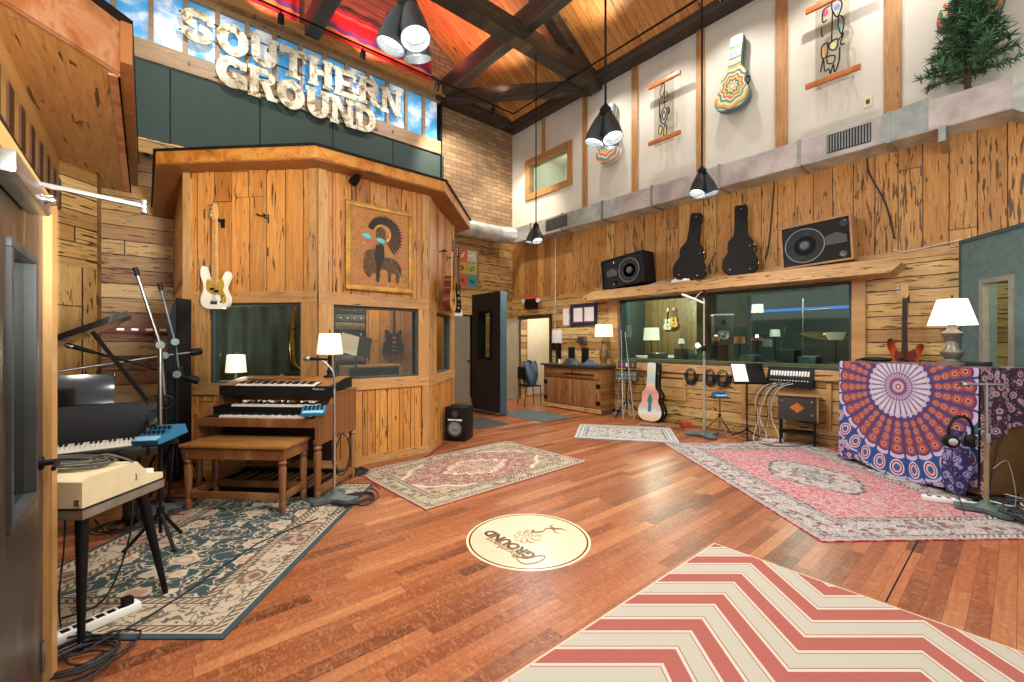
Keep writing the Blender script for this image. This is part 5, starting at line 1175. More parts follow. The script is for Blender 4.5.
# painted guitar case standing by the wall
CASE = mirror([(0, 0), (.12, .01), (.21, .07), (.235, .16), (.215, .25), (.17, .33), (.16, .38), (.172, .45), (.155, .51), (.115, .56), (.09, .61), (.082, .8), (.084, .97), (.068, 1.035), (.0, 1.04)])
def gcase(label, loc, rz, front, side, depth=.13, rot=None, group=None, sc=1.0, latch=True, tilt=0.0):
    t = thing('guitar_case', label, 'guitar case', loc, group=group, rot=rot or (tilt, 0, rz)); t.scale = (sc,) * 3
    poly = [(p.x, p.y) for p in cr([(x, z, 0) for x, z in CASE], 4)]
    obj('shell', MB().prism(poly, depth, (0, -depth, 0)), side, t)
    obj('lid_panel', MB().prism([(x * .985, .007 + z * .988) for x, z in poly], .006, (0, -depth - .006, 0)), front, t)
    hp = [(p.x, -depth * .5, p.y) for p in cr([(x * 1.01, z, 0) for x, z in CASE], 3)]
    obj('binding', MB().tube(hp, .006, 6, True), m_brass if front is not m_black2 else m_black, t)
    if latch:
        for x, z in ((.232, .17), (.168, .45), (.076, .85), (-.232, .17), (-.168, .45), (.0, .012)):
            obj('latch', MB().box((x, -depth * .55, z), (.02, .04, .035), bv=.004), m_chrome, t)
        for x, z in ((.13, .08), (-.13, .08), (.12, .42), (0, .98)): obj('stud', MB().lathe([(.009, 0), (.006, .005)], (x, -depth - .005, z), 8, (0, -1, 0)), m_steel, t)
    obj('handle', MB().tube(cr([(.16, -depth * .5, .33), (.20, -depth * .5, .34), (.20, -depth * .5, .42), (.16, -depth * .5, .41)], 4, False), .01, 8), m_black, t)
    return t
m_black2 = simple('black_brown_vinyl', '14100e', .6, var=.2, sc=50, bump=.3, Specular_IOR_Level=.2)
o = rf(.331 * 7.9, 7.9)
gcase('guitar case painted with a pink beach figure standing under the control window', (o.x, o.y, .006), CAMROT + R(-50), m_beach, m_blackt, .19, sc=1.02, latch=True, tilt=R(-5))
fig = obj('painted_figure', MB().prism([(p.x, p.y) for p in cr([(-.03, .18, 0), (.03, .18, 0), (.03, .30, 0), (.055, .38, 0), (.03, .43, 0), (.025, .48, 0), (-.015, .48, 0), (-.03, .43, 0), (-.05, .36, 0), (-.025, .30, 0)], 3)], .002, (0, -.1985, 0)), simple('teal_paint', '2f7a7e', .5, var=.2), [q for q in COL.objects if q.get('label', '').startswith('guitar case painted with a pink')][0])
# snake boxes on a stand left of the painted case
o = fl(627, 417)
t = thing('stage_box_stand', 'cluttered black stand of stage boxes and cables right of the cabinet', 'stage box', (o.x, o.y, 0), CAMROT + R(-30)); t.scale = (1.2, 1.0, 1.05)
tripod(t, .95, .26, .35, m_black, .012)
bx_ = obj('stage_box', MB().bb(-.17, .17, -.08, .08, .68, .84, .008), m_castiron, t)
for i in range(7):
    for j in range(2): obj('socket', MB().lathe([(.014, 0), (.012, .012), (.006, .01)], (-.135 + i * .045, -.08, .72 + j * .07), 10, (0, -1, 0)), m_chrome, bx_)
b2 = obj('stage_box', MB().bb(-.13, .14, -.07, .07, .90, 1.04, .008), m_dkgrey, t)
for i in range(5): obj('socket', MB().bb(-.105 + i * .05, -.075 + i * .05, -.078, -.07, .93, 1.0), (m_redtab, m_blue, m_whiteplastic, m_redtab, m_steel)[i], b2)
for i in range(6):
    mb = MB(); x = -.13 + i * .05; mb.tube(cr([(x, -.09, .74), (x + .01, -.15, .68), (x - .02, -.12, .52), (x + .03 * sin(i), -.10, .30), (x * 1.5, -.16, .06)], 5, False), .006, 6)
    tag(obj('cable', mb, (m_cablegrey, m_rubber)[i % 2], None, True, (o.x, o.y, 0), CAMROT + R(-30)), ('pale', 'black', 'pale', 'black', 'pale', 'black')[i] + ' cable hanging from the stage box stand, number %d of six from its cabinet side' % (i + 1), 'cable', 'cables hanging from the stage boxes')
# pair of light poles leaning beside the window
o = fl(619, 417)
for i, (pxt, pyt, pxb) in enumerate(((621, 330, 623), (625, 332, 634))):
    a_, b_ = at(pxb, 372 + i * 22, 8.05), at(pxt, pyt, 8.30)
    one('light_stand', MB().tube([a_ - UP * (a_.z - .02) * 1.0, b_], [.009, .006], 8), m_galv, ('left', 'right')[i] + ' thin silver pole leaning beside the control window jamb', 'stand')
# cable coils on wall hooks
for i, px in enumerate((692, 711, 724)):
    p = onX(px, 362, XR)
    t = thing('cable_hook', ('left', 'middle', 'right')[i] + ' small hook under the control window carrying a black cable coil', 'hook', (XR, p.y, .98), R(-90), 'cable hooks under the window'); obj('peg', MB().tube([(0, 0, 0), (0, -.09, 0), (0, -.10, .02)], .006, 8), m_steel, t)
    mb = MB(); rd = random.Random(i)
    for k in range(9):
        rx, rz_ = .118 - .008 * k + rd.uniform(-.012, .012), .155 - .009 * k + rd.uniform(-.012, .012); y = -.03 - .006 * (k % 5)
        mb.tube([(rx * sin(2 * pi * j / 20), y, .02 - .14 + rz_ * cos(2 * pi * j / 20)) for j in range(20)], .008, 6, True)
    t = thing('cable_coil', ('left', 'middle', 'right')[i] + ' coil of black cable hanging under the control window', 'cable', (XR, p.y, .98), R(-90), 'cable coils under the window'); obj('cord', mb, m_rubber, t)
    pl_ = MB(); pl_.tube([(.04, -.085, -.02), (.05, -.085, -.07)], .011, 8); pl_.tube([(-.06, -.085, -.27), (-.08, -.085, -.31)], .011, 8); obj('plug', pl_, m_chrome, t)
    if i == 1: obj('tie', MB().bb(-.03, .03, -.095, -.02, -.02, .02, .005), m_redtab, t)
# mixer in its rack frame and the box with an orange diamond
a, c = onX(765.5, 392, XR - .16), onX(812, 392, XR - .16); cy = (a.y + c.y) / 2; W_ = a.y - c.y
t = thing('patch_mixer', 'black rack mixer with a row of white faders under the control window', 'mixer', (XR - .002, cy, .78), R(-90), None)
obj('chassis', MB().prism([(-.12, 0), (.0, 0), (.0, .30), (-.04, .30), (-.12, .10)], W_, (-W_ / 2, 0, 0), Y_, Z_, X_), m_black, t)
for i in range(14):
    x = -W_ / 2 + .06 + i * (W_ - .12) / 13; d = V((0, .08, .20)).normalized()
    s_ = obj('fader_strip', MB().prism([(-.104, .145), (-.060, .255), (-.064, .257), (-.108, .147)], .012, (x - .006, 0, 0), Y_, Z_, X_), m_dkgrey, t)
    zq = .20 + .035 * ((i * 7) % 3 - 1) * .5; obj('fader_cap', MB().box((x, -.088 + .0, .205), (.026, .016, .075), M.Rotation(R(-22), 3, 'X'), .004), m_whiteplastic, s_)
for i in range(14):
    x = -W_ / 2 + .06 + i * (W_ - .12) / 13; obj('knob', MB().lathe([(.011, 0), (.009, .02)], (x, -.118, .10), 8, (0, -1, .3)), m_steel, t)
mb = MB(); mb.bb(-.05, .25, 0, 0, 0, 0) if False else None
a, c = at(782, 405, 6.3), at(812, 405, 6.15)
o = onX(797, 443, 6.93); o.z = 0
t = thing('amplifier', 'small dark amplifier with an orange diamond emblem on a low rack', 'amplifier', (o.x, o.y, 0), R(-90 + 14))
obj('cabinet', MB().box((0, .16, .52), (.46, .28, .34), bv=.012), simple('dark_taupe_cloth', '3a332c', .8, var=.25, sc=60, bump=.3), t)
obj('wood_side', MB().bb(.225, .245, .02, .31, .34, .70, .004), m_frame, t); obj('top_board', MB().bb(-.24, .26, .0, .32, .69, .71, .004), m_tanspk, t)
obj('emblem', MB().prism([(0, -.075), (.085, 0), (0, .075), (-.085, 0)], .008, (.0, .012, .53)), simple('orange_emblem', 'c06a24', .4), t)
for x in (-.2, .2):
    for y in (.03, .28): obj('rack_leg', MB().bb(x - .014, x + .014, y - .014, y + .014, 0, .35), m_black, t)
obj('rack_shelf', MB().bb(-.22, .22, .02, .30, .16, .18), m_black, t)
for x, z in ((.17, .62), (.17, .44), (-.18, .62)): obj('knob', MB().lathe([(.016, 0), (.013, .018)], (x, .02, z), 10, (0, -1, 0)), m_steel, t)
for i in range(7):
    mb = MB(); x = -.30 - .035 * i; rd = random.Random(40 + i)
    P = [(x + .25, .05, .86 + .02 * (i % 3)), (x + .10, -.03, .80), (x, -.02, .60), (x + rd.uniform(-.05, .05), .0, .35), (x + rd.uniform(-.1, .1), -.05, .06), (x + rd.uniform(-.3, .3), -.25, .015)]
    tag(obj('cable', MB().tube(cr(P, 5, False), .0045, 6), (m_cablew, m_cablegrey, m_rubber)[i % 3], None, True, (o.x, o.y, 0), R(-90 + 14)), ('white', 'grey', 'black', 'white', 'grey', 'black', 'white')[i] + ' cable dropping from the rack mixer, %s in the bunch beside the amplifier' % ('first', 'second', 'third', 'fourth', 'fifth', 'sixth', 'seventh')[i], 'cable', 'cables dropping from the rack mixer')
# ---------------------------------------------------------------- upright piano under the mandala tapestry
FL_, FR_ = V((6.54, 1.42, 0)), V((5.73, .24, 0))
u = (FR_ - FL_).normalized(); Lp = (FR_ - FL_).length; rz = atan2(u.y, u.x); PDEP = .50; PZ = 1.195
t = thing('upright_piano', 'brown upright piano standing under the purple mandala tapestry', 'piano', (FL_.x, FL_.y, .009), rz)
obj('case', MB().bb(.02, Lp - .02, .03, PDEP, .05, PZ - .01, .01), m_brown, t); obj('lid', MB().bb(.0, Lp, .02, PDEP + .01, PZ - .01, PZ, .004), m_brown, t)
for x in (.06, Lp - .06):
    for y in (.08, PDEP - .05): obj('caster', MB().lathe([(.025, -.012), (.025, .012)], (x, y, .025), 12, (1, 0, 0)), m_brass, t)
cvec = onX(899, 386.5, 6.2)
# where the mandala's centre falls on the front plane
n_ = V((-u.y, u.x, 0)); q = ray(899.5, 386.5); dd = (FL_ - V((0, 0, 0))).dot(n_) / q.dot(n_); mc_ = EYE + q * dd
mcx, mcz = (mc_ - FL_).dot(u), mc_.z - .009
m_mand = mandala('mandala_cotton', mcx, mcz)
tt = thing('tapestry', 'purple and orange mandala tapestry draped over the upright piano', 'tapestry', (FL_.x, FL_.y, .009), rz)
def tf(a, b):          # front drop
    x = -.03 + (Lp + .03) * a; w = (1 - b); ripple = (.018 * sin(14 * a) + .010 * sin(33 * a + 2)) * w ** 1.2
    bot = .02 + .03 * sin(9 * a) + .10 * max(0, a - .82) / .18
    return (x, -.012 + ripple - .03 * w, bot + (PZ + .012 - bot) * b)
obj('front_drop', MB().grid(tf, 90, 30), m_mand, tt)
obj('top_fold', MB().grid(lambda a, b: (-.03 + (Lp + .05) * a, -.012 + (PDEP + .03) * b, PZ + .012 + .002 * sin(30 * a)), 20, 6), m_floral, tt)
def ts(a, b):          # right end drop, gathered to a tail at the front
    bot = .50 + .25 * a - .45 * max(0, 1 - a * 3.2); return (Lp + .018 + .02 * sin(18 * a) * (1 - b), -.02 + (PDEP + .02) * a, bot + (PZ + .012 - bot) * b)
obj('side_drop', MB().grid(ts, 30, 20), m_floral, tt)
obj('side_drop', MB().grid(lambda a, b: (-.034 - .012 * sin(16 * a) * (1 - b), -.02 + (PDEP) * a, .05 + (PZ - .038) * b), 20, 12), m_floral, tt)
def tl_(a, b):         # hanging tail of cloth at the right front corner
    r_ = .045 + .035 * sin(pi * min(1, b * 1.1)) + .014 * sin(4 * 2 * pi * a); return (Lp - .10 + r_ * 1.3 * cos(2 * pi * a) - .02 * (1 - b), -.10 + .5 * r_ * sin(2 * pi * a), .05 + .58 * b)
obj('gathered_tail', MB().grid(tl_, 30, 16), m_floral2, tt)
def onpiano(x, y): p = FL_ + u * x + n_ * y; return (p.x, p.y, PZ + .024)
tlp = [(.12, 0), (.12, .025), (.055, .04), (.05, .06), (.085, .10), (.09, .13), (.05, .17), (.04, .24), (.075, .29), (.085, .32), (.045, .35), (.03, .38), (.035, .41), (.012, .42)]
lo = None
for k in range(400):                     # point on the piano top seen under the lamp (photo column 953)
    x = Lp * (.3 + .7 * k / 400); p = FL_ + u * x + n_ * .26
    if abs(CX + FPX * p.dot(RT) / p.dot(FW) - 953) < 1.2: lo = x; break
table_lamp('pewter baluster lamp with lit white shade on the tapestry covered piano', onpiano(lo or 1.1, .26), .40, tlp, .185, .112, .26, m_shade3, m_ceramic)
p = onpiano(.28, .16)
t = thing('sunglasses_case', 'black soft case lying at the left end of the tapestry covered piano', 'case', p, rz + R(12)); 
def sc_(a, b): q = 2 * pi * a; return ((-.17 + .34 * b), .055 * cos(q) * (sin(pi * b) ** .4 if 0 < b < 1 else 0), .03 + .03 * sin(q) * (sin(pi * b) ** .4 if 0 < b < 1 else 0))
obj('pouch', MB().grid(sc_, 16, 16), m_black, t); obj('strap', MB().tube(cr([(-.17, 0, .03), (-.24, .02, .01), (-.2, .07, .012), (-.1, .08, .01)], 5, False), .007, 6), m_rubber, t)
p = onpiano((lo or 1.1) + .17, .30)
one('remote_box', MB().box((0, 0, .022), (.22, .09, .04), bv=.008), m_vinyl, 'small dark box lying beside the lamp on the covered piano', 'box', None, p, rz)
m_tort = simple('tortoise_guard', '6e2418', .3, var=.3, sc=30)
guitar('electric_bass', 'sunburst bass guitar upright on the wall behind the covered piano', BASS, m_burst, guard=m_tort, neck=(m_maple, m_rose), loc=(XR - .16, onX(905, 330, XR - .16).y, 1.02), rz=R(-90), L=1.17)
p_ = onX(905, 330, XR - .16)
t = thing('guitar_hanger', 'black wall hanger holding the sunburst bass', 'guitar hanger', (XR - .0, p_.y, 2.0), R(-90)); obj('plate', MB().bb(-.022, .022, -.012, 0, -.05, .05, .004), m_black, t); obj('post', MB().cyl((0, -.01, 0), (0, -.145, .012), .008), m_black, t)
# mic stand with headphones at the right
o = fl(985, 511); o = rf(4.02, 3.66)
t = thing('microphone_stand', 'brushed steel microphone stand with short crossbar in front of the covered piano', 'microphone stand', (o.x, o.y, .009), CAMROT)
starbase(t, .19, m_castiron, R(30))
obj('pole', MB().tube([(0, 0, .09), (0, 0, .66)], .017, 12), simple('worn_brass_tube', 'a08a6a', .4, .5), t); obj('pole', MB().tube([(0, 0, .66), (0, 0, 1.10)], .012, 12), m_steel, t)
obj('clutch', MB().lathe([(.026, -.04), (.028, 0), (.026, .04)], (0, 0, .63), 14), m_steel, t)
obj('crossbar', MB().tube([(-.20, 0, 1.085), (.14, 0, 1.08)], .012, 10), m_steel, t); obj('end_knob', MB().lathe([(.022, -.02), (.026, 0), (.022, .02)], (-.20, 0, 1.085), 14, (1, 0, 0)), m_chrome, t)
t = thing('headphones', 'black headphones hanging on the steel stand before the tapestry', 'headphones', tuple(rf(3.76, 3.62, .62)), CAMROT)
hb = [(-.095 + .0, 0, .02), (-.10, 0, .10), (-.06, 0, .185), (.0, 0, .205), (.06, 0, .185), (.10, 0, .10), (.095, 0, .02)]
obj('headband', MB().tube(cr(hb, 5, False), .012, 8), m_black, t)
for s_ in (-1, 1): c_ = obj('ear_cup', MB().lathe([(.045, -.02), (.055, -.01), (.055, .02), (.04, .03), (.0, .032)], (s_ * .085, 0, .0), 20, (s_ * .4, -1, 0)), m_black, t); obj('ear_pad', MB().lathe([(.048, 0), (.056, .008), (.05, .022), (.034, .018)], (s_ * .085 - s_ * .012, .02, 0), 20, (-s_ * .4, 1, 0)), m_dkgrey, c_); obj('ear_trim', MB().lathe([(.028, 0), (.03, .004), (.022, .005)], (s_ * .097, -.032, 0), 16, (s_ * .4, -1, 0)), m_chrome, c_)
obj('arm_hook', MB().tube([(.10, 0, .08), (.16, .02, .09), (.25, .04, .11)], .007, 6), m_steel, t)
# green padded booth panel behind the piano
G0 = V((7.05, .44, 0)); gd = V((-.8, -.6, 0)); rzg = atan2(gd.y, gd.x)
t = thing('iso_panel', 'tall green-grey padded panel with narrow glazed window at the right edge', 'panel', (G0.x, G0.y, 0), rzg)
mb = MB()
wa, wb = .26, .66
for q in ((0, 1.7, .02, 1.02), (0, 1.7, 2.12, 2.56), (0, wa, 1.02, 2.12), (wb, 1.7, 1.02, 2.12)): mb.bb(q[0], q[1], 0, .10, q[2], q[3])
obj('panel', mb, m_green, t); obj('edge_bead', MB().bb(-.01, 1.7, -.012, .11, 2.56, 2.60).bb(-.02, 0, -.012, .11, .02, 2.60), m_vinyle, t)
mb = MB()
for q in ((wa, wb, 1.02, 1.07), (wa, wb, 2.07, 2.12), (wa, wa + .05, 1.07, 2.07), (wb - .05, wb, 1.07, 2.07)): mb.bb(q[0], q[1], -.015, .11, q[2], q[3])
obj('window_frame', mb, simple('pale_frame', '8d8b7c', .5), t); obj('pane', MB().bb(wa + .05, wb - .05, .04, .046, 1.07, 2.07), m_glass, t)
for x in (.1, 1.5): obj('foot', MB().bb(x - .04, x + .04, -.03, .14, 0, .02), m_black, t)
# ---------------------------------------------------------------- long shelf and what stands on it
b = MB(); b.prism([(1.03, 2.30), (5.87, 2.30), (5.87, 2.40), (5.6, 2.475), (1.0, 2.475), (.93, 2.40)], XR - 6.90, (6.90, 0, 0), Y_, Z_, X_)
one('wall_shelf', b, m_slab, 'long thick pecky wood shelf above the control room window', 'shelf')
SHZ = 2.476
def cabspk(label, px0, px1, rz, tilt, W_, Hh, D_, shellm, xoff=6.98, flip=1, open_=False, px=None):
    p = onX(px, 260, xoff)
    t = thing('loudspeaker', label, 'speaker', (p.x, p.y, SHZ), rot=(0, 0, rz))
    rm = M.Rotation(R(tilt), 4, 'Y')
    def ob(nm, mb, m_, par=t, **k): return obj(nm, xf(mb, M.Translation((0, 0, abs(sin(R(tilt))) * W_ / 2 + .002)) @ rm), m_, par, **k)
    mb = MB(); tkn = .025
    mb.bb(-W_ / 2, W_ / 2, 0, D_, 0, tkn); mb.bb(-W_ / 2, W_ / 2, 0, D_, Hh - tkn, Hh); mb.bb(-W_ / 2, -W_ / 2 + tkn, 0, D_, tkn, Hh - tkn); mb.bb(W_ / 2 - tkn, W_ / 2, 0, D_, tkn, Hh - tkn); mb.bb(-W_ / 2 + tkn, W_ / 2 - tkn, D_ - .02, D_, tkn, Hh - tkn)
    ob('cabinet', mb, shellm); bf = ob('baffle', MB().bb(-W_ / 2 + tkn, W_ / 2 - tkn, .03, .05, tkn, Hh - tkn), m_black)
    wx = flip * W_ * .15; wr = Hh * .40
    ob('woofer', MB().lathe([(wr, 0), (wr * 1.02, .014), (wr * .93, .018), (wr * .90, .008), (wr * .35, -.015 + .01), (wr * .3, .012), (0, .022)], (wx, .03, Hh * .48), 32, (0, -1, 0)), m_cone)
    ob('dust_cap', MB().lathe([(wr * .26, .0), (wr * .2, .02), (0, .028)], (wx, .022, Hh * .48), 20, (0, -1, 0)), m_dust)
    ob('surround', MB().tube([(wx + wr * .96 * cos(2 * pi * k / 32), .014, Hh * .48 + wr * .96 * sin(2 * pi * k / 32)) for k in range(32)], .008, 6, True), m_grey)
    hx_ = -flip * W_ * .27
    ob('horn', MB().prism([(p.x, p.y) for p in cr([(hx_ - .11, Hh * .40, 0), (hx_ + .13, Hh * .40, 0), (hx_ + .13, Hh * .56, 0), (hx_ + .02, Hh * .66, 0), (hx_ - .11, Hh * .60, 0)], 1)], .012, (0, .018, 0)), m_dkgrey)
    for (x, z) in ((hx_ + .10, Hh * .83), (hx_ + .08, Hh * .16)): ob('port', MB().lathe([(.045, 0), (.045, .004), (.038, .003), (.036, -.02)], (x, .029, z), 18, (0, -1, 0)), m_blackg)
    return t
cabspk('black loudspeaker on its side at the left end of the long shelf', 605, 661, R(-90), -5, .96, .58, .36, m_blackt, 6.93, 1, px=623)
cabspk('pale plywood loudspeaker on its side near the right end of the long shelf', 780, 852, R(-90 + 2), -3, .82, .60, .34, m_tanspk, 6.94, -1, px=816)
def tz(px): return onX(px, 200, 7.12).y
gcase('black guitar case standing upright on the shelf beside the black loudspeaker', (7.06, tz(690), SHZ), R(-90 + 20), m_black2, m_black2, .12, sc=1.10, rot=(R(-4), R(7), R(-70)))
gcase('black guitar case standing upright on the shelf beside the plywood loudspeaker', (7.08, tz(741), SHZ), R(-90 + 20), m_black2, m_black2, .12, sc=1.05, rot=(R(-4), R(1), R(-70)))
p = onX(682, 272, 6.98); heap('white_pouch', 'crumpled white bag lying on the shelf before the left black guitar case', 'bag', (p.x, p.y, SHZ), .08, .20, .09, m_paper, 9)
p = onX(660, 276, 6.98); heap('grey_rag', 'grey rag lying on the shelf beside the black loudspeaker', 'cloth', (p.x, p.y, SHZ), .08, .22, .04, m_cablegrey, 12)
a_, c_ = onX(701, 268, 6.95), onX(713, 232, 7.2); one('thin_rod', MB().cyl((6.96, a_.y, SHZ + .005), (7.3, c_.y, 2.95), .006, 8), m_brass, 'thin brown rod leaning on the wall between the two black guitar cases', 'rod')
P = [(7.0, onX(755, 250, 7).y, SHZ + .008), (7.08, onX(790, 250, 7).y + .1, SHZ + .008), (7.15, onX(800, 250, 7).y + .3, SHZ + .03), (7.0, onX(830, 250, 7).y + .15, SHZ + .008)]
P = [(7.02, y, SHZ + .008 + .01 * (k % 2)) for k, y in enumerate((tz(742) - .30, tz(760), tz(775)))]
# ---------------------------------------------------------------- ductwork
dq = .25
dq = .06
b = MB(); b.mi = 0; b.bb(6.94, XR, dq, 8.2, 3.90, 4.25); b.mi = 1; b.bb(6.932, 6.94, dq, 5.0, 3.91, 4.24)
t = thing('air_duct', 'galvanised rectangular air duct running high along the window wall', 'duct', (0, 0, 0))
obj('duct_run', b, [m_galv, m_galvpink], t)
for y in (1.05, 2.0, 3.1, 4.3, 5.4, 6.5, 7.5): obj('flange', MB().bb(6.92, XR, y - .02, y + .02, 3.885, 4.265), m_steel, t)
b = MB(); b.prism([(dq, 3.90), (dq, 4.25), (-.65, 3.60), (-1.6, 3.40), (-1.6, 3.05), (-.65, 3.25)], XR - 6.94, (6.94, 0, 0), Y_, Z_, X_); obj('branch', b, m_galv, t)
b = MB(); b.prism([(.70, 3.91), (1.12, 3.91), (1.12, 4.24), (.70, 4.29)], .02, (6.925, 0, 0), Y_, Z_, X_); obj('transition', b, m_steel, t)
ga, gb = onX(827, 142, 6.93), onX(871, 142, 6.93)
def grille(y0, y1, z0, z1):
    g_ = obj('vent_grille', MB().bb(6.918, 6.932, y0, y1, z0, z1), simple('grille_black', '2a2c2e', .5), t); n_ = int((y1 - y0) / .03); mb = MB()
    for k in range(n_): yy = y0 + (k + .5) * (y1 - y0) / n_; mb.bb(6.910, 6.922, yy - .005, yy + .005, z0 + .01, z1 - .01)
    obj('louvre', mb, m_steel, g_)
grille(gb.y, ga.y, 3.96, 4.20)
grille(onX(567, 225, 6.93).y, onX(546, 225, 6.93).y, 3.96, 4.20)
mb = MB(); mb.tube([(5.0, 8.40, 4.12), (6.4, 8.40, 4.12), (6.8, 8.36, 4.12), (7.1, 8.1, 4.08)], .20, 20); one('round_duct', mb, m_galv, 'round galvanised duct meeting the corner below the brick wall', 'duct')
b = MB(); b.bb(6.86, XR, .55, .61, 3.72, 3.90); one('duct_strap', b, m_steel, 'metal hanger strap below the duct near the artificial tree', 'bracket')
# ---------------------------------------------------------------- upper white wall: art, painted cases, tree
for (px, zb, fm, lab, tw) in ((733, 5.15, m_folk1, 'guitar case painted in green and gold folk pattern, high between two scrolls', 4), (609, 5.10, m_folk2, 'blue folk painted guitar case behind the middle pendant lamp', 2), (968, 5.04, m_folk3, 'yellow folk painted guitar case behind the artificial tree', 5)):
    p = onX(px, 80, 7.2); g_ = gcase(lab, (XR - .10, p.y, zb), R(-90), fm, m_beach if px == 609 else m_green, .13, rot=(R(-3), R(tw), R(-90)), sc=1.12, latch=False); obj('wall_bracket', MB().bb(-.05, .05, -.005, .07, .06, .10).bb(-.05, .05, -.005, .02, .80, .84), m_black, g_)
def scroll(label, pxa, pxb, ztop, zbot, seed, colors, barw):
    ya, yb = onX(pxa, 80, 7.12).y, onX(pxb, 80, 7.12).y; cy = (ya + yb) / 2; w = abs(ya - yb)
    t = thing('acrylic_artwork', label, 'artwork', (7.10, cy, zbot), R(-90))
    hh = ztop - zbot; pw = w * .62
    obj('panel', MB().bb(-pw / 2, pw / 2, .0, .006, -.10, hh + .08), m_acry, t)
    for z in (0, hh): b_ = obj('wooden_bar', MB().bb(-w / 2, w / 2, -.02, .026, z - .035, z + .035, .005), simple('bar_cedar', 'b5652e', .4, var=.15), t); [obj('stud', MB().lathe([(.008, 0), (.006, .006)], (x, -.02, z), 8, (0, -1, 0)), m_chrome, b_) for x in (-w * .2, w * .2)]
    mb = MB(); sh = []; X = pw * .42
    for P, cl_ in colors: mb.tube(cr([(x * X, -.006, z * hh) for x, z in P], 5, cl_), .0085, 6, cl_)
    obj('line_drawing', mb, m_black, t)
    for x in (-w * .22, w * .22): obj('hanging_wire', MB().cyl((x, .0, hh + .03), (x * .9, .2, hh + .75), .0025, 5), m_steel, t)
    for x in (-w * .3, w * .3): obj('standoff', MB().cyl((x, .026, 0), (x, .235, 0), .008, 6), m_chrome, t)
    return t, X, hh
L1 = [([(-.1, .97), (-.45, .80), (-.2, .72), (.1, .85)], True), ([(-.5, .70), (-.5, .42), (-.3, .40)], False), ([(.1, .85), (.1, .55)], False), ([(-.3, .62), (.5, .62)], False), ([(.3, .78), (.5, .72), (.4, .66)], False), ([(.0, .52), (-.35, .42), (-.25, .28), (.1, .25), (.4, .34), (.3, .50)], True), ([(.0, .46), (-.15, .38), (.05, .31), (.2, .40)], True), ([(-.5, .24), (-.6, .12), (-.35, .10), (-.2, .2)], True), ([(.1, .22), (.0, .06), (.25, .04), (.35, .18)], True), ([(.5, .5), (.7, .46), (.6, .38)], True)]
t, X, hh = scroll('clear panel with black line figure between wooden bars, left of the green painted case', 649, 681, 6.15, 5.11, 1, L1, .5)
def blotch(t, X, hh, items):
    for (cx_, cz_, rx, rz_, hx_) in items: obj('colour_patch', MB().prism([(X * cx_ + X * rx * cos(2 * pi * k / 18), hh * cz_ + hh * rz_ * sin(2 * pi * k / 18)) for k in range(18)], .003, (0, -.004, 0)), simple('patch_' + hx_, hx_, .5), t)
blotch(t, X, hh, [(-.4, .36, .16, .07, '2a8a7a'), (-.4, .16, .18, .06, 'd8c890'), (.17, .12, .17, .07, 'd8c070'), (.05, .38, .1, .06, 'd8b8b0')])
L2 = [([(-.1, .93), (-.6, .90), (-.65, .76), (-.35, .76)], False), ([(.0, .95), (.3, .98), (.7, .88), (.4, .74), (.05, .84)], True), ([(.05, .84), (-.02, .45)], False), ([(.8, .68), (.5, .74), (.45, .62), (.65, .50), (.8, .58)], True), ([(-.7, .44), (-.3, .46), (-.35, .30), (-.7, .30)], True), ([(-.2, .44), (.4, .46), (.3, .34), (-.1, .36)], True), ([(.5, .44), (.8, .50), (.6, .38), (.9, .36)], False), ([(-.8, .12), (-.6, .28), (-.5, .12), (-.2, .12), (-.1, .05), (.1, .16), (.2, .05), (.5, .18), (.55, .34)], False), ([(-.3, .28), (.2, .26), (.1, .18), (-.3, .2)], True), ([(-.75, .70), (-.7, .58), (-.58, .58)], False)]
t, X, hh = scroll('clear panel with black doodle face between wooden bars, right of the green painted case', 806, 861, 6.10, 5.04, 2, L2, .8)
blotch(t, X, hh, [(-.45, .86, .22, .045, 'b02a4a'), (.35, .87, .2, .035, '2f5aa8'), (-.6, .36, .10, .07, 'd89a30'), (.1, .40, .2, .04, 'd8c890'), (.58, .60, .1, .05, '2a8a7a')])
sp_ = onX(868, 102, XR); t = thing('wall_socket', 'small grey socket plate on the white wall right of the doodle panel', 'socket', (XR, sp_.y, sp_.z), R(-90)); obj('plate', MB().bb(-.05, .05, -.012, 0, -.07, .07, .004), m_cream, t); obj('outlet', MB().bb(-.02, .02, -.016, -.012, -.03, .03), m_dkgrey, t)
tp_ = onX(968, 92, 7.1)
t = thing('artificial_tree', 'small artificial fir tree standing on top of the duct', 'tree', (7.06, tp_.y, 4.251)); TH_ = 1.15
obj('trunk', MB().tube([(0, 0, 0), (.01, 0, .6), (0, 0, TH_ * .97)], [.028, .02, .006], 8), m_bark, t)
obj('stand', MB().lathe([(.10, 0), (.10, .012), (.04, .03), (.035, .06)], (0, 0, 0), 14), m_bark, t)
mb = MB(); br = MB(); rd = random.Random(5)
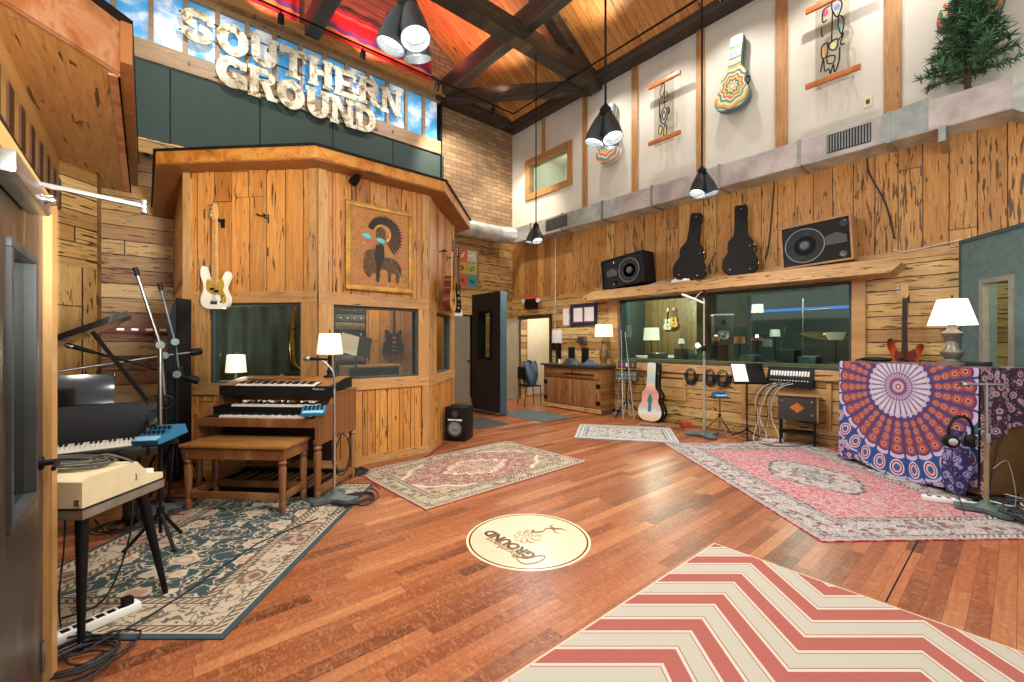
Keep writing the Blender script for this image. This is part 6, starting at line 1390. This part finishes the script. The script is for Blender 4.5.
for k in range(74):
    z = .16 + (TH_ - .2) * (k / 74) ** .95; a = k * 2.4 + rd.uniform(-.3, .3); rr_ = (.43 * (1 - (z / TH_) ** 1.2) + .04) * rd.uniform(.75, 1.1); d = V((cos(a), sin(a), .12 + .5 * z / TH_)); s0 = V((0, 0, z)); s1 = s0 + d * rr_; 
    if s1.x > .2: s1.x = .2
    br.tube([s0, s0.lerp(s1, .6) + V((0, 0, .01)), s1], [.008, .005, .002], 5)
    for q in range(80):
        u_ = rd.uniform(.12, 1.0); p = s0.lerp(s1, u_); nd = V((rd.gauss(0, 1), rd.gauss(0, 1), rd.gauss(.15, .8))).normalized(); nd = (nd + d.normalized() * .7).normalized(); e_ = p + nd * rd.uniform(.05, .11); w_ = nd.cross(V((rd.gauss(0, 1), rd.gauss(0, 1), rd.gauss(0, 1)))).normalized() * .010
        if max(e_.x, p.x) < .23: mb._add([p - w_, p + w_, e_ + w_ * .3, e_ - w_ * .3], [(0, 1, 2, 3)])
obj('foliage', mb, m_needle, t, smooth=False); obj('branch_frame', br, m_bark, t)
# ---------------------------------------------------------------- pendants, track, spots
def pendant(pos, label, ztop, rz):
    t = thing('pendant_lamp', label, 'lamp', pos, rz, 'pendant lamps')
    obj('stem', MB().cyl((0, 0, .36), (0, 0, ztop - pos[2]), .011, 10), m_black, t)
    obj('canopy', MB().lathe([(.05, .255), (.068, .27), (.066, .295), (.045, .305), (.055, .33), (.04, .355), (.016, .38), (.011, .40)], (0, 0, 0), 20), m_black, t)
    for k in range(3):
        a = 2 * pi * k / 3; d = V((cos(a) * .30, sin(a) * .30, -1)).normalized(); c = V((cos(a) * .035, sin(a) * .035, .275))
        s_ = obj('shade', MB().lathe([(.035, 0), (.055, .05), (.080, .16), (.090, .265), (.084, .265), (.074, .16), (.045, .04)], c, 24, d, cap=False), simple_shade, t)
        b_ = obj('bulb', MB().lathe([(.02, .06), (.05, .12), (.076, .20), (.074, .215), (.0, .22)], c, 20, d), m_bulb, s_)
    return t
simple_shade = simple('gunmetal_shade', '3c4244', .35, .5, .15)
pend = []
for (px, py, d, lab, zt, rz) in ((408, 50, 2.71, 'nearest triple shade pendant lamp, cut by the top edge left of centre', None, .5), (605.5, 148, 4.0, 'triple shade pendant lamp hanging in front of the blue painted case', None, .3), (702, 198, 5.42, 'triple shade pendant lamp hanging before the duct above the guitar cases', None, .9), (536, 243, 7.96, 'farthest triple shade pendant lamp, hanging low from the tie beam', 6.78, .1)):
    p = at(px, py, d); p.z = 3.27; zt = zt or slope(max(p.x, 1.2)) - .02
    pend.append(p); pendant(tuple(p), lab, zt, rz)
one('track_rail', MB().tube([(-.5, 7.62, 6.74), (6.5, 7.62, 6.74), (6.5, -2.5, 6.74)], .018, 8), m_black, 'thin black lighting track running round under the roof beams', 'track')
def spot_can(px, py, lab, bright, fixed):
    r = ray(px, py); p = (EYE + r * (7.62 / r.y)) if fixed == 'L' else (EYE + r * (6.5 / r.x))
    t = thing('track_spotlight', lab, 'spotlight', (p.x, p.y, 6.72)); d = V((.1, .7, -.9)) if fixed == 'L' else V((.8, 0, -.7)); d.normalize()
    obj('bracket', MB().cyl((0, 0, 0), (0, 0, -.10), .012, 8), m_black, t)
    hd = obj('lamp_head', MB().lathe([(.02, -.07), (.045, -.06), (.05, .08), (.044, .08)], (0, 0, -.12), 16, d), m_black, t)
    obj('bulb', MB().lathe([(.042, .06), (.03, .075), (0, .08)], (0, 0, -.12), 16, d), m_bulb2 if bright else m_dkgrey, hd)
    return V((p.x, p.y, 6.5))
sp1 = spot_can(437, 90, 'bright track spotlight at the right end of the sign windows', True, 'L')
sp2 = spot_can(493, 113, 'bright track spotlight in front of the brick wall corner', True, 'L')
spot_can(281, 14, 'small dark track spotlight above the letters, nearest of the sign wall row', False, 'L'); spot_can(363, 52, 'small dark track spotlight above the letter N of the sign', False, 'L')
sp3 = spot_can(722, 4, 'bright track spotlight above the green painted guitar case', True, 'R')
# ---------------------------------------------------------------- inside the vocal booth
one('booth_curtain', MB().grid(lambda a, b: (.5 + 2.5 * a, 7.64 + .03 * sin(60 * a), .02 + 3.2 * b), 100, 4), m_teal, 'dark teal curtain at the back of the booth seen through the left window', 'curtain')
q = onY(394, 350, 7.58); guitar('hollow_guitar', 'black hollow body guitar hanging inside the booth behind the middle window', SEMI, m_blacklac, kind='semi', L=1.05, f0=.37, neck=(m_maple, m_rose), loc=(q.x, 7.60, onY(394, 354, 7.58).z), rz=0)
q = onY(394, 350, 7.7); 
t = thing('guitar_hanger', 'black wall hanger inside the booth for the hollow body guitar', 'guitar hanger', (q.x, 7.70, onY(394, 354, 7.58).z + .93)); obj('plate', MB().bb(-.022, .022, -.012, 0, -.05, .05), m_black, t); obj('post', MB().cyl((0, -.01, 0), (0, -.10, .012), .008), m_black, t)
q = onY(376, 377, 6.2)
t = thing('booth_amplifier', 'low black amplifier with pine case inside the booth behind the middle window', 'amplifier', (q.x, 6.4, 0)); obj('cabinet', MB().bb(-.42, .42, -.16, .16, 0, 1.10, .01), m_frame, t); obj('grille', MB().bb(-.38, .38, -.168, -.16, .70, 1.07), m_black, t); obj('knob', MB().lathe([(.02, 0), (.016, .02)], (.1, -.168, .98), 10, (0, -1, 0)), m_chrome, t)
q = onY(357, 345, 6.0)
t = thing('music_stand', 'music stand with tilted sheets inside the booth behind the middle window', 'music stand', (q.x, 6.05, 0)); tripod(t, 1.25, .25, .2, m_black); tl = M.Rotation(R(-30), 3, 'X') @ M.Rotation(R(18), 3, 'Y'); obj('desk', MB().box((0, .04, 1.42), (.46, .012, .34), tl), m_black, t); obj('sheet', MB().box((-.08, .027, 1.42), (.24, .004, .32), tl), m_paper, t)
q = onY(345, 340, 7.0)
t = thing('equipment_rack', 'tall dark rack of recording gear inside the booth behind the middle window', 'rack', (q.x + .05, 7.1, 0)); obj('cabinet', MB().bb(-.32, .32, -.05, .40, 0, 2.2, .01), m_black, t)
for i in range(14):
    z = .35 + i * .13; u_ = obj('rack_unit', MB().bb(-.29, .29, -.065, -.05, z, z + .115, .004), (m_dkgrey, m_black, m_steel, m_castiron)[(i * 5) % 4], t)
    for k in range(5): obj('knob', MB().lathe([(.015, 0), (.012, .018)], (-.22 + k * .11, -.065, z + .055), 8, (0, -1, 0)), (m_steel, m_whiteplastic)[i % 2], u_)
p = at(236, 385, 6.0); t = thing('side_table', 'small dark table inside the booth carrying the glowing lamp', 'table', (p.x, p.y, 0)); obj('tabletop', MB().lathe([(.25, .72), (.25, .75)], (0, 0, 0), 20), m_rose, t); obj('column', MB().lathe([(.16, 0), (.16, .02), (.025, .05), (.025, .72)], (0, 0, 0), 14), m_rose, t)
table_lamp('glowing bedside lamp inside the booth behind the left window', (p.x, p.y, .75), .28, [(.07, 0), (.07, .02), (.03, .05), (.05, .12), (.02, .2), (.012, .29)], .13, .11, .24, m_shade3, m_ceramic)
p = at(215, 360, 5.6); boom('booth microphone stand just inside the left booth window', (p.x, p.y, 0), 1.35, (-.02, -.3, 1.72), (.05, .2, 1.28), m_steel, 'tri', .25, True)
p = at(297, 330, 5.6)
t = thing('saxophone', 'brass horn standing inside the booth at the right edge of the left window', 'saxophone', (p.x, p.y, 1.05)); gold = simple('lacquered_brass', 'b58a3a', .25, .9, .1)
obj('tube', MB().tube(cr([(.10, 0, .62), (.12, 0, .86), (.04, 0, .92), (-.04, 0, .80), (-.06, 0, .40), (-.03, 0, .12), (.06, 0, .05), (.12, 0, .20), (.15, 0, .48)], 5, False), [.012] * 10 + [.02] * 10 + [.03] * 10 + [.04, .042, .045, .05, .055, .06, .065, .07, .08, .09, .10], 14), gold, t)
for k in range(6): obj('key', MB().lathe([(.018, 0), (.016, .006)], (-.05, -.03, .25 + k * .09), 10, (0, -1, 0)), gold, t)
t = thing('stool', 'small dark stool inside the booth under the brass horn', 'stool', (p.x, p.y, 0)); obj('seat', MB().lathe([(.19, .98), (.2, 1.02), (.18, 1.045)], (0, 0, 0), 20), m_black, t); [obj('leg', MB().cyl((.17 * cos(a), .17 * sin(a), 0), (.12 * cos(a), .12 * sin(a), .98), .013, 8), m_black, t) for a in (.4, 1.97, 3.54, 5.1)]
# ---------------------------------------------------------------- inside the control room
def inroom(px, py, d): return at(px, py, d)
q = onX(668, 331, 10.96); guitar('small_guitar', 'small pale guitar hanging on the planks inside the control room', ACOU, m_whitebody, depth=.06, kind='acoustic', L=.98, f0=.45, loc=(10.95, q.y, 1.78), rz=R(-90), scale=.62)
q = onX(675.5, 331, 10.96); guitar('small_guitar', 'small amber guitar hanging right of the pale one inside the control room', ACOU, m_spruce, depth=.06, kind='acoustic', L=.98, f0=.45, loc=(10.86, q.y, 1.85), rz=R(-90 + 30), scale=.55)
q = at(634, 322, 9.6); guitar('hung_guitar', 'dim guitar hanging on the left wall of the control room behind the glass', ACOU, m_spruce, depth=.09, kind='acoustic', L=1.0, f0=.45, loc=(q.x, 6.93, 1.55), rz=R(0), scale=.75)
p = at(651, 350, 10.4)
t = thing('console_desk', 'pale mixing desk inside the control room left of the microphone stand', 'desk', (p.x, p.y, 0), CAMROT + R(10)); obj('desktop', MB().bb(-.5, 1.15, -.35, .35, .86, .93, .01).prism([(-.30, .93), (.30, .93), (.30, 1.12), (-.28, .97)], 1.3, (-.25, 0, 0), Y_, Z_, X_), simple('pale_console', 'b9bdae', .5), t); [obj('leg', MB().bb(x - .04, x + .04, -.3, .3, 0, .86), m_dkgrey, t) for x in (-.45, 1.1)]
for i in range(16): obj('fader', MB().bb(-.18 + i * .075, -.165 + i * .075, -.20, -.10, .995, 1.02), (m_whiteplastic, m_redtab, m_blue)[i % 3], t)
def clamp_lamp(label, px, py, d, sr0, sr1, sh, shm, base_z, h):
    q = at(px, py, d); zc = q.z; return table_lamp(label, (q.x, q.y, base_z), zc - sh / 2 - base_z, [(.09, 0), (.09, .02), (.02, .04), (.015, (zc - sh / 2 - base_z) * .5), (.012, zc - sh / 2 - base_z + .02)], sr0, sr1, sh, shm, m_brass)
clamp_lamp('bright drum shade lamp at the left inside the control room', 651.5, 334, 10.45, .19, .17, .30, m_shade3, .94, 0)
clamp_lamp('little white lamp on the pale desk inside the control room', 681.5, 341, 10.3, .075, .05, .12, m_shade, .94, 0)
clamp_lamp('glowing lamp high in the middle of the control room', 757.5, 308.5, 9.6, .12, .11, .18, m_shade3, .72, 0)
clamp_lamp('orange shade lamp inside the control room left of centre', 716, 338.5, 8.6, .07, .06, .10, m_orangeshade, .72, 0)
clamp_lamp('tilted orange shade lamp inside the control room', 739.5, 340, 8.6, .105, .09, .14, m_orangeshade, .72, 0)
clamp_lamp('pink shade lamp inside the control room', 757, 339, 8.8, .11, .10, .06, m_pinkshade, .72, 0)
clamp_lamp('grey shade lamp inside the control room right of the pink one', 775, 333, 9.2, .10, .09, .15, m_shade2, .72, 0)
clamp_lamp('white conical shade lamp inside the control room near the cymbal', 835.5, 336, 6.9, .10, .14, .12, m_shade2, .72, 0)
for (xx, yy, lab) in ((8.25, 4.4, 'left'), (8.25, 2.55, 'right')):
    t = thing('equipment_desk', 'dark equipment desk inside the control room, %s of two along the glass' % lab, 'desk', (xx, yy, 0)); obj('desktop', MB().bb(-.5, .5, -.85, .85, .92, .96, .01), m_black, t); obj('carcass', MB().bb(-.4, .4, -.8, .8, 0, .92), m_dkgrey, t)
    for i in range(5): b_ = obj('gear_box', MB().bb(-.2, .2, -.75 + i * .3, -.51 + i * .3, .96, 1.12 + .10 * (i % 3), .006), (m_black, m_castiron, m_dkgrey)[i % 3], t); obj('display', MB().bb(-.205, -.2, -.72 + i * .3, -.60 + i * .3, 1.0, 1.06), (m_whiteplastic, m_blue, m_redtab)[i % 3], b_)
q = at(722, 325, 10.0)
t = thing('studio_speaker', 'dark speaker with pale top inside the control room', 'speaker', (q.x, q.y, 0), CAMROT + R(-15)); obj('stand', MB().bb(-.12, .12, -.1, .1, .03, 1.38, .01).bb(-.2, .2, -.16, .16, 0, .03), m_black, t); obj('cabinet', MB().bb(-.20, .20, -.18, .18, 1.38, 2.06, .01), m_dkgrey, t); obj('top_cover', MB().bb(-.21, .21, -.19, .19, 2.06, 2.09), m_paper, t); obj('woofer', MB().lathe([(.11, 0), (.12, .01), (.09, .004), (.03, .01), (0, .02)], (0, -.18, 1.62), 24, (0, -1, 0)), m_chrome, t); obj('tweeter', MB().lathe([(.05, 0), (.05, .006), (0, .012)], (0, -.18, 1.90), 16, (0, -1, 0)), m_black, t)
q = at(826, 336, 8.1)
t = thing('cymbal', 'tilted bronze cymbal on a stand inside the control room', 'cymbal', (q.x, q.y, 0)); obj('plate', xf(MB().lathe([(.40, 0), (.25, .02), (.08, .035), (.06, .06), (0, .075)], (0, 0, 0), 36, cap=False), M.Translation((0, 0, q.z)) @ M.Rotation(R(14), 4, (RT.x, RT.y, 0))), simple('bronze', '8a6a3a', .35, .7, .2), t); obj('stand_pole', MB().cyl((0, 0, 0), (0, 0, q.z + .06), .012, 8), m_chrome, t)
[obj('leg', MB().cyl((0, 0, .35), (.28 * cos(a), .28 * sin(a), .0), .01, 8), m_chrome, t) for a in (0, 2.1, 4.2)]
q = at(838, 345, 8.6)
t = thing('drum', 'dark drum under the cymbal inside the control room', 'drum', (q.x + .25, q.y + .2, 0)); obj('shell', MB().lathe([(.2, .62), (.2, .90)], (0, 0, 0), 28), m_rose, t); obj('head', MB().lathe([(.198, .90), (.198, .905)], (0, 0, 0), 28), m_paper, t); [obj('leg', MB().cyl((.18 * cos(a), .18 * sin(a), .65), (.26 * cos(a), .26 * sin(a), 0), .01, 8), m_chrome, t) for a in (.5, 2.6, 4.7)]
one('light_strip', MB().bb(11.55, 11.60, 1.8, 4.4, 2.18, 2.24), m_ledblue, 'blue glowing light strip along the far wall of the control room', 'light')
q = at(803, 335, 8.9); t = thing('stand_pole', 'pale vertical pole stand inside the control room behind the glass', 'stand', (q.x, q.y, 0)); obj('pole', MB().cyl((0, 0, .02), (0, 0, 2.35), .015, 8), m_steel, t); obj('base', MB().lathe([(.16, 0), (.16, .015), (.03, .03)], (0, 0, 0), 20), m_steel, t); obj('arm', MB().tube([(0, 0, 2.1), (.05, -.5, 2.12)], .012, 8), m_steel, t)
t = thing('sofa', 'dark low sofa inside the control room under the light strip', 'sofa', (10.9, 3.1, 0)); obj('seat', MB().bb(-.4, .3, -1.0, 1.0, .12, .45, .06), m_dkgrey, t); obj('backrest', MB().bb(.3, .55, -1.0, 1.0, .12, .85, .06), m_dkgrey, t); [obj('armrest', MB().bb(-.4, .55, y - .1, y + .1, .12, .62, .05), m_dkgrey, t) for y in (-1.1, 1.1)]; [obj('foot', MB().bb(x - .03, x + .03, y - .03, y + .03, 0, .12), m_black, t) for x in (-.3, .4) for y in (-.9, .9)]
# ---------------------------------------------------------------- cables and strips on the floor
def cable(label, pts, mat=m_rubber, r=.005, z=0.0, group=None, n=6):
    P = [V((p[0], p[1], z + r + (p[2] if len(p) > 2 else 0))) for p in pts]
    return one('cable', MB().tube(cr(P, n, False), r, 6), mat, label, 'cable', group)
def F(*ps): return [tuple(fl(a, b)) for a, b in ps]
o = rf(-1.93, 1.95); cable('tangle of black cable on the floor beside the glazed door', [tuple(q) for q in coil((o.x, o.y, 0), .13, 7, .005, .07, .9, seed=8, dz=.006)], n=2)
o = rf(-2.05, 2.02); cable('second loose cable loop by the black electric piano leg', [tuple(q) for q in coil((o.x, o.y, .01), .10, 3, .005, .08, .8, seed=18, dz=.006)] + F((150, 618), (200, 585), (258, 545), (318, 520)), n=2, z=.008)
cable('black cable drooping from the electric piano to the rug', [tuple(at(132, 497, 2.30)), tuple(at(131, 530, 2.3)), tuple(at(120, 570, 2.3)), tuple(at(100, 605, 2.25)), tuple(fl(62, 620))], z=.004)
cable('thin black cable hanging straight down beside the door post', [tuple(at(66, 500, 2.1)), tuple(at(64, 550, 2.12)), tuple(at(59, 600, 2.1)), tuple(fl(61, 632))], r=.004, z=.01)
def strip(label, p, rz, n, L_=.36, plug=True):
    t = thing('power_strip', label, 'power strip', p, rz)
    obj('housing', MB().box((0, 0, .022), (L_, .075, .042), bv=.008), m_whiteplastic, t)
    for i in range(n): obj('outlet', MB().box((-L_ / 2 + .05 + i * (L_ - .08) / n, 0, .043), (.032, .036, .004), bv=.002), m_black, t)
    if plug: obj('plug', MB().box((L_ / 2 - .05, .0, .062), (.045, .05, .04), bv=.008), m_black, t)
strip('white power strip with black plug on the blue rug beside the electric piano', tuple(rf(-2.11, 2.20, .007)), CAMROT + R(62), 6, .34)
o = rf(-1.38, 3.92); cable('loops of black cable on the floor right of the gooseneck stand', [tuple(q) for q in coil((o.x, o.y, 0), .17, 5, .005, .06, .7, seed=21, dz=.006)] + F((352, 505), (338, 515)), n=2, z=.008)
cable('black cable curving over the bare floor beyond the blue rug corner', F((350, 490), (372, 489), (378, 497), (365, 506), (345, 503), (332, 515), (320, 521)))
cable('black cable running along the booth skirting to the monitor', F((352, 478), (380, 470), (405, 464), (428, 456), (440, 447), (447, 443)))
cable('red cable lying between the blue rug and the medallion rug', F((346, 476), (360, 474), (372, 482), (380, 489)), m_cabler)
o = fl(358, 474); heap('adapter_pile', 'small black heap of adapters by the organ rear leg', 'adapter', (o.x, o.y, 0), .12, .09, .06, m_black, 31)
o = rf(-2.95, 3.35); cable('bundle of black cables under the keys end of the grand piano', [tuple(q) for q in coil((o.x, o.y, 0), .17, 6, .006, .10, .8, seed=25, dz=.007)], n=2, z=.006)
o = rf(-3.0, 3.75); cable('coil of black cable at the foot of the foam baffle', [tuple(q) for q in coil((o.x, o.y, 0), .18, 5, .006, .10, .8, seed=26, dz=.007)], n=2)
cable('black cable snaking from the grand piano to the blue rug edge', F((95, 520), (110, 535), (130, 523), (150, 512), (165, 500), (178, 498)))
cable('pink cable end lying near the bench leg on the blue rug', F((165, 515), (172, 513), (180, 516), (188, 514)), simple('pink_cable', 'c8406a', .5), z=.008)
o = fl(670, 423)
for i, (lab, m_) in enumerate((('black', m_rubber), ('grey', m_cablegrey), ('dark', m_rubber))): cable('%s cable lying along the wall behind the tall pale stand, %s' % (lab, ('nearest the wall', 'in the middle', 'nearest the rug')[i]), F((640, 419 + 3 * i), (662, 421 + 3 * i), (684, 425 + 3 * i), (702, 428 + 4 * i), (730, 432 + 3 * i), (752, 435 + 3 * i)), m_)
tb_ = fl(686, 428); one('red_box', MB().box((0, 0, .045), (.16, .10, .09), bv=.015), m_redtab, 'small red plastic box on the floor beside the tall pale stand', 'box', None, (tb_.x, tb_.y, .012), CAMROT)
sp_ = fl(772, 441.5); strip('white socket strip on the floor in front of the amplifier', (sp_.x, sp_.y, .0), CAMROT + R(-8), 4, .30, False)
for i, (lab, m_, P) in enumerate((('white', m_cablew, ((748, 436), (760, 440), (780, 446), (800, 443), (815, 440), (832, 436))), ('black', m_rubber, ((735, 434), (752, 441), (770, 447), (795, 447), (822, 443), (838, 446))), ('red', m_cabler, ((740, 440), (755, 443), (770, 446), (778, 441))), ('grey', m_cablegrey, ((805, 440), (815, 447), (826, 444), (835, 437), (828, 431))))):
    cable('%s cable loose on the floor around the amplifier rack' % lab, F(*P), m_, z=.010)
sp_ = rf(3.93, 3.86); strip('white power strip on the pink rug below the tapestry corner', (sp_.x, sp_.y, .010), CAMROT + R(-28), 5, .40)
rd = random.Random(77)
for i, (lab, m_) in enumerate((('black', m_rubber), ('grey-green', simple('green_cable', '3f524c', .6)), ('dark grey', m_dkgrey), ('pale', m_cablew))):
    o = rf(4.25 + .05 * i, 3.42 + .09 * i); cable('%s loop in the cable heap at the foot of the steel stand' % lab, [tuple(q) for q in coil((o.x, o.y, .012 * i), .27 - .02 * i, (9, 7, 7, 2)[i], .007, .16, .65, seed=50 + i, dz=.008, ph=i)], m_, r=.007, z=.008, n=2)
cable('black cable hanging down the right end of the covered piano', [tuple(at(1003, 372, 3.93)), tuple(at(1004, 420, 3.9)), tuple(at(996, 455, 3.88)), tuple(at(990, 490, 3.86)), tuple(at(1000, 508, 3.8))], z=0)
cable('pale cable arcing from the headphones stand to the floor', [tuple(at(993, 470, 3.62)), tuple(at(1006, 462, 3.68)), tuple(at(1012, 475, 3.66)), tuple(at(1016, 500, 3.62)), tuple(fl(1012, 515))], m_cablegrey, r=.003, z=.008)
cable('black headphone cable dropping onto the pink rug', [tuple(at(953, 440, 3.62)), tuple(at(952, 470, 3.63)), tuple(at(958, 495, 3.62)), tuple(fl(965, 516, .02))], r=.004, z=.004)
cable('cable running through the bracket up the vertical boards to the duct', [(7.315, onX(895, 240).y, onX(895, 240).z), (7.315, onX(886, 205).y, onX(886, 205).z), (7.30, onX(870, 175).y, onX(870, 175).z), (7.30, onX(868, 165).y, 3.88)], r=.010)
cable('dark cable dropping from the duct behind the plywood loudspeaker', [(7.31, onX(775, 200).y, 3.88), (7.31, onX(770, 240).y, onX(770, 240).z), (7.3, onX(766, 262).y, onX(766, 262).z + .02)], r=.009)
cable('white cable tacked along the log wall right of the long shelf', [(7.29, onX(v_[0], v_[1], 7.29).y, onX(v_[0], v_[1], 7.29).z) for v_ in ((893, 250), (905, 252), (935, 246), (962, 240))], m_cablew, r=.008)
# grey rolling case by the cabinet, foot pedals
o = fl(618, 414); t = thing('foot_pedal', 'small grey foot pedal on the floor at the cabinet corner', 'pedal', (o.x, o.y, 0), CAMROT); obj('body', MB().prism([(0, 0), (.16, 0), (.16, .07), (0, .03)], .24, (-.12, 0, 0), Y_, Z_, X_), m_grey, t); obj('treadle', MB().prism([(.01, .034), (.15, .072), (.15, .085), (.01, .045)], .20, (-.10, 0, 0), Y_, Z_, X_), m_black, t)
o = fl(176, 475); t = thing('pedal_box', 'small blue box on the floor behind the organ bench', 'box', tuple(rf(-2.62, 4.45)), CAMROT); obj('body', MB().box((0, 0, .03), (.16, .11, .06), bv=.012), m_blue, t); obj('switch', MB().lathe([(.014, .06), (.012, .075)], (0, 0, 0), 10), m_chrome, t)
# ---------------------------------------------------------------- light
def lamp(kind, nm, loc, energy, col=(1, .86, .68), rad=.12, target=None, size=100, blend=.6):
    l = bpy.data.lights.new(nm, kind); l.energy = energy; l.color = col
    if kind in ('POINT', 'SPOT'): l.shadow_soft_size = rad
    if kind == 'SPOT': l.spot_size = R(size); l.spot_blend = blend
    o = bpy.data.objects.new(nm, l); COL.objects.link(o); o.location = loc
    if target is not None: o.rotation_euler = (V(target) - V(loc)).to_track_quat('-Z', 'Y').to_euler()
    return o
WARM = (1, .90, .76); NEUT = (1, .965, .91)
for p in pend:
    lamp('SPOT', 'pendant_beam', (p.x, p.y, p.z - .03), 130, NEUT, .14, (p.x, p.y, 0), 150, .8)
    lamp('POINT', 'pendant_glow', (p.x, p.y, p.z - .10), 28, NEUT, .15)
for (x, y) in ((0.9, .3), (3.0, -1.0), (5.2, -.6), (-.2, 2.4)):          # unseen fill lights added over the rest of the room, leftmost raised for the hood
    lamp('SPOT', 'fill_beam_behind', (x, y, 3.24), 26, NEUT, .14, (x, y, 0), 150, .8); lamp('POINT', 'fill_glow_behind', (x, y, 3.2), 80 if x < 0 else 32, NEUT, .15)
lamp('SPOT', 'track_beam', (6.45, 7.55, 6.5), 220, WARM, .05, (7.2, 8.3, 3.2), 80, .6)
lamp('SPOT', 'track_beam', (4.55, 7.5, 6.5), 300, WARM, .05, (6.0, 8.6, 4.6), 90, .6)
for y, ty in ((5.4, 5.4), (4.2, 4.2), (3.0, 3.0), (1.7, 1.7), (.75, .75)): lamp('SPOT', 'track_beam', (6.50, y, 6.66), 60, NEUT, .03, (7.34, ty, 4.6), 120, .8)
for x in (.8, 2.6, 4.2): lamp('SPOT', 'track_beam', (x, 7.3, 6.62), 60, NEUT, .05, (x + .2, 8.5, 5.6), 110, .7)
for x in (1.4, 3.2): lamp('SPOT', 'red_uplight', (x, 8.05, 7.0), 120, (1, .22, .24), .06, (x + .6, 8.4, 9.0), 130, .7)
lamp('SPOT', 'red_uplight', (4.4, 7.9, 7.15), 90, (1, .20, .20), .06, (5.2, 7.0, 8.4), 120, .8)
for (x, y) in ((6.3, 2.5), (6.2, 4.9), (5.9, 7.2)): lamp('SPOT', 'roof_wash', (x, y, 6.85), 60, (1, .86, .66), .1, (x - .9, y, 8.4), 140, .9)
lamp('POINT', 'booth_light', (2.9, 6.4, 3.0), 110, WARM, .15); lamp('POINT', 'booth_lamp', tuple(at(236, 350, 5.85)), 14, WARM, .08)
lamp('POINT', 'control_light', (9.9, 6.0, 2.5), 100, (1, .95, .80), .12); lamp('POINT', 'control_light', (9.4, 2.6, 2.6), 70, (.80, .98, .95), .15); lamp('POINT', 'control_light', (8.4, 4.4, 2.6), 40, (.80, .98, .95), .15)
lamp('POINT', 'panel_window_fill', (6.75, -.9, 2.1), 16, WARM, .1)  # unseen fill added to brighten the view through the padded panel's window
lamp('SPOT', 'hood_fill_spot', (.8, -.6, 1.7), 1500, NEUT, .3, (-.5, 5.6, 3.4), 46, .9)  # added spot with no fixture, brightens the hood underside from behind the camera
lamp('POINT', 'door_glass_fill', (-.85, 1.9, 1.7), 5, WARM, .1); lamp('POINT', 'loft_window_fill', (8.1, 7.3, 5.9), 22, NEUT, .1)  # unseen fills added behind the door glass and the small upper window
lamp('POINT', 'corridor_light', (8.2, 7.9, 2.2), 30, WARM, .1)
wd = bpy.data.worlds.new('room_air'); SC.world = wd; wd.use_nodes = True
wd.node_tree.nodes['Background'].inputs[0].default_value = (1.0, .96, .91, 1); wd.node_tree.nodes['Background'].inputs[1].default_value = .72
# ---------------------------------------------------------------- camera
cam = bpy.data.cameras.new('camera'); co = bpy.data.objects.new('camera', cam); COL.objects.link(co)
cam.sensor_width = 36; cam.lens = 36 * FPX / 1024; cam.shift_y = 1 / 1024; cam.clip_start = .05
co.location = EYE; co.rotation_euler = (R(90), 0, CAMROT); SC.camera = co
SC.view_settings.view_transform = 'Standard'; SC.view_settings.look = 'None'; SC.view_settings.gamma = 1; SC.view_settings.exposure = 0.38
try: SC.view_settings.use_curve_mapping = False
except Exception: pass
SC.cycles.use_denoising = True; SC.cycles.max_bounces = 8; SC.cycles.transparent_max_bounces = 12; SC.cycles.sample_clamp_indirect = 6
